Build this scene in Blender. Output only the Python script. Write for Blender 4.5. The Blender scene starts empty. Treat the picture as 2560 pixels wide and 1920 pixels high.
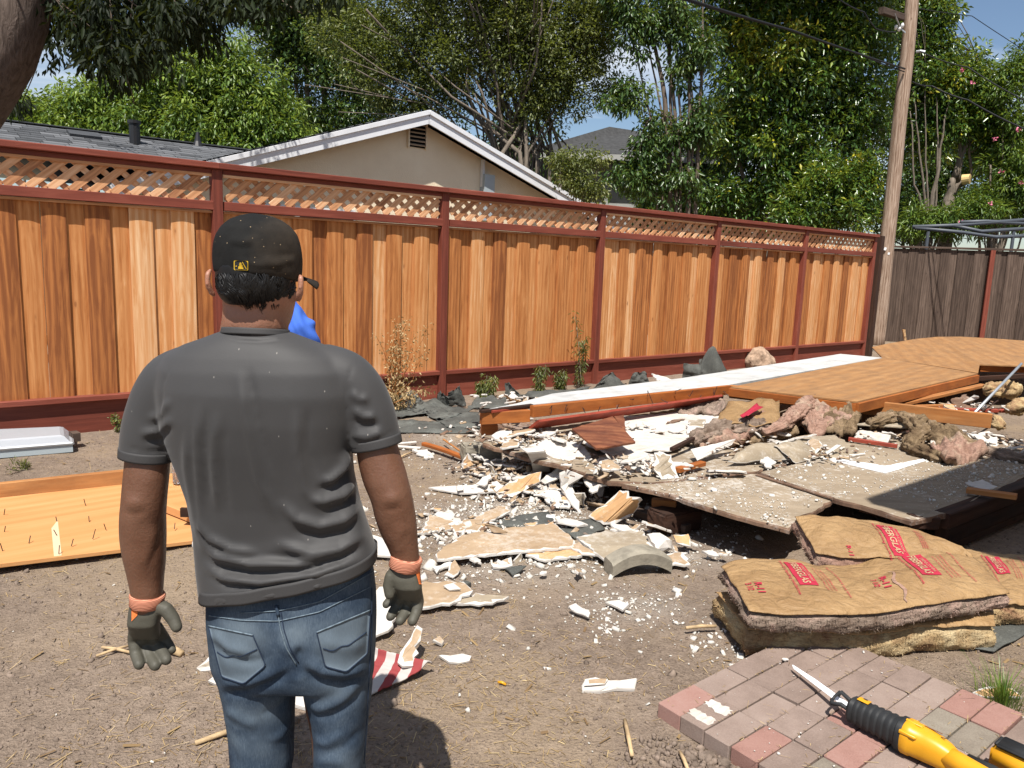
# Backyard demolition scene: a worker, a redwood fence, a collapsed shed.
import bpy, bmesh, math, random
import numpy as np
from mathutils import Vector, Matrix
from mathutils.geometry import tessellate_polygon

random.seed(7)
rng = np.random.default_rng(7)
C = bpy.context.scene.collection
scene = bpy.context.scene

# ------------------------------------------------------------------ camera
F_PX, PITCH, ROLL, CAM_H = 1913.0, math.radians(9.04), math.radians(2.16), 1.55
_fw = Vector((0, math.cos(PITCH), -math.sin(PITCH)))
_r0 = Vector((1, 0, 0))
_u0 = _r0.cross(_fw)
_rt = math.cos(ROLL) * _r0 + math.sin(ROLL) * _u0
_up = -math.sin(ROLL) * _r0 + math.cos(ROLL) * _u0
CAM = Vector((0, 0, CAM_H))
cam_d = bpy.data.cameras.new('camera')
cam_d.sensor_width = 36.0
cam_d.lens = F_PX / 2560 * 36.0
cam_d.clip_start = 0.05
cam_d.clip_end = 3000
cam = bpy.data.objects.new('camera', cam_d)
C.objects.link(cam)
cam.matrix_world = Matrix(((_rt.x, _up.x, -_fw.x, 0), (_rt.y, _up.y, -_fw.y, 0), (_rt.z, _up.z, -_fw.z, CAM_H), (0, 0, 0, 1)))
scene.camera = cam

# ------------------------------------------------------------------ light
SUN = Vector((-0.06, -0.54, 1.0)).normalized()
sun_el = math.asin(SUN.z)
sun_az = math.atan2(SUN.x, SUN.y)
w = bpy.data.worlds.new('World')
scene.world = w
w.use_nodes = True
wt = w.node_tree
wt.nodes.clear()
wo = wt.nodes.new('ShaderNodeOutputWorld')
bg = wt.nodes.new('ShaderNodeBackground')
sky = wt.nodes.new('ShaderNodeTexSky')
sky.sky_type = 'NISHITA'
sky.sun_disc = False
sky.sun_elevation = sun_el
sky.sun_rotation = sun_az
sky.altitude = 30
sky.air_density = 1.0
sky.dust_density = 0.6
sky.ozone_density = 2.0
tcw = wt.nodes.new('ShaderNodeTexCoord')
mpw = wt.nodes.new('ShaderNodeMapping')
mpw.inputs['Scale'].default_value = (1.0, 1.0, 3.4)
mpw.inputs['Location'].default_value = (2.2, 0.4, 1.3)
nzw = wt.nodes.new('ShaderNodeTexNoise')
nzw.inputs['Scale'].default_value = 2.3
nzw.inputs['Detail'].default_value = 7
nzw.inputs['Roughness'].default_value = 0.55
nzw.inputs['Distortion'].default_value = 0.5
rpw = wt.nodes.new('ShaderNodeValToRGB')
rpw.color_ramp.elements[0].position = 0.5
rpw.color_ramp.elements[0].color = (0, 0, 0, 1)
rpw.color_ramp.elements[1].position = 0.72
rpw.color_ramp.elements[1].color = (1, 1, 1, 1)
mxw = wt.nodes.new('ShaderNodeMix')
mxw.data_type = 'RGBA'
mxw.inputs[7].default_value = (9.6, 9.8, 10.1, 1)
wt.links.new(tcw.outputs['Generated'], mpw.inputs['Vector'])
wt.links.new(mpw.outputs[0], nzw.inputs['Vector'])
wt.links.new(nzw.outputs['Fac'], rpw.inputs['Fac'])
wt.links.new(rpw.outputs['Color'], mxw.inputs[0])
wt.links.new(sky.outputs[0], mxw.inputs[6])
wt.links.new(mxw.outputs[2], bg.inputs['Color'])
bg.inputs['Strength'].default_value = 0.075
wt.links.new(bg.outputs[0], wo.inputs['Surface'])

sun_d = bpy.data.lights.new('sun', 'SUN')
sun_d.energy = 5.0
sun_d.angle = math.radians(0.53)
sun_d.color = (1.0, 0.955, 0.89)
sun_o = bpy.data.objects.new('sun', sun_d)
C.objects.link(sun_o)
sun_o.location = SUN * 30
sun_o.rotation_euler = SUN.to_track_quat('Z', 'Y').to_euler()

scene.render.engine = 'CYCLES'
scene.view_settings.view_transform = 'Standard'
scene.view_settings.look = 'None'
scene.view_settings.exposure = 0.62
scene.view_settings.gamma = 1.0
scene.view_settings.use_curve_mapping = False

# ------------------------------------------------------------------ survey helpers
def _ray(u, v):
    return _fw + (u - 1280) / F_PX * _rt - (v - 960) / F_PX * _up

def spot(u, v, z=0.0):
    """surveyed place: where the sight line (u, v) meets height z"""
    d = _ray(u, v)
    return CAM + d * ((z - CAM_H) / d.z)

def spot_y(u, v, y):
    d = _ray(u, v)
    return CAM + d * (y / d.y)

F0 = Vector((-2.7045, 7.017, 0))
FD = Vector((math.sin(.8854), math.cos(.8854), 0))
FN = Vector((FD.y, -FD.x, 0))            # towards the yard

def fen(t, off=0.0, z=0.0):
    """place along the redwood fence: t metres along it, off metres into the yard"""
    return F0 + FD * t + FN * off + Vector((0, 0, z))

# ------------------------------------------------------------------ value noise (numpy)
_perm = rng.random((64, 64, 64)).astype(np.float32)
def vnoise(p, scale=1.0, seed=0):
    q = np.asarray(p, dtype=np.float64) * scale + seed * 7.31
    i = np.floor(q).astype(int)
    f = q - i
    f = f * f * (3 - 2 * f)
    i &= 63
    j = (i + 1) & 63
    x0, y0, z0 = i[..., 0], i[..., 1], i[..., 2]
    x1, y1, z1 = j[..., 0], j[..., 1], j[..., 2]
    fx, fy, fz = f[..., 0], f[..., 1], f[..., 2]
    a = _perm[x0, y0, z0] * (1 - fx) + _perm[x1, y0, z0] * fx
    b = _perm[x0, y1, z0] * (1 - fx) + _perm[x1, y1, z0] * fx
    c = _perm[x0, y0, z1] * (1 - fx) + _perm[x1, y0, z1] * fx
    d = _perm[x0, y1, z1] * (1 - fx) + _perm[x1, y1, z1] * fx
    e = a * (1 - fy) + b * fy
    g = c * (1 - fy) + d * fy
    return (e * (1 - fz) + g * fz) * 2 - 1

def fbm(p, scale=1.0, octs=3, seed=0):
    s, a, t = 0, 1.0, 0
    for k in range(octs):
        s = s + a * vnoise(p, scale * 2 ** k, seed + k)
        t += a
        a *= .5
    return s / t

# ------------------------------------------------------------------ objects and tags
WM = {}
def tag(o, label=None, cat=None, group=None, kind=None):
    if label: o['label'] = label
    if cat: o['category'] = cat
    if group: o['group'] = group
    if kind: o['kind'] = kind
    return o

def thing(name, loc, label, cat, group=None, rz=0.0):
    o = bpy.data.objects.new(name, None)
    o.empty_display_size = .1
    C.objects.link(o)
    o.location = loc
    o.rotation_euler = (0, 0, rz)
    WM[o] = Matrix.Translation(Vector(loc)) @ Matrix.Rotation(rz, 4, 'Z')
    return tag(o, label, cat, group)

def link(name, me, parent=None, M=None):
    o = bpy.data.objects.new(name, me)
    C.objects.link(o)
    M = M or Matrix.Identity(4)
    WM[o] = M
    if parent is not None:
        o.parent = parent
        o.matrix_basis = WM[parent].inverted() @ M
    else:
        o.matrix_basis = M
    return o

def mesh(name, verts, faces, mats, mi=None, smooth=False):
    me = bpy.data.meshes.new(name)
    if isinstance(faces, np.ndarray):
        v = np.asarray(verts, dtype=np.float32)
        k = faces.shape[1]
        me.vertices.add(len(v))
        me.vertices.foreach_set('co', v.ravel())
        me.loops.add(faces.size)
        me.loops.foreach_set('vertex_index', faces.ravel().astype(np.int32))
        me.polygons.add(len(faces))
        me.polygons.foreach_set('loop_start', np.arange(0, faces.size, k, dtype=np.int32))
        me.update(calc_edges=True)
    else:
        me.from_pydata([tuple(p) for p in verts], [], [tuple(f) for f in faces])
        me.update()
    if not isinstance(mats, (list, tuple)): mats = [mats]
    for m in mats: me.materials.append(m)
    if mi is not None:
        me.polygons.foreach_set('material_index', np.asarray(mi, dtype=np.int32))
    if smooth:
        me.polygons.foreach_set('use_smooth', np.ones(len(me.polygons), dtype=bool))
    return me

def recenter(verts):
    v = np.asarray([tuple(p) for p in verts], dtype=float)
    c = v.mean(axis=0)
    c[2] = v[:, 2].min()
    return v - c, Vector(c)

def frame(p0, p1, up=(0, 0, 1)):
    """matrix with X along p0->p1, Z close to up, origin at p0"""
    p0, p1 = Vector(p0), Vector(p1)
    x = (p1 - p0).normalized()
    y = Vector(up).cross(x)
    if y.length < 1e-5: y = Vector((0, 1, 0)).cross(x)
    y.normalize()
    z = x.cross(y)
    return Matrix(((x.x, y.x, z.x, p0.x), (x.y, y.y, z.y, p0.y), (x.z, y.z, z.z, p0.z), (0, 0, 0, 1)))

def bar_mesh(L, wy, hz, m, ch=0.003, y0=None, z0=None, warp=0.0, seg=1):
    """a length of timber along X, chamfered edges, section wy x hz centred on Y/Z"""
    cy = 0 if y0 is None else y0
    cz = 0 if z0 is None else z0
    a, b = wy / 2, hz / 2
    ch = min(ch, a * .6, b * .6)
    sec = [(-a + ch, -b), (a - ch, -b), (a, -b + ch), (a, b - ch), (a - ch, b), (-a + ch, b), (-a, b - ch), (-a, -b + ch)]
    V, Fc = [], []
    ph = random.random() * 6
    for i in range(seg + 1):
        x = L * i / seg
        dy = warp * math.sin(ph + 2.4 * i / seg)
        dz = warp * .6 * math.cos(ph * 2 + 2.9 * i / seg)
        for (y, z) in sec: V.append((x, y + cy + dy, z + cz + dz))
    for i in range(seg):
        for k in range(8):
            A = i * 8 + k; B = i * 8 + (k + 1) % 8
            Fc.append((A, B, B + 8, A + 8))
    Fc.append(tuple(range(7, -1, -1)))
    Fc.append(tuple(seg * 8 + k for k in range(8)))
    return mesh('timber', V, Fc, m)

def lumber(name, p0, p1, wy, hz, m, parent=None, up=(0, 0, 1), ch=.003, warp=0.0, seg=1, label=None, cat=None, group=None):
    p0, p1 = Vector(p0), Vector(p1)
    o = link(name, bar_mesh((p1 - p0).length, wy, hz, m, ch, warp=warp, seg=seg), parent, frame(p0, p1, up))
    return tag(o, label, cat, group)

class MB:
    """collects shapes into one mesh; every shape may carry its own material slot"""
    def __init__(s): s.v, s.f, s.m = [], [], []
    def add(s, V, Fc, mi=0):
        b = len(s.v)
        s.v += [tuple(p) for p in V]
        s.f += [tuple(i + b for i in f) for f in Fc]
        s.m += [mi] * len(Fc)
    def box(s, c, size, M=None, mi=0):
        x, y, z = size[0] / 2, size[1] / 2, size[2] / 2
        V = [Vector((a * x, b * y, d * z)) for a in (-1, 1) for b in (-1, 1) for d in (-1, 1)]
        V = [(M @ p if M else p) + Vector(c) for p in V]
        s.add(V, [(0, 1, 3, 2), (4, 6, 7, 5), (0, 4, 5, 1), (2, 3, 7, 6), (0, 2, 6, 4), (1, 5, 7, 3)], mi)
    def tube(s, pts, rad, n=8, mi=0, cap=True, sq=1.0):
        pts = [Vector(p) for p in pts]
        if not hasattr(rad, '__len__'): rad = [rad] * len(pts)
        V, Fc = [], []
        prev = None
        for i, p in enumerate(pts):
            t = (pts[min(i + 1, len(pts) - 1)] - pts[max(i - 1, 0)])
            t = t.normalized() if t.length > 1e-9 else Vector((0, 0, 1))
            if prev is None:
                a = t.orthogonal().normalized()
            else:
                a = (prev - t * prev.dot(t))
                a = a.normalized() if a.length > 1e-6 else t.orthogonal().normalized()
            prev = a
            b = t.cross(a)
            for k in range(n):
                an = 2 * math.pi * k / n
                V.append(p + (a * math.cos(an) + b * math.sin(an) * sq) * rad[i])
        for i in range(len(pts) - 1):
            for k in range(n):
                A = i * n + k; B = i * n + (k + 1) % n
                Fc.append((A, B, B + n, A + n))
        if cap:
            Fc.append(tuple(range(n - 1, -1, -1)))
            Fc.append(tuple((len(pts) - 1) * n + k for k in range(n)))
        s.add(V, Fc, mi)
    def loft(s, rings, mi=0, cap=True):
        n = len(rings[0])
        V = [p for r in rings for p in r]
        Fc = []
        for i in range(len(rings) - 1):
            for k in range(n):
                A = i * n + k; B = i * n + (k + 1) % n
                Fc.append((A, B, B + n, A + n))
        if cap:
            Fc.append(tuple(range(n - 1, -1, -1)))
            Fc.append(tuple((len(rings) - 1) * n + k for k in range(n)))
        s.add(V, Fc, mi)
    def prism(s, poly, z0, z1, mi=0, M=None):
        n = len(poly)
        V = [Vector((p[0], p[1], z0)) for p in poly] + [Vector((p[0], p[1], z1)) for p in poly]
        if M: V = [M @ p for p in V]
        tri = tessellate_polygon([[Vector((p[0], p[1], 0)) for p in poly]])
        Fc = [tuple(i + n for i in t) for t in tri] + [tuple(reversed(t)) for t in tri]
        Fc += [(k, (k + 1) % n, n + (k + 1) % n, n + k) for k in range(n)]
        s.add(V, Fc, mi)
    def build(s, name, mats, parent=None, smooth=False, M=None, world=True):
        """vertices are world coordinates when world; the origin goes to the base of the shape"""
        if world and M is None:
            v, c = recenter(s.v)
            M = Matrix.Translation(c)
        else:
            v = s.v
        me = mesh(name, v, s.f, mats, s.m, smooth)
        bm = bmesh.new(); bm.from_mesh(me)
        bmesh.ops.recalc_face_normals(bm, faces=bm.faces)
        bm.to_mesh(me); bm.free()
        return link(name, me, parent, M)

def auto_smooth(o, deg=40):
    me = o.data
    me.polygons.foreach_set('use_smooth', np.ones(len(me.polygons), dtype=bool))
    bm = bmesh.new(); bm.from_mesh(me)
    for e in bm.edges:
        if len(e.link_faces) == 2 and e.calc_face_angle(0) > math.radians(deg): e.smooth = False
    bm.to_mesh(me); bm.free()

def soup(base_v, base_f, P, Rm, S):
    """many transformed copies of one small mesh: P (n,3), Rm (n,3,3), S (n,3) or (n,1)"""
    bv = np.asarray(base_v, float); bf = np.asarray(base_f, int)
    n, k = len(P), len(bv)
    V = bv[None] * S[:, None, :]
    V = np.einsum('nij,nkj->nki', Rm, V) + P[:, None, :]
    Fc = bf[None] + (np.arange(n) * k)[:, None, None]
    return V.reshape(-1, 3), Fc.reshape(-1, bf.shape[1])

def rand_rot(n, flat=0.0):
    """random rotations; flat > 0 keeps Z near vertical"""
    a = rng.uniform(0, 2 * np.pi, n)
    if flat > 0:
        tx = rng.normal(0, flat, n); ty = rng.normal(0, flat, n)
    else:
        tx = rng.uniform(0, 6.28, n); ty = rng.uniform(0, 6.28, n)
    ca, sa, cx, sx, cy, sy = np.cos(a), np.sin(a), np.cos(tx), np.sin(tx), np.cos(ty), np.sin(ty)
    z = np.zeros(n); o = np.ones(n)
    Rz = np.array([[ca, -sa, z], [sa, ca, z], [z, z, o]]).transpose(2, 0, 1)
    Rx = np.array([[o, z, z], [z, cx, -sx], [z, sx, cx]]).transpose(2, 0, 1)
    Ry = np.array([[cy, z, sy], [z, o, z], [-sy, z, cy]]).transpose(2, 0, 1)
    return Rz @ Ry @ Rx

# ------------------------------------------------------------------ materials
def lin(r, g, b):
    f = lambda c: (c / 255 / 12.92) if c <= 10 else ((c / 255 + .055) / 1.055) ** 2.4
    return (f(r), f(g), f(b), 1)

class NB:
    def __init__(s, name):
        s.mat = bpy.data.materials.new(name)
        s.mat.use_nodes = True
        s.nt = s.mat.node_tree
        s.nt.nodes.clear()
        s.out = s.nt.nodes.new('ShaderNodeOutputMaterial')
    def n(s, typ, ins=None, **props):
        nd = s.nt.nodes.new('ShaderNode' + typ)
        for k, v in props.items(): setattr(nd, k, v)
        for k, v in (ins or {}).items(): s.put(nd, k, v)
        return nd
    def put(s, nd, k, v):
        i = nd.inputs[k]
        if isinstance(v, bpy.types.NodeSocket): s.nt.links.new(v, i)
        elif isinstance(v, bpy.types.Node): s.nt.links.new(v.outputs[0], i)
        else: i.default_value = v
    def coord(s, kind='Object', scale=(1, 1, 1), rand=0.0):
        tc = s.n('TexCoord')
        src = tc.outputs[kind]
        if rand:
            oi = s.n('ObjectInfo')
            m = s.n('Math', {0: oi.outputs['Random'], 1: rand}, operation='MULTIPLY')
            src = s.n('VectorMath', {0: src, 1: m}, operation='ADD').outputs[0]
        mp = s.n('Mapping', {'Vector': src, 'Scale': scale})
        return mp.outputs[0]
    def noise(s, vec, scale=5, detail=3, rough=.55, dist=0.0):
        return s.n('TexNoise', {'Vector': vec, 'Scale': scale, 'Detail': detail, 'Roughness': rough, 'Distortion': dist}).outputs['Fac']
    def ramp(s, fac, stops):
        r = s.n('ValToRGB', {'Fac': fac})
        el = r.color_ramp.elements
        while len(el) < len(stops): el.new(.5)
        for e, (p, c) in zip(el, stops):
            e.position = p
            e.color = c if len(c) == 4 else (*c, 1)
        return r.outputs['Color']
    def mix(s, fac, a, b, mode='MIX'):
        m = s.n('Mix', data_type='RGBA', blend_type=mode)
        s.put(m, 0, fac); s.put(m, 6, a); s.put(m, 7, b)
        return m.outputs[2]
    def math(s, op, a, b=0.0, clamp=False):
        return s.n('Math', {0: a, 1: b}, operation=op, use_clamp=clamp).outputs[0]
    def bump(s, h, strength=.3, dist=.01):
        return s.n('Bump', {'Height': h, 'Strength': strength, 'Distance': dist}).outputs[0]
    def bsdf(s, col, rough=.8, normal=None, spec=.3, **kw):
        b = s.n('BsdfPrincipled', {'Base Color': col, 'Roughness': rough, 'Specular IOR Level': spec})
        if normal is not None: s.put(b, 'Normal', normal)
        for k, v in kw.items(): s.put(b, k.replace('_', ' '), v)
        s.nt.links.new(b.outputs[0], s.out.inputs['Surface'])
        return b

G1, G0 = (1, 1, 1, 1), (0, 0, 0, 1)

def wood(name, stops, k=1.0, var=.35, rough=.75, bump=.25, dirt=None, dirt_c=None, knots=True, tint=None, fine=1.0, gain=1.0):
    """grain along local X"""
    stops = [(p, tuple(min(.85, x * gain) for x in c[:3]) + (1,)) for p, c in stops]
    b = NB(name)
    v = b.coord('Object', (1.1 * k, 11 * k, 11 * k), rand=37.0)
    big = b.noise(v, 1.6, 4, .6, 1.2)
    fine_v = b.coord('Object', (3 * k, 130 * k, 130 * k), rand=53.0)
    fn = b.noise(fine_v, 1.0, 2, .6)
    ring = b.n('TexWave', {'Vector': v, 'Scale': .55, 'Distortion': 11.0, 'Detail': 3.0, 'Detail Scale': .6}, wave_type='BANDS', bands_direction='Y').outputs['Fac']
    f = b.math('ADD', b.math('MULTIPLY', big, .74), b.math('MULTIPLY', ring, .15))
    f = b.math('ADD', f, b.math('MULTIPLY', b.math('SUBTRACT', fn, .5), .3 * fine))
    oi = b.n('ObjectInfo')
    r = b.math('MULTIPLY', b.math('SUBTRACT', oi.outputs['Random'], .5), var)
    f = b.math('ADD', f, r)
    col = b.ramp(f, stops)
    if knots:
        vk = b.coord('Object', (2.2 * k, 6 * k, 6 * k), rand=91.0)
        vo = b.n('TexVoronoi', {'Vector': vk, 'Scale': 1.3}).outputs['Distance']
        kn = b.ramp(vo, [(0.0, G1), (.06, (.85, .85, .85, 1)), (.085, (.25, .25, .25, 1)), (.14, G0)])
        col = b.mix(b.math('MULTIPLY', kn, .75), col, stops[0][1] if not tint else tint)
    if dirt:
        dn = b.noise(b.coord('Object', (1.5, 4, 4), rand=11.0), 2.2, 5, .65)
        col = b.mix(b.ramp(dn, [(.5 - .1, G0), (.72, (dirt, dirt, dirt, 1))]), col, dirt_c or (.03, .022, .018, 1))
    nrm = b.bump(b.math('ADD', fn, b.math('MULTIPLY', ring, .4)), bump, .002)
    b.bsdf(col, rough, nrm, .25)
    return b.mat

def plain(name, col, rough=.6, spec=.35, nscale=0, namt=.2, bump=0.0, bscale=60, **kw):
    b = NB(name)
    c = col
    nrm = None
    if nscale:
        nz = b.noise(b.coord('Object', rand=13.0), nscale, 4, .6)
        dark = tuple(x * (1 - namt) for x in col[:3]) + (1,)
        lite = tuple(min(1, x * (1 + namt)) for x in col[:3]) + (1,)
        c = b.ramp(nz, [(.3, dark), (.7, lite)])
    if bump:
        nrm = b.bump(b.noise(b.coord('Object'), bscale, 3), bump, .004)
    b.bsdf(c, rough, nrm, spec, **kw)
    return b.mat

M = {}
M['cedar'] = wood('cedar', [(.1, lin(128, 76, 42)), (.36, lin(174, 112, 62)), (.62, lin(198, 140, 88)), (.95, lin(222, 184, 142))], 1.0, .6, .8, gain=1.02)
M['cedar_slat'] = wood('cedar_slat', [(.12, lin(142, 98, 68)), (.42, lin(186, 138, 98)), (.7, lin(208, 168, 130)), (.95, lin(224, 192, 160))], 1.4, .45, .85, knots=False, gain=1.2)
M['stain'] = wood('red_stain', [(.1, lin(92, 46, 36)), (.5, lin(124, 64, 50)), (.9, lin(150, 86, 70))], 1.0, .2, .6, .2, knots=False, gain=1.0)
M['greywood'] = wood('weathered_wood', [(.1, lin(58, 46, 39)), (.45, lin(94, 78, 68)), (.7, lin(120, 102, 90)), (.95, lin(150, 130, 116))], 1.0, .35, .85, .35, gain=.78)
M['pole'] = wood('pole_wood', [(.1, lin(70, 50, 38)), (.36, lin(128, 104, 86)), (.6, lin(168, 146, 128)), (.95, lin(200, 182, 164))], 1.0, .1, .9, 1.0, knots=True, fine=2.6, gain=.95)
M['oldply'] = wood('roof_plywood', [(.1, lin(154, 110, 72)), (.42, lin(176, 130, 84)), (.7, lin(188, 144, 98)), (.95, lin(200, 160, 116))], .35, .2, .85, .15, dirt=.8, dirt_c=lin(120, 92, 66), knots=False, gain=.72)
M['newply'] = wood('plywood', [(.05, lin(206, 138, 80)), (.42, lin(224, 162, 102)), (.7, lin(232, 176, 118)), (.97, lin(238, 194, 144))], .4, .1, .75, .1, gain=.66)
M['lumber'] = wood('lumber', [(.1, lin(146, 84, 40)), (.45, lin(196, 128, 70)), (.8, lin(218, 160, 102)), (.97, lin(226, 184, 136))], 1.0, .3, .75, .2, dirt=.45, dirt_c=lin(96, 68, 48), gain=.66)
M['rafter'] = wood('rafter_wood', [(.1, lin(128, 66, 28)), (.45, lin(184, 104, 46)), (.8, lin(206, 128, 66)), (.97, lin(214, 150, 90))], 1.0, .25, .7, .2, dirt=.5, dirt_c=lin(84, 48, 30), gain=.66)
M['darkwood'] = wood('dark_old_wood', [(.1, lin(38, 24, 18)), (.5, lin(74, 48, 36)), (.9, lin(108, 78, 60))], 1.0, .3, .85, .5, dirt=.6, gain=0.7)
M['stainply'] = wood('stained_plywood', [(.1, lin(88, 46, 32)), (.5, lin(146, 88, 60)), (.9, lin(186, 128, 90))], .8, .2, .7, .2, dirt=.85, dirt_c=lin(66, 34, 28), gain=0.65)
M['stick'] = plain('pale_stick', (.42, .3, .17, 1), .85, .15, 30, .3)
M['redpaint'] = plain('red_brown_paint', lin(140, 62, 46), .55, .3, 9, .25, .15, 60)
M['whitepaint'] = plain('white_paint', (.72, .72, .71, 1), .5, .35, 5, .06, .05, 40)
# ------------------------------------------------------------------ more materials
def dirt_mat():
    b = NB('dry_soil')
    v = b.coord('Object')
    n1 = b.noise(v, 1.1, 5, .6, .4)
    n2 = b.noise(v, 14, 5, .7)
    n3 = b.noise(v, 90, 3, .7)
    f = b.math('ADD', b.math('MULTIPLY', n1, .28), b.math('ADD', b.math('MULTIPLY', n2, .4), b.math('MULTIPLY', n3, .36)))
    col = b.ramp(f, [(.3, (.072, .052, .04, 1)), (.46, (.185, .14, .106, 1)), (.58, (.265, .204, .156, 1)), (.76, (.38, .3, .23, 1))])
    st = b.ramp(b.noise(v, .7, 3, .6), [(.46, G0), (.62, G1)])
    col = b.mix(b.math('MULTIPLY', st, .5), col, (.32, .24, .155, 1))
    at = b.n('Attribute', attribute_name='dust', attribute_type='GEOMETRY').outputs['Fac']
    dn = b.math('MULTIPLY', at, b.math('ADD', .35, b.math('MULTIPLY', n2, 1.1)), True)
    col = b.mix(dn, col, (.5, .465, .41, 1))
    h = b.math('ADD', b.math('MULTIPLY', n2, 1.2), n3)
    b.bsdf(col, .95, b.bump(h, .9, .018), .1)
    return b.mat
M['dirt'] = dirt_mat()
M['clod'] = plain('soil_clod', (.185, .142, .112, 1), .95, .1, 30, .4, .6, 150)

def shingle_mat():
    b = NB('grey_shingle')
    n = b.noise(b.coord('Object', (1, 1, 1)), 3.2, 3, .6)
    g = b.noise(b.coord('Object'), 160, 2, .7)
    oi = b.n('Attribute', attribute_name='tone', attribute_type='GEOMETRY').outputs['Fac']
    f = b.math('ADD', b.math('MULTIPLY', n, .3), b.math('ADD', b.math('MULTIPLY', g, .35), b.math('MULTIPLY', oi, .35)))
    b.bsdf(b.ramp(f, [(.3, (.05, .053, .058, 1)), (.7, (.15, .155, .165, 1))]), .9, b.bump(g, .5, .004), .2)
    return b.mat
M['shingle'] = shingle_mat()

def stucco_mat():
    b = NB('beige_stucco')
    n = b.noise(b.coord('Object'), 2.0, 5, .6)
    g = b.noise(b.coord('Object'), 45, 4, .6)
    b.bsdf(b.ramp(n, [(.3, (.76, .64, .46, 1)), (.7, (.83, .72, .53, 1))]), .9, b.bump(g, .5, .01), .15)
    return b.mat
M['stucco'] = stucco_mat()
M['greystucco'] = plain('grey_stucco', (.34, .34, .32, 1), .9, .15, 4, .08, .4, 60)
M['eave'] = plain('fascia_white', (.74, .75, .77, 1), .55, .3, 6, .05)
M['blackmetal'] = plain('black_metal', (.018, .018, .02, 1), .4, .4)
M['darkvent'] = plain('vent_tan', (.3, .24, .18, 1), .7, .3)
M['black'] = plain('dark_void', (.006, .006, .006, 1), .9, .1)
M['glass'] = plain('window_glass', (.04, .05, .055, 1), .06, .6)
M['grey_metal'] = plain('galvanised_metal', (.42, .44, .46, 1), .45, .5, 20, .1, Metallic=.6)
M['greybox'] = plain('grey_enamel', (.36, .41, .43, 1), .4, .4)
M['cable'] = plain('black_cable', (.012, .012, .013, 1), .6, .3)
M['porcelain'] = plain('porcelain', (.75, .75, .74, 1), .15, .6)
M['slategrey'] = plain('slate_grey_tube', (.075, .085, .1, 1), .5, .4)

# ------------------------------------------------------------------ ground: one sheet out to the horizon
def graded(a, b, step, lo, hi):
    xs = list(np.arange(a, b, step))
    s, x = step, b
    while x < hi: xs.append(x); s *= 1.22; x += s
    xs.append(hi)
    s, x, l = step, a, []
    while x > lo: s *= 1.22; x -= s; l.append(max(x, lo))
    return np.array(sorted(set(l)) + xs)
gx = graded(-3.2, 3.4, .024, -700, 700)
gy = graded(1.1, 6.4, .024, -300, 900)
GX, GY = np.meshgrid(gx, gy)
P = np.stack([GX, GY, np.zeros_like(GX)], -1).reshape(-1, 3)

def ground_h(p):
    p = np.asarray(p, float).copy(); p[..., 2] = 0
    r = np.hypot(p[..., 0], p[..., 1] - 5)
    damp = np.clip(1.6 - r / 14, 0, 1)
    h = fbm(p, .9, 2, 3) * .018 + fbm(p, 5.0, 2, 5) * .007 + fbm(p, 19, 2, 9) * .0045
    far = np.clip(r / 14 - 1, 0, 1)
    return h * damp - far * .05
P[:, 2] = ground_h(P)
nx_, ny_ = len(gx), len(gy)
idx = np.arange(nx_ * ny_).reshape(ny_, nx_)
Fq = np.stack([idx[:-1, :-1], idx[:-1, 1:], idx[1:, 1:], idx[1:, :-1]], -1).reshape(-1, 4)
gm = mesh('ground', P, Fq, M['dirt'], smooth=True)
dust = np.zeros(len(P))
for (u, v, sx, sy, a_) in ((1180, 1320, .34, .2, .75), (1270, 1290, .4, .25, .7), (1400, 1330, .3, .2, .6), (1255, 1180, .35, .4, .6), (1590, 1510, .25, .16, .35), (1660, 1390, .3, .16, .6), (1100, 1080, .5, .4, .35), (1330, 1420, .5, .2, .3)):
    c_ = spot(u, v)
    dust = np.maximum(dust, a_ * np.exp(-((P[:, 0] - c_.x) / sx) ** 2 - ((P[:, 1] - c_.y) / sy) ** 2))
dust *= np.clip(.7 + .9 * fbm(P * np.array([1, 1, 0]), 6, 3, 31), 0, 1)
ga_ = gm.attributes.new('dust', 'FLOAT', 'POINT'); ga_.data.foreach_set('value', dust.astype(np.float32))
tag(link('ground', gm), kind='structure')

def gh(x, y): return float(ground_h(np.array([[x, y, 0.0]]))[0])

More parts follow.
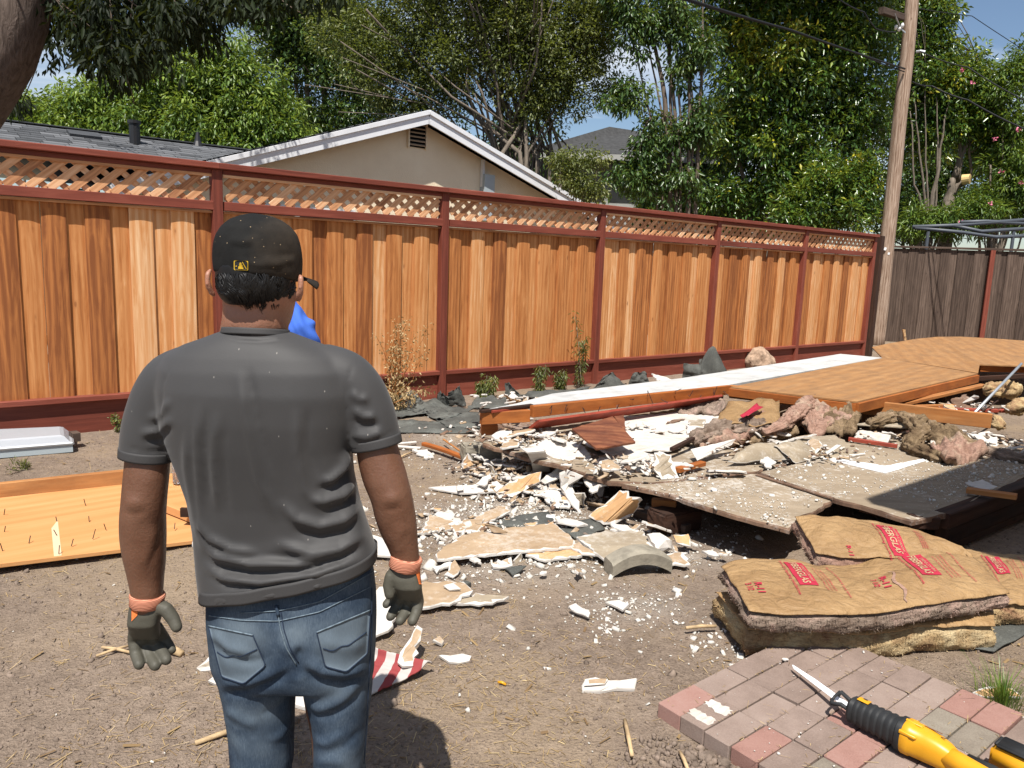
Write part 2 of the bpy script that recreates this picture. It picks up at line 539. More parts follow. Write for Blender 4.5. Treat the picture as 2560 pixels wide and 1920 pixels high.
# ------------------------------------------------------------------ redwood fence
fence = thing('redwood_fence', fen(0), 'long new redwood fence with lattice top and red stained posts', 'fence')
SP = 2.44
FZ = dict(cap=2.32, lat_t=2.235, lat_b=1.985, mid_b=1.895, brd_t=1.90, brd_b=.315, kick_t=.27)
T0, T1 = -3 * SP, 5 * SP - .05
for i in range(-3, 6):
    t = SP * i if i < 5 else T1
    a = fen(t, .012, -.1); bq = fen(t + random.uniform(-.012, .012), .012, 2.262)
    lumber('post', a, bq, .09, .092, M['stain'], fence, up=FN, ch=.004)
for i in range(-3, 5):
    ta, tb = SP * i + .047, SP * (i + 1) - .047
    # top cap rides over the posts, its rail hangs below
    lumber('cap_rail', fen(SP * i, .02, 2.292), fen(min(SP * (i + 1), T1 + .05) - .002, .02, 2.292), .15, .052, M['stain'], fence, ch=.005)
    lumber('top_rail', fen(ta, .028, 2.245), fen(tb, .028, 2.245), .028, .038, M['stain'], fence)
    lumber('lattice_stop', fen(ta, .03, 2.212), fen(tb, .03, 2.212), .016, .026, M['cedar_slat'], fence)
    lumber('mid_rail', fen(ta, .022, 1.948), fen(tb, .022, 1.948), .072, .078, M['stain'], fence, ch=.004)
    lumber('mid_stop', fen(ta, .012, 1.894), fen(tb, .012, 1.894), .03, .022, M['cedar_slat'], fence)
    lumber('bottom_rail', fen(ta, .022, .292), fen(tb, .022, .292), .078, .046, M['stain'], fence, ch=.004)
    lumber('kick_board', fen(ta, -.002, .122), fen(tb, -.002, .122), .034, .285, M['stain'], fence, ch=.004)
    # board on board infill
    n = 7
    pit = (tb - ta) / n
    for k in range(n):
        for layer in (0, 1):
            wv = (.186 if layer == 0 else .202) + random.uniform(-.016, .01)
            tc = ta + pit * (k + (.27 if layer == 0 else .77)) + random.uniform(-.012, .012)
            tc = min(max(tc, ta + wv / 2 + .001), tb - wv / 2 - .001)
            off = -.004 if layer == 0 else -.030
            off += random.uniform(-.002, .002)
            tl = random.uniform(-.006, .006)
            L = FZ['brd_t'] - FZ['brd_b']
            p0, p1 = fen(tc, off, FZ['brd_b']), fen(tc + tl, off, FZ['brd_t'] - .012)
            cup = random.uniform(.002, .008)
            # cupped board: curved section
            a = wv / 2
            sec = [(-a, -.009), (-a * .4, -.009 - cup * .5), (a * .4, -.009 - cup * .5), (a, -.009), (a, .009), (a * .45, .009 + cup), (0, .009 + cup * 1.3), (-a * .45, .009 + cup), (-a, .009)]
            if layer == 0: sec = [(y, z) for y, z in sec]
            V = [(0, y, z) for y, z in sec] + [(L - .012, y, z) for y, z in sec]
            q = len(sec)
            Fc = [(j, (j + 1) % q, q + (j + 1) % q, q + j) for j in range(q)] + [tuple(range(q - 1, -1, -1)), tuple(range(q, 2 * q))]
            link('fence_board', mesh('fence_board', V, Fc, M['cedar']), fence, frame(p0, p1, FN))
    # lattice: two crossed layers of slats between the stops
    zb, zt = 1.988, 2.238
    H = zt - zb
    ang = math.radians(41)
    run = H / math.tan(ang)
    for layer, sgn, off in ((0, 1, .012), (1, -1, -.001)):
        tcur = ta - run + random.uniform(0, .1)
        while tcur < tb:
            s0, s1 = (tcur, tcur + run) if sgn > 0 else (tcur + run, tcur)
            # clip to the bay
            z0c, z1c = zb, zt
            q0, q1 = s0, s1
            lo, hi = ta + .03, tb - .03
            def cut(sx, zx, ox, oz):
                if sx < lo: f = (lo - sx) / (ox - sx); return lo, zx + (oz - zx) * f
                if sx > hi: f = (hi - sx) / (ox - sx); return hi, zx + (oz - zx) * f
                return sx, zx
            if not (max(s0, s1) < lo or min(s0, s1) > hi):
                a0, az = cut(s0, z0c, s1, z1c)
                b0, bz = cut(s1, z1c, s0, z0c)
                if abs(b0 - a0) > .03:
                    lumber('lattice_slat', fen(a0, off, az), fen(b0, off, bz), .05 if layer else .058, .009, M['cedar_slat'], fence, up=FN, ch=.001)
            tcur += .149 + random.uniform(-.006, .006)

# dark post whose colour stands in for the shaded gap past the last post
lumber('shade_gap_post', fen(T1 + .21, -.06, 0), fen(T1 + .21, -.06, 2.30), .12, .3, M['darkwood'], None, up=FN, label='dark post standing in for the shaded gap at the far right end of the redwood fence', cat='post')

# ------------------------------------------------------------------ weathered grey fence at the back right
ga, gb = spot_y(2236, 612, 18.6), spot_y(2640, 640, 17.6)
ga.z = gb.z = 0
GD = (gb - ga).normalized()
GNn = Vector((GD.y, -GD.x, 0))
if GNn.y > 0: GNn = -GNn
gtop = spot_y(2300, 616, 18.4).z
gf = thing('weathered_fence', ga, 'weathered grey board fence behind the utility pole at the far right', 'fence')
gl = (gb - ga).length + 3.5
xg = -.6
kk = 0
while xg < gl:
    wv = .215 if kk % 2 == 0 else .16
    off = .02 if kk % 2 == 0 else 0.0
    o = lumber('fence_board', ga + GD * xg + GNn * off, ga + GD * (xg + random.uniform(-.01, .01)) + GNn * off + Vector((0, 0, gtop - .06)), wv, .02, M['greywood'], gf, up=GNn)
    xg += .172
    kk += 1
lumber('cap_rail', ga - GD * .7 + Vector((0, 0, gtop - .02)), ga + GD * gl + Vector((0, 0, gtop - .02)), .16, .045, M['greywood'], gf)
for u in (2470,):
    p = spot_y(u, 700, 18.0); p = ga + GD * ((p - ga).dot(GD)) + GNn * .07; p.z = 0
    lumber('post', p, p + Vector((0, 0, gtop - .045)), .1, .1, M['stain'], gf, up=GNn)

# ------------------------------------------------------------------ utility pole
pb = spot(2191, 862, 0)
ptop = spot_y(2281, 0, pb.y)
ptop = pb + (ptop - pb) * 1.22
pole = thing('utility_pole', pb, 'leaning wooden utility pole where the two fences meet', 'utility pole')
mb = MB()
NP = 40
pp = [pb + (ptop - pb) * (i / NP) + Vector((math.sin(i * .5) * .008, math.cos(i * .37) * .008, 0)) for i in range(NP + 1)]
pp[0].z = -.2
mb.tube(pp, [.172 - .048 * i / NP for i in range(NP + 1)], 18)
poleo = mb.build('shaft', M['pole'], pole, smooth=True, M=frame(pb, ptop, (0, -1, 0)), world=False)
me = poleo.data
inv = frame(pb, ptop, (0, -1, 0)).inverted()
for vtx in me.vertices:
    vtx.co = inv @ vtx.co
    vtx.co += Vector((0, 1, 0)) * 0
def onpole(u, v): return spot_y(u, v, pb.y - .2)
# the old wooden outrigger with its steel brace
c0, c1 = spot_y(2203, 26, pb.y - .75), onpole(2262, 40)
lumber('outrigger', c0, Vector((c1.x, pb.y - .1, c1.z)), .11, .13, M['greywood'], pole, ch=.01)
mb = MB(); mb.tube([c0 + (c1 - c0) * .55, onpole(2252, 72), onpole(2263, 82)], .018, 6)
mb.build('brace', M['grey_metal'], pole)
mb = MB()
for (u, v) in ((2238, 74), (2246, 78), (2254, 70)):
    p = onpole(u, v); mb.tube([p, p + Vector((0, -.03, .05)), p + Vector((0, -.03, .09))], [.03, .035, .018], 8)
mb.build('insulator', M['porcelain'], pole, smooth=True)
mb = MB(); p = onpole(2300, 128); mb.tube([p + Vector((-.05, .05, .0)), p, p + Vector((.09, -.02, -.02))], [.03, .03, .035], 8)
mb.build('hook', M['grey_metal'], pole)
mb = MB()
for (u, v, s) in ((2213, 622, .05), (2222, 634, .04)):
    p = spot_y(u, v, pb.y - .17); mb.box(p, (s, .01, s * 1.3), Matrix.Rotation(.3, 3, 'Y'))
mb.build('tag', M['whitepaint'], pole)

def cable(pts, r, label, group=None, sag=.0, name='overhead_cable', mat='cable'):
    pts = [Vector(p) for p in pts]
    out = []
    for a, bq in zip(pts[:-1], pts[1:]):
        for i in range(14):
            f = i / 14
            out.append(a.lerp(bq, f) - Vector((0, 0, sag * 4 * f * (1 - f))))
    out.append(pts[-1])
    m = MB(); m.tube(out, r, 6)
    return tag(m.build(name, M[mat], smooth=True), label, 'cable', group)
# the bundle from the pole towards the upper left, coming nearer overhead
a = spot_y(2262, 172, pb.y - .17)
cable([a, spot_y(1980, 76, 13.4), spot_y(1700, -8, 11.0)], .021, 'thick black overhead cable sweeping from the pole up to the left', sag=.012)
cable([a + Vector((0, 0, -.06)), spot_y(2130, 128, 15.5), spot_y(1980, 77, 13.42), spot_y(1700, -4, 11.0)], .012, 'thin wire hanging just under the thick black overhead cable', sag=.015)
cable([spot_y(2240, 80, pb.y - .3), spot_y(2190, 72, 16.6), spot_y(2160, 30, 15.6), spot_y(2100, 0, 14.8), spot_y(2040, -30, 14)], .014, 'dark wire looping from the wooden outrigger up to the top edge', sag=.02)
cable([spot_y(2282, 205, pb.y - .17), spot_y(2330, 215, 17.6), spot_y(2420, 250, 17), spot_y(2580, 330, 15.5)], .016, 'black cable drooping from the pole to the right edge, lowest of three', sag=.03)
cable([spot_y(2300, 128, pb.y - .25), spot_y(2420, 168, 17), spot_y(2600, 268, 15.5)], .012, 'black wire from the steel hook on the pole to the right edge', sag=.04)
cable([spot_y(2290, 20, pb.y), spot_y(2430, 40, 18.5), spot_y(2600, 150, 19)], .009, 'thin wire crossing the blue sky at the upper right', sag=.01)

# ------------------------------------------------------------------ beige house behind the fence
def hz(t, o, z): return fen(t, -o, z)      # o metres beyond the fence
OF = 5.0
PK, ZP, SL = 5.2, 4.12, .335
house = thing('beige_house', hz(PK, OF + 4, 0), 'beige stucco single storey house with white gable trim behind the redwood fence', 'house')
TL, TR = .13, 10.27                          # gable eave ends
OV = .33                                    # rake overhang
zl = lambda t: ZP - .16 - abs(t - PK) * SL
mb = MB()
gp = [(TL + .5, 0), (TR - .5, 0), (TR - .5, zl(TR - .5)), (PK, zl(PK)), (TL + .5, zl(TL + .5))]
Mw = Matrix(((FD.x, 0, -FN.x, 0), (FD.y, 0, -FN.y, 0), (0, 1, 0, 0), (0, 0, 0, 1)))
base = hz(0, OF, 0)
mb.prism(gp, 0, 9.0, M=Matrix.Translation(base) @ Mw)
mb.box(hz(-4.8, OF + 3.2 + 2.5, 1.2), (10.5, 5.0, 2.4), Matrix(((FD.x, FN.x, 0), (FD.y, FN.y, 0), (0, 0, 1))))
mb.build('wall', M['stucco'], house)

def plane_shingles(origin, ax, up, W, Lh, name, parent, tab=.3, exp_=.14):
    """courses of shingle tabs on a slope: origin lower corner, ax along the eave, up up the slope"""
    nrm = ax.cross(up).normalized()
    if nrm.z < 0: nrm = -nrm
    V, Fc, T = [], [], []
    rows = int(Lh / exp_)
    for r in range(rows):
        x = -random.random() * tab
        while x < W:
            wv = tab * random.uniform(.8, 1.2)
            x0, x1 = max(0, x), min(W, x + wv - .008)
            if x1 - x0 > .02:
                b0 = len(V)
                th = .012 + random.random() * .006
                for (xx, yy, hh) in ((x0, r * exp_, th), (x1, r * exp_, th), (x1, (r + 1) * exp_, .004), (x0, (r + 1) * exp_, .004), (x0, r * exp_, 0), (x1, r * exp_, 0)):
                    V.append(origin + ax * xx + up * yy + nrm * hh)
                Fc += [(b0, b0 + 1, b0 + 2), (b0, b0 + 2, b0 + 3), (b0 + 4, b0 + 5, b0 + 1), (b0 + 4, b0 + 1, b0)]
                T += [random.random()] * 6
            x += wv
    v, c = recenter(V)
    me = mesh(name, v, np.array(Fc), M['shingle'])
    at = me.attributes.new('tone', 'FLOAT', 'POINT')
    at.data.foreach_set('value', np.array(T, dtype=np.float32))
    o = link(name, me, parent, Matrix.Translation(c))
    return tag(o, kind='stuff')

for side in (-1, 1):
    tE = TL if side < 0 else TR
    # roof deck slab, fascia board, barge trim
    pk = hz(PK, OF - OV, ZP); ev = hz(tE, OF - OV, ZP - abs(tE - PK) * SL)
    d = (pk - ev)
    Ls = d.length
    mb = MB()
    back = -FN * 9.6
    dn = Vector((0, 0, -.07))
    q = [ev, pk, pk + back, ev + back]
    mb.add(q + [p + dn for p in q], [(0, 1, 2, 3), (7, 6, 5, 4), (0, 4, 5, 1), (1, 5, 6, 2), (2, 6, 7, 3), (3, 7, 4, 0)])
    rf = mb.build('roof', M['blackmetal'], house)
    upv = d.normalized(); ax = -FN
    plane_shingles(ev + Vector((0, 0, .004)), ax, upv, 9.6, Ls, 'shingle_course', rf, .33, .16)
    lumber('bargeboard', ev + FN * .012 + Vector((0, 0, -.135)), pk + FN * .012 + Vector((0, 0, -.135)), .03, .2, M['eave'], house, ch=.003)
    lumber('barge_trim', ev + FN * .03 + Vector((0, 0, -.045)), pk + FN * .03 + Vector((0, 0, -.045)), .05, .075, M['eave'], house, ch=.003)
# gable louvre vent
vc = hz(5.17, OF - .012, 3.70)
Rf = Matrix(((FD.x, FN.x, 0), (FD.y, FN.y, 0), (0, 0, 1)))
mb = MB(); mb.box(hz(5.17, OF - .008, 3.72), (.36, .03, .42), Rf)
vent = mb.build('gable_vent', M['black'], house)
for k in range(6):
    mb = MB(); mb.box(hz(5.17, OF - .035, 3.55 + k * .07), (.34, .035, .022), Rf @ Matrix.Rotation(-.5, 3, 'X'))
    mb.build('louvre', M['darkvent'], vent)
for s in (-1, 1):
    mb = MB(); mb.box(hz(5.17 + s * .185, OF - .03, 3.72), (.03, .05, .46), Rf); mb.build('vent_frame', M['stucco'], vent)
# electric service box on the wall, window seen through the lattice
mb = MB(); mb.box(hz(6.72, OF - .08, 2.75), (.24, .15, .86), Rf); mb.build('meter_box', M['greybox'], house)
mb = MB(); mb.box(hz(6.62, OF - .05, 3.2), (.05, .07, .5), Rf); mb.build('conduit', M['whitepaint'], house)
for (t, wv) in ((2.9, 2.1),):
    mb = MB(); mb.box(hz(t, OF - .02, 1.75), (wv, .06, 1.15), Rf)
    win = mb.build('window_frame', M['whitepaint'], house)
    mb = MB()
    for s in (-1, 1): mb.box(hz(t + s * wv / 4, OF - .055, 1.75), (wv / 2 - .1, .02, 1.03), Rf)
    mb.build('pane', M['glass'], win)
# left wing: long roof whose slope faces the yard
e0, e1 = -9.5, 4.2
ro, rz_ = 7.6, 3.43
eo = OF + .6
lo_ = hz(e0, eo, rz_ - (ro - eo) * .335)
upv = (hz(e0, ro, rz_) - lo_)
q = [lo_, hz(e1, eo, lo_.z), hz(e1, ro, rz_), hz(e0, ro, rz_), hz(e1, ro + 2, rz_ - .67), hz(e0, ro + 2, rz_ - .67)]
mb = MB()
dn = Vector((0, 0, -.06))
mb.add(q + [p + dn for p in q], [(0, 1, 2, 3), (3, 2, 4, 5), (6, 9, 8, 7), (9, 11, 10, 8), (0, 6, 7, 1), (5, 4, 10, 11)])
rf = mb.build('wing_roof', M['blackmetal'], house)
plane_shingles(lo_ + Vector((0, 0, .004)), FD, upv.normalized(), e1 - e0, upv.length, 'shingle_course', rf, .30, .145)
lumber('ridge_cap', hz(e0, ro, rz_ + .012), hz(e1, ro, rz_ + .012), .22, .02, M['shingle'], house)
def on_wing(t, f): return hz(t, eo + (ro - eo) * f, lo_.z + (rz_ - lo_.z) * f)
mb = MB(); p = on_wing(1.0, .72); mb.tube([p + Vector((0, 0, -.05)), p + Vector((0, 0, .32)), p + Vector((0, 0, .33)), p + Vector((0, 0, .38))], [.085, .085, .105, .105], 12)
mb.build('flue_pipe', M['blackmetal'], house, smooth=False)
mb = MB(); p = on_wing(2.15, .95); mb.tube([p + Vector((0, 0, -.05)), p + Vector((0, 0, .08)), p + Vector((0, 0, .24))], [.11, .06, .025], 10)
mb.build('vent_pipe', M['blackmetal'], house)
mb = MB(); p = on_wing(.28, .78)
Rs = Matrix((FD, upv.normalized(), FD.cross(upv.normalized()))).transposed()
mb.box(p + Vector((0, 0, .03)), (.46, .3, .06), Rs); mb.build('roof_vent', M['shingle'], house)

# ------------------------------------------------------------------ grey house further back
gh0 = spot_y(1362, 330, 24)
gh_r = thing('grey_house', (gh0.x + 2, 26.5, 0), 'grey house with a hipped roof half hidden behind the trees', 'house')
ex0, ex1 = spot_y(1345, 372, 23).x, spot_y(1660, 400, 23).x
ez = spot_y(1360, 378, 23).z
mb = MB(); mb.box(((ex0 + ex1) / 2 + .9, 26.5, (ez) / 2), (ex1 - ex0 + .6, 5.8, ez)); mb.build('wall', M['greystucco'], gh_r)
pk0 = spot_y(1525, 318, 26); pk0.z += .05
mb = MB()
A_, B_, C_, D_ = Vector((ex0 - .3, 23, ez)), Vector((ex1 + 2.4, 23, ez)), Vector((ex1 + 2.4, 30, ez)), Vector((ex0 - .3, 30, ez))
R0, R1 = Vector((pk0.x, 26.2, pk0.z)), Vector((pk0.x + 1.0, 26.8, pk0.z))
dn = Vector((0, 0, -.2))
mb.add([A_, B_, C_, D_, R0, R1, A_ + dn, B_ + dn, C_ + dn, D_ + dn], [(0, 1, 5, 4), (1, 2, 5), (2, 3, 4, 5), (3, 0, 4), (0, 6, 7, 1), (1, 7, 8, 2), (2, 8, 9, 3), (3, 9, 6, 0), (9, 8, 7, 6)])
M['dark_roof'] = plain('dark_roof_tile', (.05, .05, .05, 1), .9, .15, 8, .3, .6, 30)
hr = mb.build('roof', M['dark_roof'], gh_r)
sl = (R0 - A_); upn = Vector((0, 3.2, R0.z - ez)).normalized()
lumber('fascia', A_ + Vector((0, -.02, -.1)), B_ + Vector((0, -.02, -.1)), .03, .16, M['greystucco'], gh_r)  # grey instead of white puts the tree shade into the fascia colour
for (u, wv) in ((1600, 1.0),):
    p = spot_y(u, 425, 23.55)
    mb = MB(); mb.box(p, (wv, .06, 1.1)); wn = mb.build('window_frame', M['whitepaint'], gh_r)
    mb = MB(); mb.box(p + Vector((0, -.04, 0)), (wv - .14, .02, .96)); mb.build('pane', M['glass'], wn)
mb = MB(); p = spot_y(1520, 430, 23.55); mb.box(p + Vector((0, -.02, -1)), (.14, .08, 3)); mb.build('downpipe', M['greystucco'], gh_r)

# pale outbuilding glimpsed under the trees
p = spot_y(1890, 545, 22)
mb = MB(); mb.box((p.x, 23.5, .9), (5.0, 3.0, 1.9)); sh = mb.build('white_shed', M['whitepaint'])
tag(sh, 'low white shed wall glimpsed between trunks above the lattice', 'shed')
mb = MB(); mb.box((p.x, 23.5, 1.92), (5.4, 3.4, .1)); mb.build('roof', M['greystucco'], sh)
# ------------------------------------------------------------------ foliage
def leaf_mat(name, stops, rough=.38, trans=.35, spec=.45):
    b = NB(name)
    t = b.n('Attribute', attribute_name='tone', attribute_type='GEOMETRY').outputs['Fac']
    col = b.ramp(t, stops)
    pb_ = b.n('BsdfPrincipled', {'Base Color': col, 'Roughness': rough, 'Specular IOR Level': spec})
    tc = b.mix(.5, col, (.36, .42, .03, 1), 'MIX')
    tr = b.n('BsdfTranslucent', {'Color': tc})
    ms = b.n('MixShader', {0: trans, 1: pb_, 2: tr})
    b.nt.links.new(ms.outputs[0], b.out.inputs['Surface'])
    return b.mat
M['leaf_bright'] = leaf_mat('bright_leaf', [(.0, (.04, .085, .016, 1)), (.5, (.105, .185, .03, 1)), (1, (.26, .34, .06, 1))])
M['leaf_dark'] = leaf_mat('dark_leaf', [(.0, (.022, .05, .014, 1)), (.6, (.058, .112, .026, 1)), (1, (.14, .2, .05, 1))], .33, .25)
M['leaf_olive'] = leaf_mat('olive_leaf', [(.0, (.045, .062, .018, 1)), (.6, (.115, .14, .036, 1)), (1, (.24, .24, .07, 1))], .42, .3)
M['leaf_gloss'] = leaf_mat('glossy_leaf', [(.0, (.022, .055, .014, 1)), (.55, (.062, .13, .022, 1)), (.85, (.2, .26, .03, 1)), (1, (.5, .44, .04, 1))], .27, .25, .6)
M['leaf_shade'] = leaf_mat('shaded_drooping_leaf', [(.0, (.006, .010, .004, 1)), (1, (.018, .028, .009, 1))], .6, .08, .15)  # leaf colour darkened to near black to carry the shade under the crown
M['leaf_yellow'] = leaf_mat('yellow_leaf', [(.0, (.08, .1, .02, 1)), (1, (.28, .26, .05, 1))], .5, .4)
M['petal'] = plain('pink_petal', (.7, .2, .3, 1), .6, .2)
M['dryleaf'] = leaf_mat('dry_leaf', [(.0, (.2, .125, .055, 1)), (1, (.5, .37, .2, 1))], .8, .15, .15)

def bark_mat(name, d, l, sc=(18, 18, 3)):
    b = NB(name)
    v = b.coord('Object', sc)
    n = b.noise(v, 1.0, 5, .65, .6)
    n2 = b.noise(b.coord('Object'), 2, 3)
    col = b.mix(b.math('MULTIPLY', n2, .5), b.ramp(n, [(.3, d), (.7, l)]), l)
    b.bsdf(col, .9, b.bump(n, .9, .03), .15)
    return b.mat
M['bark_dark'] = bark_mat('dark_bark', (.05, .036, .028, 1), (.19, .145, .12, 1))
M['bark_grey'] = bark_mat('grey_bark', (.07, .056, .043, 1), (.23, .19, .15, 1))
M['bark_mid'] = bark_mat('brown_bark', (.06, .045, .035, 1), (.2, .155, .12, 1))
M['cutwood'] = plain('fresh_cut_wood', (.62, .45, .2, 1), .8, .2, 30, .1)

def leaves(cent, per, rad, size, droop=.35, tone=(.35, .2), flat=.6, aspect=.36, seedtone=None, out_c=None):
    """leaf blades clustered round centres: arrays of triangles and a tone per vertex"""
    cent = np.asarray(cent, float)
    n = len(cent) * per
    c = np.repeat(cent, per, axis=0)
    g = rng.normal(0, 1, (n, 3)); g /= np.linalg.norm(g, axis=1)[:, None]
    r = rng.random(n) ** .45
    rr = np.repeat(np.broadcast_to(np.asarray(rad, float), (len(cent),)), per)
    p = c + g * (r * rr)[:, None] * np.array([1, 1, .8])
    d = g + rng.normal(0, .55, (n, 3))
    d[:, 2] -= droop * 1.6
    d /= np.linalg.norm(d, axis=1)[:, None]
    nr = rng.normal(0, flat, (n, 3)); nr[:, 2] += 1
    sd = np.cross(d, nr); sd /= (np.linalg.norm(sd, axis=1)[:, None] + 1e-9)
    nn = np.cross(sd, d)
    L = size * rng.uniform(.65, 1.25, n)[:, None]
    W = L * aspect
    fold = nn * L * .09
    tip = p + d * L - nn * L * .12
    mid = p + d * L * .45
    V = np.stack([p, mid + sd * W * .5 + fold, tip, mid - sd * W * .5 + fold], 1).reshape(-1, 3)
    b = np.arange(n)[:, None] * 4
    F = np.concatenate([b + np.array([[0, 1, 2]]), b + np.array([[0, 2, 3]])], 1).reshape(-1, 3)
    ct = seedtone if seedtone is not None else rng.normal(tone[0], tone[1], len(cent))
    T = np.repeat(ct, per) + rng.normal(0, .13, n)
    T = np.clip(np.repeat(T, 4), 0, 1)
    return V, F, T

def leaf_obj(name, parts, m, parent=None):
    Vs, Fs, Ts, o = [], [], [], 0
    for V, F, T in parts:
        Vs.append(V); Fs.append(F + o); Ts.append(T); o += len(V)
    V = np.concatenate(Vs)
    v, c = recenter_np(V)
    me = mesh(name, v, np.concatenate(Fs), M[m])
    at = me.attributes.new('tone', 'FLOAT', 'POINT')
    at.data.foreach_set('value', np.concatenate(Ts).astype(np.float32))
    return link(name, me, parent, Matrix.Translation(c))

def recenter_np(V):
    c = V.mean(axis=0); c[2] = V[:, 2].min()
    return V - c, Vector(c)

def in_ellipsoids(ells, n, shell=.5):
    w_ = np.array([e[3] * e[4] * e[5] for e in ells]) ** .8
    k = rng.choice(len(ells), n, p=w_ / w_.sum())
    g = rng.normal(0, 1, (n, 3)); g /= np.linalg.norm(g, axis=1)[:, None]
    r = rng.random(n) ** shell
    E = np.array(ells)
    return E[k, :3] + g * r[:, None] * E[k, 3:6], k

def stem_curve(p0, p1, bow=.12, n=9, wig=.03):
    p0, p1 = Vector(p0), Vector(p1)
    d = p1 - p0
    side = Vector((random.uniform(-1, 1), random.uniform(-1, 1), random.uniform(-.3, .6)))
    return [p0 + d * f + side * d.length * bow * math.sin(math.pi * f) + Vector((random.uniform(-1, 1), random.uniform(-1, 1), 0)) * d.length * wig * (0 if i in (0, n) else 1) for i, f in ((i, i / n) for i in range(n + 1))]

def tree(name, base, label, ells, n_cl, per, crad, leaf, lm, bark='bark_mid', stems=None, trunk_r=.14, droop=.35, tone=(.4, .2), branches=50, aspect=.36, cat='tree', group=None, shell=.5, clfilter=None, tonefn=None):
    base = Vector(base)
    t = thing(name, base, label, cat, group)
    cen, k = in_ellipsoids(ells, n_cl, shell)
    if clfilter is not None: cen = cen[clfilter(cen)]
    st = None
    if tonefn is not None: st = tonefn(cen)
    rad = crad * rng.uniform(.6, 1.3, len(cen))
    leaf_obj('crown', [leaves(cen, per, rad, leaf, droop, tone, aspect=aspect, seedtone=st)], lm, t)
    if stems is None:
        E = np.array(ells)
        top = Vector(E[:, :3].mean(axis=0))
        stems = [([base + Vector((0, 0, -.1)), base.lerp(top, .3) + Vector((random.uniform(-.1, .1), 0, 0)), base.lerp(top, .65), top], trunk_r)]
        for e in ells:
            stems.append(([base.lerp(top, .35), base.lerp(Vector(e[:3]), .62) + Vector((0, 0, .1)), Vector(e[:3])], trunk_r * .55))
    mb = MB()
    nodes = []
    for pts, r in stems:
        pts = [Vector(p) for p in pts]
        fine = []
        for a, b_ in zip(pts[:-1], pts[1:]):
            for i in range(4): fine.append(a.lerp(b_, i / 4))
        fine.append(pts[-1])
        m_ = len(fine)
        fine = [p + Vector((random.uniform(-1, 1), random.uniform(-1, 1), 0)) * r * .35 * (0 if i == 0 else 1) for i, p in enumerate(fine)]
        rr = [r * (1 - .72 * i / (m_ - 1)) for i in range(m_)]
        mb.tube(fine, rr, 8)
        nodes += [(p, q) for p, q in zip(fine, rr)][m_ // 3:]
    mb.build('trunk', M[bark], t, smooth=True)
    if branches:
        mb = MB()
        N = np.array([tuple(p) for p, _ in nodes])
        for c in cen[rng.permutation(len(cen))[:branches]]:
            dd = np.linalg.norm(N - c, axis=1) + 2.0 * np.clip(N[:, 2] - c[2] + .2, 0, None)
            j = int(dd.argmin())
            p0 = nodes[j][0]; r0 = min(nodes[j][1] * .55, .035)
            pts = stem_curve(p0, Vector(c), .1, 4, .03)
            mb.tube(pts, [r0 * (1 - .75 * i / 4) for i in range(5)], 5)
        tag(mb.build('limbs', M[bark], t, smooth=True), kind='stuff')
    return t

K = 2560 / 2212
def ell(du, dv, y, rpx, rz=None, ry=None, dy=0.0):
    """ellipsoid round a surveyed direction; sizes as seen from the yard at distance y"""
    p = spot_y(du * K, dv * K, y + dy)
    s = y / 1661.0
    return (p.x, p.y, p.z, rpx * s, (ry or rpx * .8) * s, (rz or rpx) * s)

def gbase(du, y):
    p = spot_y(du * K, 500, y)
    return Vector((p.x, y, -.1))

# bright drooping-leaf trees beyond the long roof
Y = 17.5
tree('leafy_tree', gbase(190, Y), 'bright green drooping leafed tree behind the grey roof at the left', [ell(75, 285, Y, 70), ell(150, 250, Y, 80, 60), ell(215, 255, Y, 85), ell(270, 185, Y, 55, 55), ell(190, 320, Y, 110, 60), ell(330, 280, Y, 90)], 400, 74, .34, .135, 'leaf_bright', tone=(.52, .2), droop=.5, branches=60)
tree('leafy_tree', gbase(470, Y), 'bright green leafy tree directly behind the flue pipe and the roof valley', [ell(400, 180, Y, 90, 80), ell(480, 150, Y, 70, 85), ell(430, 260, Y, 110), ell(540, 210, Y, 80), ell(590, 270, Y, 75), ell(500, 310, Y, 130, 60), ell(645, 315, Y, 55, 45)], 500, 74, .34, .13, 'leaf_bright', tone=(.5, .2), droop=.45, branches=60)
# dark tall tree
Y = 24.0
tree('dark_tree', gbase(700, Y), 'tall dark green dense tree between the bright tree and the many stemmed tree', [ell(590, 50, Y, 80), ell(635, 150, Y, 85), ell(700, 60, Y, 110), ell(745, 190, Y, 95), ell(800, 80, Y, 80), ell(700, 275, Y, 90, 60), ell(810, 260, Y, 60, 60), ell(640, -80, Y, 150)], 560, 84, .5, .155, 'leaf_dark', tone=(.5, .22), droop=.3, branches=70, trunk_r=.22)
# light bush far left
Y = 21.0
tree('yellow_bush', gbase(30, Y), 'yellow green bush at the far left edge above the roof', [ell(10, 235, Y, 45, 28), ell(60, 245, Y, 45, 26), ell(110, 262, Y, 40, 20)], 90, 60, .28, .1, 'leaf_yellow', tone=(.45, .2), branches=10, trunk_r=.06)
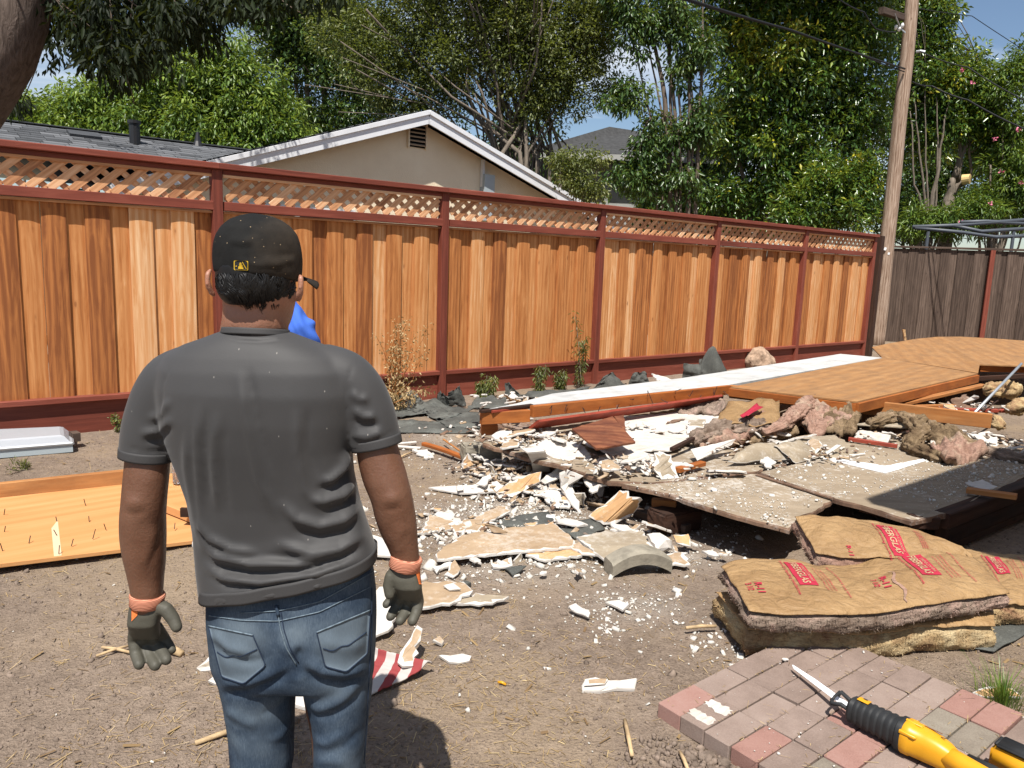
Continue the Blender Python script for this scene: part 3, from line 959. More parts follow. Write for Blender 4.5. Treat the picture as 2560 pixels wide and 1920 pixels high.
# many stemmed olive tree
Y = 17.5
st = []
bx = [1060, 1078, 1094, 1108, 1122, 1136, 1150, 1164, 1178, 1196, 1210]
tops = [(735, 90), (790, 20), (850, -40), (930, -60), (985, -90), (1040, -90), (1085, -90), (1130, -90), (1180, -80), (1235, -20), (1290, 60), (770, 150), (900, 0), (1010, -60), (1160, -60), (1060, -80), (960, 40), (830, 60), (1110, -90), (1205, 20)]
for i, (tu, tv) in enumerate(tops):
    b0 = spot_y(bx[(i * 7) % 11] * K, 430 * K, Y + random.uniform(-.5, .5)); b0.z = 0
    b1 = spot_y((bx[(i * 7) % 11] + (tu - 1130) * .12) * K, 330 * K, Y + random.uniform(-.5, .5))
    b2 = spot_y((1130 + (tu - 1130) * .52) * K, (330 + (tv - 330) * .45) * K, Y + random.uniform(-.9, .7))
    b3 = spot_y(tu * K, tv * K, Y + random.uniform(-1.5, 1.0))
    st.append(([b0, b1, b2, b3], random.uniform(.035, .07)))
st += [([s[0][0] + Vector((random.uniform(-.5, .5), .2, 0)), s[0][1] + Vector((random.uniform(-.4, .4), .2, 0)), s[0][2] + Vector((random.uniform(-.5, .5), 0, .2)), s[0][3] + Vector((random.uniform(-.6, .6), 0, -.3))], .03) for s in st[:20]] + [([s[0][0] + Vector((random.uniform(-.6, .6), .3, 0)), s[0][1] + Vector((random.uniform(-.5, .5), .3, 0)), s[0][2] + Vector((random.uniform(-.7, .7), .2, 0)), s[0][3] + Vector((random.uniform(-.9, .9), .2, -.8))], .028) for s in st[:20]]
tree('many_stemmed_tree', gbase(1130, Y), 'large olive tree with a fan of thin bare stems rising behind the house gable', [ell(760, 60, Y, 80, 100), ell(830, 140, Y, 95, 90), ell(900, 40, Y, 100), ell(960, 170, Y, 100, 90), ell(1020, 50, Y, 110), ell(1120, 110, Y, 110), ell(1130, 0, Y, 110), ell(1220, 90, Y, 105), ell(1215, 200, Y, 80, 60), ell(1290, 130, Y, 75, 85), ell(1280, 20, Y, 90), ell(1010, -90, Y, 200, 90), ell(880, 230, Y, 70, 45), ell(1150, 250, Y, 70, 50)], 900, 100, .38, .092, 'leaf_olive', 'bark_grey', stems=st, droop=.15, tone=(.45, .22), branches=130, aspect=.42)
# slender trees with sky showing through
Y = 16.5
st = []
for (u0, u1, u2, r) in ((1476, 1440, 1392, .07), (1484, 1458, 1425, .05), (1466, 1450, 1440, .045), (1500, 1490, 1478, .05), (1452, 1430, 1372, .03), (1510, 1512, 1520, .05), (1490, 1470, 1452, .035), (1460, 1405, 1335, .025), (1495, 1500, 1470, .03)):
    b0 = spot_y(u0 * K, 460 * K, Y); b0.z = 0
    st.append(([b0, spot_y(u1 * K, 250 * K, Y), spot_y((u1 + u2) / 2 * K, 100 * K, Y + .2), spot_y(u2 * K, -40 * K, Y + .2)], r))
tree('slender_tree', gbase(1480, Y), 'slender dark stemmed tree with open crown and sky between its stems', [ell(1350, 210, Y, 50, 45), ell(1395, 325, Y, 48, 45), ell(1375, 385, Y, 55, 40), ell(1450, 400, Y, 60, 45), ell(1385, 60, Y, 45, 60), ell(1445, 30, Y, 50, 60), ell(1500, 120, Y, 45, 80), ell(1505, 270, Y, 42, 60), ell(1430, 290, Y, 35, 45), ell(1340, 0, Y, 50, 40)], 230, 60, .3, .135, 'leaf_dark', 'bark_mid', stems=st, droop=.6, tone=(.5, .22), branches=70)
# big glossy tree
Y = 19.0
yel = np.array([tuple(spot_y(u * K, v * K, Y - 1.3)) for u, v in ((1620, 60), (1690, 95), (1750, 60), (1560, 245), (1545, 290), (1600, 120), (1530, 215))])
def ytone(c):
    d = np.min(np.linalg.norm((c[:, None] - yel[None])[:, :, [0, 2]], axis=2), axis=1)
    return np.clip(rng.normal(.42, .18, len(c)) + .5 * np.exp(-(d / .45) ** 2) * (c[:, 1] < Y + .1), 0, 1)
tree('glossy_tree', gbase(1790, Y), 'broad dense dark tree with glossy leaves and yellow new growth left of the pole', [ell(1560, 60, Y, 70, 90), ell(1640, 40, Y, 90), ell(1740, 40, Y, 100), ell(1850, 30, Y, 100), ell(1600, 200, Y, 85), ell(1700, 160, Y, 110), ell(1820, 160, Y, 110), ell(1570, 300, Y, 60, 55), ell(1660, 300, Y, 90, 80), ell(1780, 290, Y, 100), ell(1870, 270, Y, 75, 90), ell(1590, 420, Y, 75, 60), ell(1700, 400, Y, 100, 75), ell(1700, -100, Y, 260, 110)], 1050, 74, .42, .15, 'leaf_gloss', 'bark_mid', droop=.35, branches=90, trunk_r=.2, tonefn=ytone)
Y = 17.9
tree('glossy_shrub', gbase(1790, Y), 'rounded mid green shrub rising above the lattice beside the pole', [ell(1790, 390, Y, 60, 55), ell(1740, 430, Y, 55, 45), ell(1840, 420, Y, 55, 60), ell(1870, 375, Y, 35, 40), ell(1785, 465, Y, 100, 40), ell(1700, 470, Y, 45, 25)], 230, 72, .28, .125, 'leaf_gloss', tone=(.55, .14), branches=20, trunk_r=.05, droop=.2)
# pruned tree and its shoots behind the grey fence
Y = 21.5
tp = lambda u, v, dy=0: spot_y(u * K, v * K, Y + dy)
b0 = tp(2040, 560); b0.z = 0
st = [([b0, tp(2050, 440), tp(2062, 385)], .26), ([tp(2055, 420), tp(2085, 385), tp(2120, 378)], .12), ([tp(2062, 385), tp(2080, 330), tp(2110, 250), tp(2112, 120)], .1), ([tp(2070, 395), tp(2075, 300), tp(2068, 200)], .06), ([tp(2100, 385), tp(2095, 330), tp(2100, 260)], .05)]
b1 = tp(2010, 560, -.6); b1.z = 0
for (u0, v0, u1, v1, u2, v2, r) in ((2012, 440, 2030, 340, 2042, 248, .075), (2000, 440, 1985, 330, 1975, 200, .045), (1990, 440, 1975, 400, 1968, 240, .05), (2005, 440, 2000, 350, 1998, 180, .04), (2022, 430, 2026, 300, 2022, 200, .04)):
    st.append(([b1, tp(u0, v0, -.6), tp(u1, v1, -.6), tp(u2, v2, -.6)], r))
st.append(([tp(2130, 560), tp(2160, 450), tp(2212, 400)], .09))
st.append(([tp(2090, 420), tp(2140, 405), tp(2150, 430)], .05))
pt = tree('pruned_tree', gbase(2045, Y), 'tree with a sawn off trunk and upright shoots right of the pole', [ell(1975, 50, Y, 60, 80), ell(2015, 60, Y, 40, 80), ell(2000, 170, Y, 75, 80), ell(2060, 170, Y, 60, 70), ell(2115, 205, Y, 40, 55), ell(2030, 260, Y, 60, 50), ell(1990, 310, Y, 45, 60), ell(2110, 250, Y, 60, 60), ell(2150, 320, Y, 50, 55), ell(1950, -40, Y, 60, 50)], 480, 70, .4, .155, 'leaf_gloss', 'bark_grey', stems=st, tone=(.52, .18), branches=60, droop=.3)
mb = MB(); p = tp(2095, 386, -.35); mb.tube([p + Vector((-.12, .12, -.02)), p + Vector((.0, .0, .0)), p + Vector((.002, -.002, 0))], [.14, .125, .12], 14)
mb.build('cut_face', M['cutwood'], pt)
Y = 20.8
fl = tree('flowering_shrub', gbase(2190, Y), 'tall pink flowering shrub at the right edge behind the grey fence', [ell(2170, 190, Y, 32, 60), ell(2190, 280, Y, 45, 60), ell(2180, 390, Y, 55, 70), ell(2120, 450, Y, 60, 50), ell(2210, 150, Y, 35, 60), ell(2040, 480, Y, 55, 35), ell(1975, 480, Y, 40, 40), ell(2230, 420, Y, 60, 70)], 260, 66, .32, .16, 'leaf_bright', 'bark_grey', tone=(.38, .16), branches=40, trunk_r=.07, aspect=.22, cat='shrub')
pc = np.array([tuple(spot_y(u * K, v * K, Y - .8)) for u, v in ((2078, 152), (2100, 178), (2150, 300), (2165, 370), (2200, 280), (2140, 440), (2075, 478), (2205, 395))])
for c in pc:
    Vp, Fp, Tp = leaves(c[None], 16, .045, .05, .1, aspect=.9)
    v_, c_ = recenter_np(Vp)
    link('flower', mesh('flower', v_, Fp, M['petal']), fl, Matrix.Translation(c_))
# dark understory that closes the gap below the crowns
Y = 20.5
tree('understory_shrub', gbase(1590, Y), 'dark shaded shrub filling the space under the glossy tree above the lattice', [ell(1500, 440, Y, 60, 50), ell(1560, 460, Y, 70, 50), ell(1640, 455, Y, 80, 55), ell(1420, 455, Y, 60, 40)], 170, 60, .36, .17, 'leaf_dark', tone=(.3, .15), branches=20, trunk_r=.05, cat='shrub')
Y = 15.0
tree('small_shrub', gbase(1285, Y), 'small yellowish shrub between the beige and the grey house', [ell(1275, 415, Y, 32, 28), ell(1240, 385, Y, 40, 34), ell(1230, 345, Y, 40, 22), ell(1290, 340, Y, 36, 20)], 80, 46, .2, .08, 'leaf_olive', tone=(.6, .15), branches=16, trunk_r=.03, cat='shrub')

# big old tree at the left with hanging foliage
Y = 9.0
q = lambda u, v, dy=0: spot_y(u * K, v * K, Y + dy)
b0 = q(-330, 560); b0.z = -.1
nt_ = thing('old_tree', b0, 'massive leaning trunk in the top left corner with dark hanging foliage', 'tree')
mb = MB()
path = [b0, q(-150, 330), q(-58, 205), q(2, 110), q(36, 20), q(52, -150)]
fine = []
for a, b_ in zip(path[:-1], path[1:]):
    for i in range(6): fine.append(a.lerp(b_, i / 6))
fine.append(path[-1])
for _ in range(2):
    fine = [fine[0]] + [(fine[i - 1] + fine[i] * 2 + fine[i + 1]) / 4 for i in range(1, len(fine) - 1)] + [fine[-1]]
mb.tube(fine, [.42 - .1 * i / (len(fine) - 1) for i in range(len(fine))], 28)
tr = mb.build('trunk', M['bark_dark'], nt_, smooth=True)
mb = MB()
hang = []
def hcl(du, dv, n, sx, sv, dy=1.2):
    for _ in range(n):
        hang.append(tuple(q(du + random.gauss(0, sx), dv + random.gauss(0, sv), random.uniform(-dy, dy) if du > 140 else random.uniform(.9, 2.0))))
for (du, dv, n, sx, sv) in ((150, 30, 14, 26, 28), (200, 40, 26, 30, 38), (270, 50, 26, 30, 45), (265, 130, 12, 18, 22), (330, 35, 24, 30, 35), (385, 55, 16, 24, 25), (430, 30, 16, 22, 22), (480, 20, 12, 20, 18), (112, 100, 4, 10, 20), (215, 110, 6, 14, 12), (310, 110, 9, 20, 14), (560, -10, 14, 40, 18), (650, -20, 12, 40, 15), (20, 215, 4, 12, 8)):
    hcl(du, dv, n, sx, sv)
for _ in range(150):
    hang.append(tuple(q(random.uniform(110, 750), random.uniform(-420, -50), random.uniform(-1.0, 2.4))))
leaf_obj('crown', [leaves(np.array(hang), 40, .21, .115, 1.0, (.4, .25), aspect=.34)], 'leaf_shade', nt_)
for c in random.sample(hang, 120):
    a = q(20 + random.uniform(-40, 300), -260, random.uniform(-1, 1))
    mb.tube(stem_curve(a, Vector(c), .15, 5, .03), [.022, .018, .014, .011, .008, .005], 5)
for (u0, v0, u1, v1, u2, v2) in ((225, -20, 250, 60, 262, 160), (250, 0, 240, 90, 258, 185), (262, 100, 275, 170, 290, 225), (560, -20, 620, 10, 655, 30)):
    mb.tube(stem_curve(q(u0, v0), q(u1, v1), .1, 4) + stem_curve(q(u1, v1), q(u2, v2), .1, 4)[1:], .006, 5)
tag(mb.build('limbs', M['bark_mid'], nt_, smooth=True), kind='stuff')

# darker growth behind the pole that closes the gaps above the grey fence
Y = 25.0
tree('backdrop_tree', gbase(2000, Y), 'dark leafy tree in the background just right of the pole', [ell(1950, 260, Y, 55, 80), ell(1990, 370, Y, 80, 70), ell(1940, 430, Y, 70, 60), ell(2060, 330, Y, 60, 70), ell(2050, 430, Y, 80, 50), ell(1965, 480, Y, 90, 40)], 260, 66, .45, .16, 'leaf_dark', tone=(.35, .2), branches=20, droop=.3)
tree('backdrop_tree', gbase(2160, Y), 'leafy background tree behind the pink flowering shrub', [ell(2140, 350, Y, 70, 60), ell(2200, 420, Y, 70, 60), ell(2110, 460, Y, 90, 45), ell(2210, 330, Y, 50, 50)], 180, 66, .45, .16, 'leaf_bright', tone=(.25, .2), branches=16, droop=.3)
Y = 21.5
tree('understory_shrub', gbase(1130, Y), 'dark hedge behind the stems of the many stemmed tree', [ell(1060, 370, Y, 70, 60), ell(1130, 390, Y, 80, 60), ell(1210, 400, Y, 70, 45), ell(980, 330, Y, 70, 50), ell(1110, 300, Y, 70, 50)], 170, 66, .4, .14, 'leaf_dark', tone=(.25, .15), branches=10, trunk_r=.05, cat='hedge')
tree('backdrop_tree', gbase(1560, Y + 2), 'shadowy background tree between the slender stems and the glossy tree', [ell(1530, 350, Y + 2, 60, 60), ell(1480, 400, Y + 2, 60, 50), ell(1580, 260, Y + 2, 60, 70)], 130, 66, .45, .15, 'leaf_dark', tone=(.25, .15), branches=10)

# grey metal frame left on top of the grey fence line
Y = 19.4
fr = thing('metal_frame', spot_y(2350, 640, Y) * 1.0, 'slate grey tubular metal frame behind the top of the weathered fence', 'metal frame')
for pts in (((1972, 490), (2060, 487), (2212, 475)), ((2060, 487), (2120, 500), (2212, 494)), ((1975, 492), (2080, 502), (2150, 512), (2230, 509)), ((2075, 480), (2130, 478), (2230, 484))):
    mb = MB(); mb.tube([spot_y(u * K, v * K, Y) for u, v in pts], .045, 8)
    mb.build('tube', M['slategrey'], fr, smooth=True)
for u in (2005, 2190):
    mb = MB(); p = spot_y(u * K, 500 * K, Y); mb.tube([Vector((p.x, p.y, 0)), p], .04, 8); mb.build('leg', M['slategrey'], fr)
# ------------------------------------------------------------------ debris materials
def board_mat(name, a, b_, dust=.5, sc=3.0):
    """paper or floor face with grain, scuffs and plaster dust"""
    b = NB(name)
    v = b.coord('Object', rand=21.0)
    n = b.noise(v, sc, 5, .65, .5)
    streak = b.noise(b.coord('Object', (2, 14, 6), rand=9.0), 1.5, 4, .6)
    col = b.ramp(b.math('ADD', b.math('MULTIPLY', n, .6), b.math('MULTIPLY', streak, .4)), [(.3, a), (.68, b_)])
    d = b.noise(v, 26, 5, .75)
    d2 = b.noise(v, 2.2, 3, .6)
    dm = b.ramp(b.math('ADD', b.math('MULTIPLY', d, .65), b.math('MULTIPLY', d2, .45)), [(.56, G0), (.68, (dust, dust, dust, 1))])
    col = b.mix(dm, col, (.58, .55, .5, 1))
    b.bsdf(col, .9, b.bump(b.math('ADD', d, n), .35, .006), .15)
    return b.mat
M['paper'] = board_mat('drywall_paper', (.24, .165, .1, 1), (.41, .3, .195, 1), .35)
M['paper_o'] = board_mat('orange_paper', (.36, .2, .09, 1), (.52, .33, .17, 1), .25)
M['paper_g'] = board_mat('grey_tan_paper', (.2, .16, .115, 1), (.34, .28, .2, 1), .35)
M['gyp'] = board_mat('gypsum', (.44, .405, .36, 1), (.6, .57, .53, 1), .3, 8)
M['gypdirty'] = board_mat('dirty_plaster', (.38, .33, .28, 1), (.62, .58, .53, 1), .7, 6)
M['floor'] = board_mat('dusty_floor', (.19, .145, .1, 1), (.33, .265, .19, 1), .55, 1.6)
M['rot'] = board_mat('rotten_ply', (.07, .04, .028, 1), (.24, .15, .1, 1), .25, 7)
M['concrete'] = plain('concrete', (.24, .215, .17, 1), .95, .1, 14, .25, .6, 90)
M['stone'] = plain('rough_stone', (.34, .24, .17, 1), .95, .1, 12, .4, .9, 40)
def felt_mat():
    b = NB('roofing_felt')
    v = b.coord('Object')
    n = b.noise(v, 2.6, 4, .65, .6)
    g = b.noise(v, 130, 2, .8)
    col = b.ramp(b.math('ADD', b.math('MULTIPLY', n, .6), b.math('MULTIPLY', g, .4)), [(.32, (.032, .032, .03, 1)), (.5, (.078, .08, .072, 1)), (.7, (.17, .178, .16, 1))])
    b.bsdf(col, .85, b.bump(g, .5, .003), .25)
    return b.mat
M['felt'] = felt_mat()
M['oldwhite'] = board_mat('scuffed_white_paint', (.3, .3, .29, 1), (.55, .55, .535, 1), .2, 3.5)
def fibre_mat(name, a, b_, c):
    b = NB(name)
    v = b.coord('Object')
    n = b.noise(v, 5, 4, .65, .8)
    f = b.noise(b.coord('Object', (14, 14, 60)), 2.0, 5, .8, 1.0)
    col = b.ramp(n, [(.34, a), (.5, b_), (.66, c)])
    col = b.mix(b.ramp(f, [(.35, (.55, .55, .55, 1)), (.6, G0)]), col, tuple(x * .35 for x in a[:3]) + (1,))
    b.bsdf(col, .98, b.bump(f, .9, .012), .05)
    return b.mat
M['fib_yellow'] = fibre_mat('yellow_fibre', (.3, .17, .1, 1), (.5, .36, .19, 1), (.62, .5, .3, 1))
M['fib_pink'] = fibre_mat('pink_fibre', (.28, .165, .12, 1), (.4, .25, .19, 1), (.43, .33, .24, 1))
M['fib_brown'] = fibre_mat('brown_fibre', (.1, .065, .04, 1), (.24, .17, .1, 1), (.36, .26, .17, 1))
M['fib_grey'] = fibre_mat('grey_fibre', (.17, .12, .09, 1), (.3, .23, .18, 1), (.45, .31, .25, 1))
def kraft_mat():
    b = NB('kraft_paper')
    v = b.coord('Object')
    n = b.noise(v, 3.5, 4, .6, .8)
    cr = b.n('TexVoronoi', {'Vector': b.coord('Object', (1, 1.4, 1)), 'Scale': 9.0}, feature='DISTANCE_TO_EDGE').outputs[0]
    cn = b.noise(v, 22, 4, .6, 1.5)
    h = b.math('ADD', b.math('MULTIPLY', b.ramp(cr, [(0, G0), (.2, G1)]), .35), cn)
    col = b.ramp(n, [(.3, (.235, .138, .06, 1)), (.7, (.34, .215, .1, 1))])
    b.bsdf(col, .58, b.bump(h, .85, .016), .35)
    return b.mat
M['kraft'] = kraft_mat()
M['print'] = plain('red_print', (.36, .022, .045, 1), .6, .3, 30, .12)
M['steel'] = plain('steel_rod', (.45, .48, .52, 1), .35, .5, Metallic=.5)

def zz(ox, oy, s):
    return lambda X, Y, z=0.0: spot(ox + X * s, oy + Y * s, z)
zA = zz(1000, 960, .22904); zB = zz(1450, 960, .22904); zC = zz(2060, 820, .22904)
zD = zz(920, 1260, .36166); z2 = zz(1700, 800, .3918); z1 = zz(900, 800, .3918)
zL = zz(0, 1040, .24108)

def rough_outline(pts, step, jag, rs):
    out = []
    n = len(pts)
    for i in range(n):
        a, b_ = pts[i], pts[(i + 1) % n]
        d = b_ - a
        k = max(1, int(d.length / step))
        sd = Vector((d.y, -d.x, 0))
        if sd.length > 1e-6: sd.normalize()
        for j in range(k):
            o = 0 if j == 0 else rs.gauss(0, jag)
            out.append(a + d * (j / k) + sd * o)
    return out

def shard(name, label, cat, pts, thick=.013, top='paper', side='gyp', jag=.007, inset=.009, group=None, parent=None, step=.03, seed=None):
    """broken sheet: torn outline, paper face stepping down to a torn gypsum rim, real thickness"""
    rs = random.Random(seed if seed is not None else len(WM))
    pts = [Vector(p) for p in pts]
    nrm = Vector((0, 0, 0))
    for i in range(len(pts)):
        a, b_ = pts[i], pts[(i + 1) % len(pts)]
        nrm += Vector(((a.y - b_.y) * (a.z + b_.z), (a.z - b_.z) * (a.x + b_.x), (a.x - b_.x) * (a.y + b_.y)))
    if nrm.z < 0: pts.reverse(); nrm = -nrm
    nrm.normalize()
    o = rough_outline(pts, step, jag, rs)
    n = len(o)
    cen = sum(o, Vector()) / n
    top_v = []
    for p in o:
        d = cen - p
        k = min(.45, abs(rs.gauss(0, 1)) * inset / max(d.length, .01))
        top_v.append(p + d * k)
    V = [p - nrm * thick * .35 for p in o] + top_v + [p - nrm * thick for p in o]
    bumpy = [nrm * rs.gauss(0, .0012) for _ in range(n)]
    V = [v + (bumpy[i % n] if i < 2 * n else Vector()) for i, v in enumerate(V)]
    Fc, mi = [], []
    for i in range(n):
        j = (i + 1) % n
        Fc.append((i, j, n + j, n + i)); mi.append(1)
        Fc.append((2 * n + i, 2 * n + j, j, i)); mi.append(1)
    ax = nrm.orthogonal().normalized(); ay = nrm.cross(ax)
    for t in tessellate_polygon([[Vector((p.dot(ax), p.dot(ay), 0)) for p in top_v]]):
        Fc.append(tuple(n + i for i in t)); mi.append(0)
    for t in tessellate_polygon([[Vector((p.dot(ax), p.dot(ay), 0)) for p in o]]):
        Fc.append(tuple(2 * n + i for i in reversed(t))); mi.append(0)
    v, c = recenter(V)
    me = mesh(name, v, Fc, [M[top], M[side]], mi)
    bm = bmesh.new(); bm.from_mesh(me); bmesh.ops.recalc_face_normals(bm, faces=bm.faces); bm.to_mesh(me); bm.free()
    ob = link(name, me, parent, Matrix.Translation(c))
    return tag(ob, label, cat, group)

def patch(name, cs, nx, ny, hf, thick, mat, label=None, cat=None, parent=None, side=None, group=None, smooth=True):
    """bent sheet: four corners (a, b, c, d round the outline), hf(u, v) -> offset vector, real thickness"""
    a, b_, c, d = [Vector(p) for p in cs]
    top, bot = [], []
    for j in range(ny + 1):
        for i in range(nx + 1):
            u, v = i / nx, j / ny
            p = (a * (1 - u) + b_ * u) * (1 - v) + (d * (1 - u) + c * u) * v
            p = p + Vector(hf(u, v))
            top.append(p); bot.append(p - Vector((0, 0, thick)))
    W = nx + 1
    n = len(top)
    V = top + bot
    Fc, mi = [], []
    for j in range(ny):
        for i in range(nx):
            q = (j * W + i, j * W + i + 1, (j + 1) * W + i + 1, (j + 1) * W + i)
            Fc.append(q); mi.append(0)
            Fc.append(tuple(k + n for k in reversed(q))); mi.append(0)
    rim = [i for i in range(W)] + [j * W + nx for j in range(1, ny + 1)] + [ny * W + i for i in range(nx - 1, -1, -1)] + [j * W for j in range(ny - 1, 0, -1)]
    for i in range(len(rim)):
        p, q = rim[i], rim[(i + 1) % len(rim)]
        Fc.append((p, p + n, q + n, q)); mi.append(1)
    v, cc = recenter(V)
    me = mesh(name, v, Fc, [M[mat], M[side or mat]], mi, smooth)
    bm = bmesh.new(); bm.from_mesh(me); bmesh.ops.recalc_face_normals(bm, faces=bm.faces); bm.to_mesh(me); bm.free()
    return tag(link(name, me, parent, Matrix.Translation(cc)), label, cat, group)

def nz(u, v, s, k): return float(fbm(np.array([[u, v, k * 1.7]]), s, 2, k)[0])

def rock(name, cpos, size, mat, label, cat, seed, nsub=3, rough=.3, flat=0.0, group=None):
    bm = bmesh.new()
    bmesh.ops.create_icosphere(bm, subdivisions=nsub, radius=1)
    P_ = np.array([tuple(v.co) for v in bm.verts])
    f = 1 + rough * fbm(P_, 1.6, 3, seed)
    for v, k in zip(bm.verts, f):
        v.co = Vector((v.co.x * size[0], v.co.y * size[1], v.co.z * size[2])) * float(k)
    me = bpy.data.meshes.new(name); bm.to_mesh(me); bm.free()
    me.materials.append(M[mat])
    return tag(link(name, me, None, Matrix.Translation(Vector(cpos))), label, cat, group)

# ------------------------------------------------------------------ shed floor deck
dk = thing('shed_floor', spot(1980, 1220, 0), 'dusty demolished shed floor deck with torn left edge and a dark timber rim', 'floor deck')
ZD = .25
dL = [zA(900, 620, ZD), zA(1350, 800, ZD - .03), zA(1740, 900, ZD - .02), zB(460, 1090, ZD)]
def slab(name, pts, th, top, side, jag=.004, inset=.006, parent=dk): return shard(name, None, None, pts, th, top, side, jag, inset, None, parent, .05)
fl_b = FD * 5.0
# floor sheets, butted with open seams
s1 = [zB(460, 1090, ZD), zB(800, 1090, ZD), z2(490, 980, ZD + .0), z2(975, 1145, ZD), z2(870, 1215, ZD), z2(760, 1250, ZD), z2(700, 1335, ZD - .01), zB(1700, 1430, ZD), zB(1300, 1310, ZD), zB(980, 1200, ZD)]
slab('floor_panel', s1, .028, 'floor', 'rot')
s2 = [z2(505, 972, ZD + .004), z2(900, 880, ZD + .004), z2(1130, 740, ZD + .004), z2(1700, 760, ZD + .004), z2(2195, 830, ZD + .004), z2(2290, 960, ZD + .004), z2(1700, 1235, ZD + .004), z2(1480, 1280, ZD + .004), z2(1160, 1180, ZD + .004), z2(985, 1138, ZD + .004)]
slab('floor_panel', s2, .03, 'floor', 'rot', .002)
s3 = [zA(900, 640, ZD - .02), zA(1600, 480, ZD - .02), zB(1200, 250, ZD - .02), zB(2000, 400, ZD - .02), z2(880, 870, ZD - .012), z2(500, 965, ZD - .012), zB(800, 1080, ZD - .02), zB(300, 1060, ZD - .02), zA(1740, 880, ZD - .02), zA(1350, 790, ZD - .02)]
slab('floor_panel', s3, .03, 'floor', 'rot', .01, .012)
# layered rotten edge: several plies stepping down and out
edge = [zB(430, 1100, 0), zB(700, 1230, 0), zB(1000, 1330, 0), zB(1400, 1440, 0), zB(1800, 1540, 0), z2(690, 1375, 0)]
outd = Vector((-.62, -.72, 0)).normalized()
for k, (zt, out, th) in enumerate(((.215, .03, .02), (.19, .07, .018), (.165, .085, .022), (.135, .05, .035))):
    a = [p + outd * (out * (.7 + .5 * random.random()) - .03) + Vector((0, 0, zt)) for p in edge]
    far = [p + outd * (-.32) + Vector((0, 0, zt)) for p in reversed(edge)]
    slab('rotten_ply', a + far, th, 'rot', 'rot', .016, .01)
e2 = [zA(900, 640, 0), zA(1100, 720, 0), zA(1350, 850, 0), zA(1600, 960, 0)]
for k, (zt, out, th) in enumerate(((.2, .02, .02), (.175, .05, .03))):
    a = [p + outd * (out - .1) + Vector((0, 0, zt)) for p in e2]
    far = [p + Vector((.35, .25, zt)) for p in reversed(e2)]
    slab('rotten_ply', a + far, th, 'rot', 'rot', .016, .01)
# joists set back under the edge, rim timbers at the right
for f in (0.0, .45, .9, 1.35):
    p = spot(2010, 1290, .0) + Vector((-.62, .2, .085)) + Vector((-.5, .45, 0)) * f
    lumber('joist', p, p + FD * 3.4, .045, .14, M['darkwood'], dk)
r0, r1 = spot(2352, 1300, .21), spot(2560, 1213, .235)
rd = (r1 - r0); rd.z = 0; rd.normalize()
lumber('rim_joist', r0 + Vector((0, 0, -.0)), r0 + rd * 4.2, .09, .09, M['darkwood'], dk, ch=.006)
lumber('rim_joist', r0 + Vector((0, 0, -.095)) + rd * .04, r0 + Vector((0, 0, -.095)) + rd * 4.2, .08, .09, M['darkwood'], dk, ch=.006)
lumber('sill', r0 + Vector((0, 0, -.17)) + rd * .1, r0 + Vector((0, 0, -.17)) + rd * 4.2, .07, .05, M['darkwood'], dk, ch=.006)
q0 = z2(1480, 1290, .225)
lumber('rim_joist', q0 + Vector((0, .02, -.0)), r0 + Vector((-.05, -.03, -.005)), .07, .07, M['darkwood'], dk, ch=.006)
lumber('header', z2(1160, 1190, .22), z2(1500, 1275, .22), .06, .05, M['darkwood'], dk)
mb = MB(); mb.box((0, 0, 0), (.3, .15, .11)); 
for (p, rz, lab) in ((zB(1030, 1470, .06), .55, 'dark brown pier block under the torn edge of the shed floor'), (zA(880, 740, .1), .3, 'grey concrete pier block under the left corner of the shed floor')):
    bm = bmesh.new(); bmesh.ops.create_cube(bm, size=1)
    bmesh.ops.scale(bm, vec=(.3, .17, .13), verts=bm.verts)
    bmesh.ops.bevel(bm, geom=list(bm.edges), offset=.012, segments=2, affect='EDGES')
    bmesh.ops.subdivide_edges(bm, edges=[e for e in bm.edges if e.calc_length() > .08], cuts=3, use_grid_fill=True)
    for v in bm.verts: v.co += Vector((random.gauss(0, .002), random.gauss(0, .002), random.gauss(0, .002)))
    me = bpy.data.meshes.new('pier_block'); bm.to_mesh(me); bm.free(); me.materials.append(M['darkwood' if rz > .5 else 'concrete'])
    tag(link('pier_block', me, None, Matrix.Translation(p) @ Matrix.Rotation(rz, 4, 'Z')), lab, 'block')
lumber('timber_offcut', zB(610, 1400, .03), zB(1180, 1580, .03), .06, .05, M['greywood'], None, label='grey timber offcut on the soil below the torn floor edge', cat='timber')
lumber('timber_offcut', zB(790, 1310, .12), zB(1050, 1330, .13), .05, .07, M['lumber'], dk)

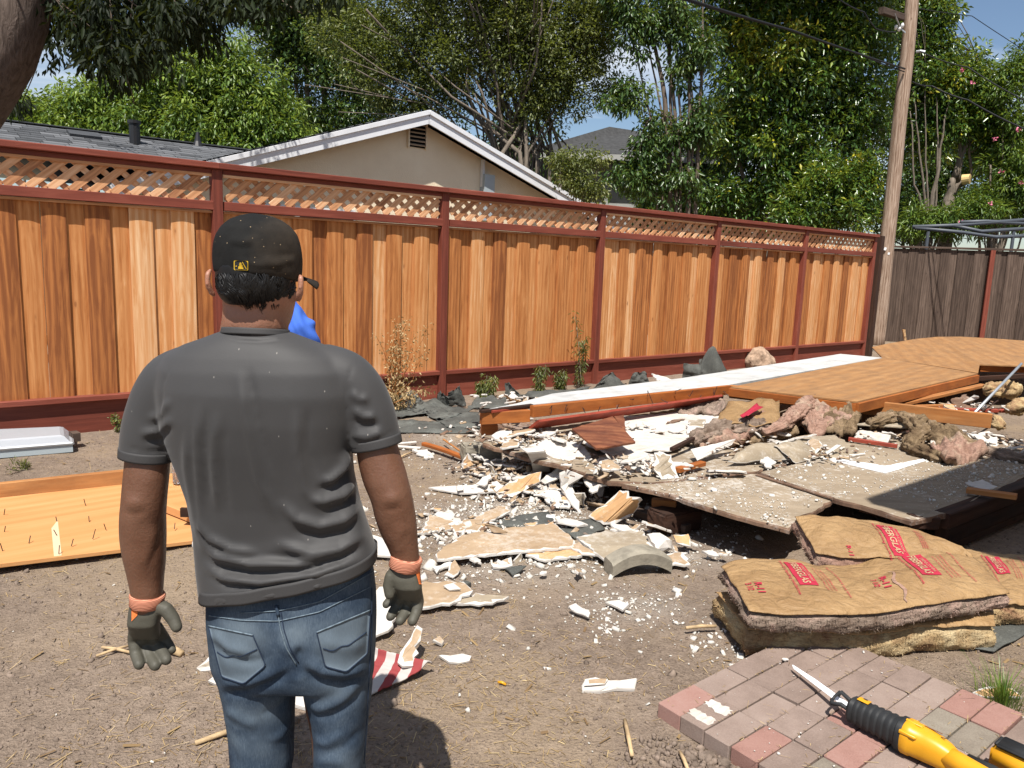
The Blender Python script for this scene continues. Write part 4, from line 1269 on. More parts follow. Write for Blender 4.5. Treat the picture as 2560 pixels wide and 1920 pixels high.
# ------------------------------------------------------------------ collapsed roof
rfz = thing('collapsed_roof', spot(2143, 1003, 0) + Vector((1.2, 2.2, 0)), 'collapsed shed roof of brown plywood panels with a white edge strip and exposed rafters', 'roof')
def sheet(name, pts, th, mat, parent=rfz):
    """flat panel whose grain runs along its first edge"""
    pts = [Vector(p) for p in pts]
    x = (pts[1] - pts[0]).normalized()
    n_ = x.cross(pts[-1] - pts[0]).normalized()
    if n_.z < 0: n_ = -n_
    y = n_.cross(x)
    Mx = Matrix(((x.x, y.x, n_.x, pts[0].x), (x.y, y.y, n_.y, pts[0].y), (x.z, y.z, n_.z, pts[0].z), (0, 0, 0, 1)))
    loc = [Mx.inverted() @ p for p in pts]
    n = len(pts)
    V = loc + [p - Vector((0, 0, th)) for p in loc]
    tri = tessellate_polygon([[Vector((p.x, p.y, 0)) for p in loc]])
    Fc = [tuple(t) for t in tri] + [tuple(i + n for i in reversed(t)) for t in tri] + [(i, (i + 1) % n, n + (i + 1) % n, n + i) for i in range(n)]
    me = mesh(name, V, Fc, M[mat])
    bm = bmesh.new(); bm.from_mesh(me); bmesh.ops.recalc_face_normals(bm, faces=bm.faces); bm.to_mesh(me); bm.free()
    return link(name, me, parent, Mx)
ZR = .455
Al, An, Ar, Af = z2(320, 428, ZR), z2(1130, 520, .5), z2(1900, 342, .5), z2(1290, 238, ZR)
sheet('roof_panel', [Al, Af, Ar, An], .014, 'oldply')
Bl = z2(1225, 172, ZR)
Bk = [z2(1330, 150, .49), z2(1500, 121, .52), z2(1640, 107, .55), z2(1800, 106, .56), z2(2000, 118, .56), z2(2400, 146, .55)]
Brr = [z2(2400, 300, .54), z2(1912, 283, .54)]
sheet('roof_panel', [Af + Vector((.0, .012, .0)), Bl] + Bk + Brr + [Ar + Vector((.01, .012, .005))], .014, 'oldply')
# lip of the far panel with its rafter, seen from below
lumber('rafter', z2(1912, 306, .49), z2(2420, 320, .49), .04, .085, M['rafter'], rfz)
lumber('rafter', z2(1890, 385, .43) + Vector((0, .1, 0)), z2(2420, 345, .43), .04, .05, M['darkwood'], rfz)
# timbers framing panel A
dn = Vector((0, 0, -.058))
lumber('rafter', An + dn, Ar + dn, .04, .088, M['rafter'], rfz)
lumber('rafter', Al + Vector((0, 0, -.05)), Al.lerp(An, 1) + dn, .04, .075, M['rafter'], rfz)
for f in (.3, .6):
    lumber('rafter', Al.lerp(An, f) + Vector((0, .05, -.06)), Af.lerp(Ar, f) + Vector((0, -.05, -.06)), .04, .085, M['rafter'], rfz)
lumber('rafter', Af + Vector((0, .1, -.06)), Ar + Vector((0, .1, -.06)), .04, .085, M['rafter'], rfz)
for f in (.25, .75):
    lumber('prop', Af.lerp(Ar, f) + Vector((0, .15, -.06)), (Af.lerp(Ar, f) + Vector((0, .15, 0))) * Vector((1, 1, 0)).length * 0 + Vector((Af.lerp(Ar, f).x, Af.lerp(Ar, f).y + .15, 0)), .09, .09, M['darkwood'], rfz)
# white painted edge strip
w0 = z1(828, 566, .49)
wst = [w0, z2(305, 415, ZR + .004), z2(1290, 241, ZR + .006), z2(1025, 216, ZR + .004), z2(0, 372, ZR + .004), z1(1225 / 1.0 - 0, 470, .48), z1(1000, 532, .487)]
sheet('edge_strip', wst, .02, 'oldwhite')
# front rafters under the strip and the red fascia leaning below
ra, rb_ = zA(1440, 300, .455), zB(1625, 62, .425)
lumber('rafter', ra, rb_, .05, .085, M['rafter'], rfz, ch=.003)
lumber('trim', zA(1000, 283, .484) + Vector((0, 0, -.012)), zB(1605, 8, .447), .03, .018, M['redpaint'], rfz)
lumber('end_rafter', zA(885, 372, .42), zA(1405, 345, .42), .05, .09, M['rafter'], rfz)
lumber('trim', zA(878, 300, .475), zA(1440, 232, .487), .04, .02, M['darkwood'], rfz)
lumber('fascia', zA(1460, 445, .36), zB(1500, 160, .36), .13, .022, M['redpaint'], rfz, up=(-.35, .5, .8))
lumber('block', zA(885, 490, .315), zA(1060, 490, .315), .08, .075, M['rafter'], rfz)
for k in range(13):
    f = .06 + k * .075
    p = ra.lerp(rb_, f) + Vector((.02, -.03, random.uniform(-.03, .03)))
    mb = MB(); mb.tube([p, p + Vector((random.gauss(0, .015), -.02, random.gauss(0, .03))), p + Vector((random.gauss(0, .03), -.035, random.gauss(-.02, .04)))], .0028, 5)
    mb.build('nail', M['blackmetal'], rfz)
# long loose timber lying across in front
lumber('long_timber', z2(318, 455, .40), z2(1985, 645, .365), .045, .125, M['lumber'], None, ch=.004, label='long brown timber lying on edge in front of the plywood roof panel', cat='timber')
# debris jammed under the roof at the right
lumber('white_edged_timber', zC(760, 850, .36), zC(1740, 625, .42), .07, .03, M['lumber'], None, label='pale split timber sticking out below the roof panel edge', cat='timber')
lumber('split_timber', zC(1010, 860, .33), zC(1420, 850, .33), .06, .03, M['lumber'], None, label='short splintered timber behind the long brown timber', cat='timber')
lumber('red_timber', zC(1000, 880, .3), zC(2000, 905, .33), .06, .03, M['redpaint'], None, label='red brown painted board lying behind the long brown timber', cat='board')
shard('torn_ply', 'dark jagged plywood scrap standing behind the right half of the long timber', 'plywood scrap', [zC(1390, 770, .38), zC(1560, 720, .42), zC(1640, 900, .3), zC(1430, 905, .3)], .012, 'rot', 'rot', .015)
shard('plaster_scrap', 'white plaster scrap leaning under the steel rod', 'plaster', [zC(1510, 810, .36), zC(1640, 725, .45), zC(1690, 740, .45), zC(1600, 830, .34)], .014, 'gyp', 'gyp', .01)
mb = MB(); mb.tube([zC(1640, 930, .36), zC(2155, 390, .72)], .013, 10)
tag(mb.build('steel_rod', M['steel'], smooth=True), 'thin grey steel conduit rod leaning out of the roof debris at the right', 'rod')
lumber('thin_strip', zC(1700, 930, .34), zC(1900, 790, .42), .012, .01, M['darkwood'], None, label='thin dark strip of wood beside the foot of the steel rod', cat='stick')

# ------------------------------------------------------------------ crumpled insulation on the deck
def roll(name, label, pts, r, mat, seed, sq=.6, n=40, kr=None, parent=None):
    """crumpled length of glass fibre wadding swept along a path"""
    pts = [Vector(p) for p in pts]
    path = []
    for a, b_ in zip(pts[:-1], pts[1:]):
        k = max(3, int((b_ - a).length / .012))
        path += [a.lerp(b_, i / k) for i in range(k)]
    path.append(pts[-1])
    for _ in range(12):
        path = [path[0]] + [(path[i - 1] + path[i] * 2 + path[i + 1]) / 4 for i in range(1, len(path) - 1)] + [path[-1]]
    m_ = len(path)
    rr = [r * (.4 + .6 * min(1, 5 * min(i, m_ - 1 - i) / m_ + .25)) * (1 + .25 * nz(i * .03, seed, 1.0, seed)) for i in range(m_)]
    mb = MB(); mb.tube(path, rr, n, sq=1)
    V = np.array([tuple(p) for p in mb.v])
    zc = np.repeat(np.array([p.z for p in path]), n)
    V[:, 2] = zc + (V[:, 2] - zc) * sq
    ctr = np.repeat(np.array([tuple(p) for p in path]), n, axis=0)
    out = V - ctr; out /= (np.linalg.norm(out, axis=1)[:, None] + 1e-9)
    ii, kk2 = np.divmod(np.arange(len(V)), n)
    an = kk2 / n * 2 * np.pi
    lay = np.stack([np.cos(an) * 2.1, np.sin(an) * 2.1, ii * .02], 1)          # layers running along the length
    d = fbm(lay, 2.2, 3, seed) * r * .42 + fbm(V, 12, 3, seed) * r * .42 + fbm(V, 34, 2, seed + 3) * r * .26 + vnoise(V, 95, seed + 6) * r * .12
    V = V + out * d[:, None] + fbm(V, 7, 2, seed + 8)[:, None] * np.array([.6, .6, .5]) * r * .4
    V[:, 2] = np.maximum(V[:, 2], .02)
    mb.v = [tuple(p) for p in V]
    o = mb.build(name, M[mat], parent, smooth=True)
    return tag(o, label, 'insulation' if label else None)

# facing-up batt with pink torn edge
bt = thing('torn_batt', zB(1800, 420, .2), 'torn kraft faced insulation batt with red print draped over the pile on the deck', 'insulation')
patch('kraft_facing', [zB(1480, 430, .40), zB(1620, 180, .40), zB(2180, 160, .44), zB(2183, 430, .42)], 22, 14, lambda u, v: (0, 0, .05 * nz(u * 3, v * 3, 1.5, 4) - .03 * (v > .9)), .006, 'kraft', parent=bt)
patch('print_panel', [zB(1745, 360, .447), zB(1930, 240, .452), zB(2000, 280, .458), zB(1830, 390, .452)], 8, 6, lambda u, v: (0, 0, .05 * nz(.35 + u * .5, .3 + v * .6, 1.5, 4) + .02), .003, 'print', parent=bt)
roll('fibre_edge', None, [zB(1230, 650, .27), zB(1300, 580, .32), zB(1600, 500, .35), zB(1900, 470, .36), zB(2150, 500, .36)], .085, 'fib_grey', 11, .7, parent=bt)
roll('fibre_edge', None, [z2(540, 715, .36), z2(640, 680, .4), z2(760, 580, .42), z2(850, 505, .44), z2(900, 540, .42)], .06, 'fib_pink', 13, .7, parent=bt)
def blanket(name, label, cs, thick, mat, seed, amp=.05, fold=(2.5, 1.5), parent=None, facing=None):
    """limp torn blanket of glass fibre: uneven folds, ragged rim, real thickness"""
    a, b_, c, d = [np.array(tuple(p)) for p in cs]
    nx, ny = 56, 34
    u, v = np.meshgrid(np.linspace(0, 1, nx + 1), np.linspace(0, 1, ny + 1))
    e = np.minimum(np.minimum(u, 1 - u) * 1.4, np.minimum(v, 1 - v))
    uu = u + .07 * fbm(np.stack([u * 5, v * 5, u * 0 + seed], -1), 1.6, 3, seed) * np.exp(-e * 9)
    vv = v + .12 * fbm(np.stack([u * 5, v * 5, u * 0 + seed + 4], -1), 1.6, 3, seed + 1) * np.exp(-e * 9)
    P_ = (a * (1 - uu[..., None]) + b_ * uu[..., None]) * (1 - vv[..., None]) + (d * (1 - uu[..., None]) + c * uu[..., None]) * vv[..., None]
    q_ = np.stack([u * fold[0], v * fold[1], u * 0 + seed * .7], -1)
    h = fbm(q_, 2.0, 3, seed) * amp * 1.5 + np.abs(fbm(q_, 5.0, 2, seed + 2)) * amp * .7 + fbm(P_, 45, 2, seed + 3) * .006
    top = P_.copy(); top[..., 2] += h + thick * .5 * np.clip(e * 12, 0, 1)
    bot = P_.copy(); bot[..., 2] += h - thick * (.3 + .5 * np.clip(e * 12, 0, 1))
    top += fbm(P_, 20, 2, seed + 5)[..., None] * .008
    n_ = (nx + 1) * (ny + 1)
    idx_ = np.arange(n_).reshape(ny + 1, nx + 1)
    q1 = np.stack([idx_[:-1, :-1], idx_[:-1, 1:], idx_[1:, 1:], idx_[1:, :-1]], -1).reshape(-1, 4)
    rim = np.concatenate([idx_[0, :-1], idx_[:-1, -1], idx_[-1, :0:-1], idx_[:0:-1, 0]])
    r2 = np.roll(rim, -1)
    F_ = np.concatenate([q1, q1[:, ::-1] + n_, np.stack([rim, rim + n_, r2 + n_, r2], 1)])
    V_ = np.concatenate([top.reshape(-1, 3), bot.reshape(-1, 3)])
    v_, cc = recenter_np(V_)
    o = link(name, mesh(name, v_, F_, M[mat], smooth=True), parent, Matrix.Translation(cc))
    return tag(o, label, 'insulation' if label else None)
blanket('pink_wadding', 'grey pink wool blanket lying under the red fascia at the back of the deck', [zB(1050, 235, .30), zB(1560, 140, .34), zB(1600, 300, .33), zB(1090, 320, .29)], .05, 'fib_grey', 17, .035)
blanket('pink_wadding', 'folded pink brown wool blanket right of the kraft batt on the pile', [z2(690, 600, .36), z2(880, 560, .38), z2(1090, 640, .37), z2(860, 730, .32)], .07, 'fib_pink', 19, .06)
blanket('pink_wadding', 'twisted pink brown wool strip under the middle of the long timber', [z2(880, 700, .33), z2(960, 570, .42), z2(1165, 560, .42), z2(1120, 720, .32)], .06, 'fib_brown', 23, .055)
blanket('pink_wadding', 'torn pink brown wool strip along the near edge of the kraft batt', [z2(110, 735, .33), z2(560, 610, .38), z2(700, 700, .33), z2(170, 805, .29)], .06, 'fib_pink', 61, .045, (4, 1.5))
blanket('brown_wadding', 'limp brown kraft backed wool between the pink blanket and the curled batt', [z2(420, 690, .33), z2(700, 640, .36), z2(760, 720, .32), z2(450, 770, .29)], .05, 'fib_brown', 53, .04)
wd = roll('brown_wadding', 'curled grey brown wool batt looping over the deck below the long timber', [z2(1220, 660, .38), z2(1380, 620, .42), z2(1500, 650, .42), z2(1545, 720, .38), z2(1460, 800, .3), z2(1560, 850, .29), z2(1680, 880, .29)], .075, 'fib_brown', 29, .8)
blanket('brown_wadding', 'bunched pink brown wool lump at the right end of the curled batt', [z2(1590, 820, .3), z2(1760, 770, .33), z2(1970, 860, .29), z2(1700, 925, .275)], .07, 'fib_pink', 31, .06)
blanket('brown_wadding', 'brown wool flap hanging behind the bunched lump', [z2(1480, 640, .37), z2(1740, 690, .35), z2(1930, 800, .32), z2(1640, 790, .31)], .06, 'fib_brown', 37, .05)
roll('yellow_wadding', 'yellow wool batt under the roof lip beside the steel rod', [zC(1750, 690, .4), zC(1950, 650, .45), zC(2130, 690, .44)], .09, 'fib_yellow', 41, .8)
roll('yellow_wadding', 'yellow wool batt lying at the right edge under the roof', [zC(2020, 880, .38), zC(2183, 840, .4), zC(2300, 830, .4)], .07, 'fib_yellow', 43, .8)
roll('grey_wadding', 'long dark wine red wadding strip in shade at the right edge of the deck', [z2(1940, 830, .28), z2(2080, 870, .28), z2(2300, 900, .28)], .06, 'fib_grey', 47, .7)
roll('yellow_wadding', 'pale fluffy wool tuft at the end of the long brown timber', [zC(1850, 960, .34), zC(1900, 1010, .31), zC(1920, 1080, .28)], .05, 'fib_yellow', 49, .8)

# ------------------------------------------------------------------ broken boards, hand placed
S = shard
S('white_board', 'large white drywall sheet lying flat on the back left of the deck', 'drywall', [zB(480, 350, .285), zB(1150, 300, .285), zB(1580, 320, .285), zB(1240, 580, .28), zB(1000, 715, .28), zB(600, 725, .28), zB(300, 740, .28), zA(2000, 640, .28), zA(2050, 480, .285)], .014, 'gypdirty', 'gyp', .012)
tp_ = S('stained_panel', 'tilted reddish stained plywood offcut in the middle of the debris', 'plywood', [zA(1878, 485, .42), zB(355, 352, .47), zB(605, 632, .375), zB(180, 705, .365)], .014, 'stainply', 'stainply', .001, .001)
S('stained_panel', 'narrow plywood offcut behind the tilted stained panel', 'plywood', [zB(372, 352, .46), zB(478, 338, .46), zB(500, 505, .4), zB(470, 500, .4)], .014, 'stainply', 'stainply', .002, .002)
S('plaster_slab', 'big white plaster slab with torn tan patches hanging over the deck edge', 'plaster', [zB(40, 960, .2), zB(225, 785, .27), zB(600, 700, .3), zB(820, 765, .3), zB(800, 855, .28), zB(660, 930, .25), zB(290, 1085, .2), zB(130, 1172, .16), zB(45, 1060, .18)], .018, 'gypdirty', 'gyp', .014, .03)
S('tan_scrap', 'tan and white torn board scrap standing on the plaster slab', 'drywall', [zB(810, 745, .36), zB(860, 728, .36), zB(1000, 770, .36), zB(1085, 1020, .24), zB(890, 1038, .24), zB(825, 950, .28)], .012, 'paper_g', 'gyp', .008, .035)
S('grey_card', 'pale grey card sheet tucked under the torn insulation batt', 'card', [zB(1210, 712, .31), zB(1700, 598, .34), zB(1660, 660, .31), zB(1500, 750, .28), zB(1282, 832, .27)], .005, 'gyp', 'gyp', .001, .001)
S('plaster_slab', 'white plaster slab behind the pale curled strip', 'plaster', [zA(1400, 672, .29), zA(1600, 590, .3), zA(1990, 640, .3), zA(2085, 755, .27), zA(1745, 852, .22), zA(1560, 720, .26)], .018, 'gypdirty', 'gyp', .012, .02)
S('plaster_slab', 'long white plaster slab leaning down beside the orange card', 'plaster', [zA(1530, 1050, .1), zA(1780, 860, .2), zA(2050, 735, .27), zA(2095, 830, .24), zA(1800, 985, .15), zA(1580, 1085, .08)], .016, 'gyp', 'gyp', .008, .02)
S('tan_scrap', 'tan torn paper strip on the long white plaster slab', 'drywall', [zA(1770, 900, .2), zA(2060, 860, .25), zA(2030, 910, .23), zA(1780, 945, .18)], .01, 'paper_g', 'gyp', .008)
S('orange_card', 'orange tan drywall panel propped left of the long plaster slab', 'drywall', [zA(1050, 1195, .04), zA(1185, 1080, .1), zA(1400, 985, .16), zA(1545, 955, .18), zA(1525, 1065, .12), zA(1230, 1232, .03)], .013, 'paper_o', 'gyp', .006, .02)
S('white_sliver', 'long pointed white drywall sliver on the bare soil', 'drywall', [zA(310, 1125, .03), zA(840, 1093, .05), zA(1060, 1060, .07), zA(1135, 1110, .06), zA(1050, 1172, .04), zA(655, 1190, .03)], .013, 'gyp', 'gyp', .004, .01)
S('orange_card', 'large orange card panel leaning against the dark gap below the deck', 'card', [zB(88, 1440, .04), zB(300, 1280, .13), zB(430, 1160, .2), zB(525, 1165, .22), zB(530, 1225, .2), zB(658, 1238, .22), zB(640, 1330, .14), zB(575, 1412, .08), zB(380, 1530, .03), zB(250, 1535, .02)], .013, 'paper_o', 'gyp', .008, .02)
S('plaster_stick', 'forked white plaster piece standing upright before the dark gap', 'plaster', [zA(1740, 965, .22), zA(1800, 940, .24), zA(1880, 1090, .14), zA(1985, 1405, .02), zA(1950, 1415, .02), zA(1770, 1170, .1)], .02, 'gyp', 'gyp', .006)
S('plaster_stick', 'white plaster fork arm joining the upright white piece', 'plaster', [zA(1830, 930, .23), zA(2005, 1000, .22), zA(1900, 1090, .13), zA(1850, 1200, .09), zA(1800, 1120, .12)], .02, 'gyp', 'gyp', .006)
S('tan_scrap', 'tan card flap hanging in the dark gap below the plaster slab', 'card', [zA(1880, 1190, .1), zA(2010, 1190, .12), zA(2005, 1330, .03), zA(1900, 1270, .06)], .01, 'paper_g', 'gyp', .006)
S('orange_chunk', 'orange tan drywall chunk at the end of the long wood splinter', 'drywall', [zA(668, 865, .06), zA(735, 752, .15), zA(812, 885, .06), zA(690, 932, .03)], .02, 'paper_o', 'gyp', .006, .02)
S('brown_scrap', 'pinkish brown paper scrap before the torn floor corner', 'drywall', [zA(760, 930, .04), zA(880, 885, .07), zA(1000, 960, .05), zA(960, 1000, .04), zA(830, 985, .03)], .014, 'paper', 'gyp', .01, .02)
S('white_oval', 'oval white plaster flake on top of the pointed sliver', 'plaster', [zA(830, 1080, .08), zA(900, 1010, .1), zA(985, 980, .11), zA(1003, 1020, .1), zA(925, 1110, .08)], .013, 'gyp', 'gyp', .006)
S('tan_scrap', 'thin tan strip pointing up from the small debris heap', 'drywall', [zA(955, 870, .12), zA(1000, 890, .12), zA(1045, 990, .05), zA(1010, 1000, .05)], .01, 'paper_g', 'gyp', .004)
# curled pale strip arching off the deck
cs = [zA(1340, 700, .26), zA(1420, 695, .3), zA(1490, 740, .3), zA(1530, 830, .22), zA(1545, 950, .1)]
cw = Vector((.06, .03, 0))
V, Fc = [], []
fine = []
for a, b_ in zip(cs[:-1], cs[1:]): fine += [a.lerp(b_, i / 5) for i in range(5)]
fine.append(cs[-1])
mb = MB(); mb.loft([[p - cw, p + cw, p + cw + Vector((0, 0, -.008)), p - cw + Vector((0, 0, -.008))] for p in fine])
tag(mb.build('curled_strip', M['gyp'], smooth=False), 'pale curled strip arching down off the torn deck edge', 'strip')
S('tan_sheet', 'tan bent card panel at the near side of the insulation pile', 'card', [z2(740, 752, .3), z2(985, 730, .32), z2(1185, 850, .27), z2(1000, 882, .27), z2(880, 850, .28)], .012, 'paper_g', 'gyp', .006, .012)
for k, (cs_, lab) in enumerate((([z2(305, 905, .27), z2(420, 800, .35), z2(600, 780, .37), z2(760, 880, .28)], 'arched tan card curling over a dark hollow on the deck'), ([z2(600, 800, .36), z2(760, 760, .36), z2(915, 870, .27), z2(740, 905, .27)], 'tan card flap right of the dark hollow on the deck'))):
    patch('tan_card', [cs_[0], cs_[1], cs_[2], cs_[3]], 12, 8, lambda u, v: (0, 0, .04 * math.sin(math.pi * u) * math.sin(math.pi * min(1, v * 1.0)) + .02 * nz(u * 2, v * 2, 2, k + 7)), .008, 'paper_g', lab, 'card', side='gyp')
S('white_strip', 'white metal trim strip angled across the floor panel', 'trim', [z2(900, 878, .262), z2(1315, 975, .262), z2(1570, 895, .262), z2(1550, 885, .262), z2(1310, 930, .262), z2(930, 872, .262)], .006, 'whitepaint', 'whitepaint', .001, .001)
S('grey_slab', 'grey white slab end beside the dark cavity under the curled batt', 'board', [zC(370, 1110, .33), zC(740, 1150, .33), zC(690, 1252, .28), zC(360, 1195, .28)], .03, 'gypdirty', 'gyp', .004)
lumber('red_pipe', zC(270, 1212, .28), zC(800, 1290, .28), .03, .03, M['redpaint'], None, label='red brown painted batten at the near edge of the cavity', cat='batten')
S('grey_card', 'dark grey card arching above the cavity below the long timber', 'card', [zC(320, 1050, .36), zC(700, 990, .4), zC(950, 1010, .41), zC(900, 1085, .37)], .01, 'paper_g', 'paper_g', .004)
S('white_scrap', 'white plaster scrap on the shaded right part of the deck', 'plaster', [z2(1820, 1035, .265), z2(1930, 1018, .265), z2(2030, 1062, .265), z2(1950, 1088, .265)], .01, 'gyp', 'gyp', .004)
lumber('timber_offcut', z2(1830, 1085, .285), z2(2150, 1128, .30), .06, .03, M['lumber'], None, label='short pale batten lying on the dark rim of the deck', cat='batten')
lumber('timber_offcut', zB(1060, 940, .275), zB(1340, 865, .275), .05, .03, M['rafter'], None, label='short orange brown offcut lying on the deck beside the tan scrap', cat='timber')
lumber('wood_splinter', zA(265, 655, .05), zA(692, 808, .05), .045, .03, M['rafter'], None, label='long orange wood splinter on the soil left of the deck', cat='stick', ch=.006, warp=.01, seg=5)
lumber('wood_splinter', zA(475, 605, .06), zA(700, 762, .07), .016, .012, M['lumber'], None, label='thin pale stick leaning beside the long wood splinter', cat='stick')
lumber('seam_strip', z2(485, 985, .262), z2(978, 1142, .262), .025, .012, M['rot'], None, label='dark batten along the seam between the floor panels', cat='batten', warp=.006, seg=6)
lumber('dark_batten', zB(1000, 712, .3), zB(1235, 595, .32), .03, .025, M['darkwood'], None, label='dark splintered batten left of the torn insulation batt', cat='batten')
S('brown_strip', 'red brown torn strip on the white drywall sheet', 'strip', [zB(935, 430, .295), zB(1000, 390, .3), zB(1150, 375, .3), zB(1040, 412, .295)], .008, 'rot', 'rot', .004)
S('tan_scrap', 'square tan scrap at the back of the white drywall sheet', 'drywall', [zB(1180, 395, .32), zB(1375, 380, .33), zB(1360, 470, .31), zB(1190, 455, .31)], .01, 'paper_g', 'gyp', .006)
S('white_scrap', 'bright white scrap below the square tan scrap', 'plaster', [zB(1170, 440, .31), zB(1335, 490, .31), zB(1250, 530, .3), zB(1165, 528, .3)], .012, 'gyp', 'gyp', .006)

# on the ground before the deck
S('tan_sheet', 'large tan drywall sheet with a clean white front edge on the soil', 'drywall', [zD(640, 210, .07), zD(980, 160, .07), zD(1292, 130, .06), zD(1432, 250, .06), zD(1425, 290, .06), zD(480, 378, .055), zD(465, 345, .06)], .016, 'paper', 'gyp', .004, .014)
S('tan_sheet', 'pointed tan drywall scrap at the far left of the debris field', 'drywall', [zD(430, 68, .05), zD(605, 122, .04), zD(560, 158, .03), zD(378, 182, .03)], .013, 'paper', 'gyp', .006)
S('tan_sheet', 'tan drywall scrap between the pointed scrap and the large sheet', 'drywall', [zD(568, 152, .04), zD(690, 100, .05), zD(805, 98, .05), zD(760, 190, .03), zD(600, 188, .03)], .013, 'paper', 'gyp', .006)
patch('felt_scrap', [zD(960, 95, .02), zD(1250, 48, .03), zD(1300, 140, .02), zD(790, 160, .02)], 14, 8, lambda u, v: (0, 0, .012 * nz(u * 3, v * 3, 1, 3)), .006, 'felt', 'grey green roofing felt scrap behind the large tan sheet', 'felt')
patch('felt_scrap', [zD(1290, 140, .025), zD(1560, 90, .03), zD(1640, 170, .02), zD(1430, 235, .02)], 12, 8, lambda u, v: (0, 0, .015 * nz(u * 3, v * 3, 1, 8)), .006, 'felt', 'dusty grey felt scrap between the two tan sheets', 'felt')
patch('paper_curl', [zD(738, 128, .12), zD(760, 140, .12), zD(965, 198, .075), zD(870, 198, .075)], 8, 4, lambda u, v: (0, 0, .02 * math.sin(3.1 * v)), .003, 'paper', 'curled paper tongue rising from the back edge of the large tan sheet', 'paper')
S('tan_sheet', 'greyish tan drywall sheet behind the curved concrete edging', 'drywall', [zD(1440, 225, .05), zD(1640, 185, .05), zD(1900, 180, .06), zD(1985, 320, .05), zD(1860, 355, .05), zD(1660, 390, .05), zD(1590, 345, .05)], .016, 'paper_g', 'gyp', .005, .014)
S('tan_sheet', 'orange tan drywall strip in front of the large sheet', 'drywall', [zD(1090, 345, .04), zD(1395, 285, .045), zD(1482, 350, .035), zD(1225, 385, .03)], .016, 'paper_o', 'gyp', .007, .012)
S('tan_sheet', 'triangular tan scrap bridging the two big drywall sheets', 'drywall', [zD(1390, 285, .06), zD(1460, 260, .065), zD(1590, 350, .04), zD(1480, 340, .045)], .014, 'paper', 'gyp', .005)
S('plaster_chunk', 'thick white plaster chunk left of the deck corner', 'plaster', [zD(1918, 205, .1), zD(2010, 195, .12), zD(2085, 245, .1), zD(2090, 305, .05), zD(1990, 332, .03), zD(1935, 260, .06)], .05, 'gyp', 'gypdirty', .006, .02)
S('tan_sheet', 'torn tan scrap at the foot of the deck near the curved concrete', 'drywall', [zD(1970, 345, .03), zD(2120, 330, .04), zD(2212, 330, .04), zD(2230, 410, .03), zD(2080, 415, .03)], .014, 'paper', 'gyp', .01, .025)
S('tan_sheet', 'pale tan scrap leaning on the timber offcut below the deck', 'drywall', [zD(2110, 215, .08), zD(2215, 205, .09), zD(2230, 290, .05), zD(2130, 265, .05)], .013, 'paper_o', 'gyp', .008)
S('white_scrap', 'white torn scrap with pink face in front of the large tan sheet', 'drywall', [zD(848, 405, .03), zD(990, 362, .04), zD(1000, 420, .03), zD(865, 432, .02)], .014, 'paper', 'gyp', .008, .04)
S('felt_chip', 'grey felt chip in front of the large tan sheet', 'felt', [zD(938, 438, .015), zD(1095, 422, .025), zD(1000, 490, .015)], .008, 'felt', 'felt', .004)
S('tan_scrap', 'small upright tan chip leaning on the front edge of the large sheet', 'drywall', [zD(1005, 395, .04), zD(1062, 335, .09), zD(1068, 370, .06), zD(1020, 425, .02)], .012, 'paper_g', 'gyp', .004)
S('white_scrap', 'white scrap at the left front corner of the large tan sheet', 'drywall', [zD(445, 432, .025), zD(570, 390, .04), zD(610, 405, .035), zD(475, 472, .02)], .014, 'gyp', 'gyp', .008)
S('tan_scrap', 'tan triangle at the left front corner of the large tan sheet', 'drywall', [zD(530, 480, .02), zD(600, 383, .05), zD(640, 450, .025), zD(590, 502, .02)], .012, 'paper', 'gyp', .004)
S('tan_sheet', 'tan drywall sheet half hidden behind the right glove', 'drywall', [zD(300, 545, .05), zD(660, 528, .05), zD(725, 600, .045), zD(600, 668, .04), zD(380, 712, .04), zD(300, 700, .04)], .015, 'paper', 'gyp', .007, .014)
S('tan_sheet', 'pointed greyish scrap at the end of the sheet behind the right glove', 'drywall', [zD(590, 683, .025), zD(740, 610, .04), zD(975, 638, .03), zD(940, 655, .03), zD(770, 692, .025)], .014, 'paper_g', 'gyp', .007, .012)
S('white_flake', 'white flake resting on the tan sheet behind the right glove', 'plaster', [zD(520, 560, .065), zD(590, 540, .075), zD(642, 580, .065), zD(560, 588, .06)], .012, 'gyp', 'gyp', .004)
S('white_board', 'white drywall board behind the right leg of the worker', 'drywall', [zD(-60, 640, .06), zD(80, 570, .07), zD(215, 560, .07), zD(175, 835, .05), zD(40, 905, .04), zD(-80, 900, .04)], .016, 'gyp', 'gyp', .005)
S('white_board', 'white drywall board end seen between the right arm and the shirt', 'drywall', [zD(-120, 190, .05), zD(40, 215, .05), zD(200, 260, .05), zD(160, 355, .04), zD(-60, 335, .04)], .014, 'gyp', 'gyp', .005)
S('tan_strip', 'narrow tan and white drywall strip lying on the striped rag', 'drywall', [zD(205, 1085, .07), zD(265, 960, .1), zD(340, 832, .12), zD(378, 858, .12), zD(312, 1112, .06), zD(240, 1118, .06)], .013, 'paper', 'gyp', .006, .018)
S('white_flake', 'white twisted plaster flake on bare soil in the middle', 'plaster', [zD(1385, 700, .03), zD(1430, 682, .04), zD(1535, 745, .03), zD(1520, 778, .02), zD(1400, 728, .02)], .014, 'gyp', 'gyp', .006)
S('white_strip', 'white crumbly strip between the rag and the flake', 'plaster', [zD(490, 1040, .025), zD(600, 1032, .03), zD(715, 1045, .025), zD(700, 1075, .02), zD(560, 1085, .02)], .014, 'gyp', 'gyp', .008, .02)
S('white_strip', 'white and tan drywall strip near the paver corner', 'drywall', [zD(1500, 1207, .03), zD(1640, 1205, .03), zD(1862, 1203, .03), zD(1845, 1272, .022), zD(1480, 1287, .022)], .015, 'gyp', 'gyp', .006, .006)
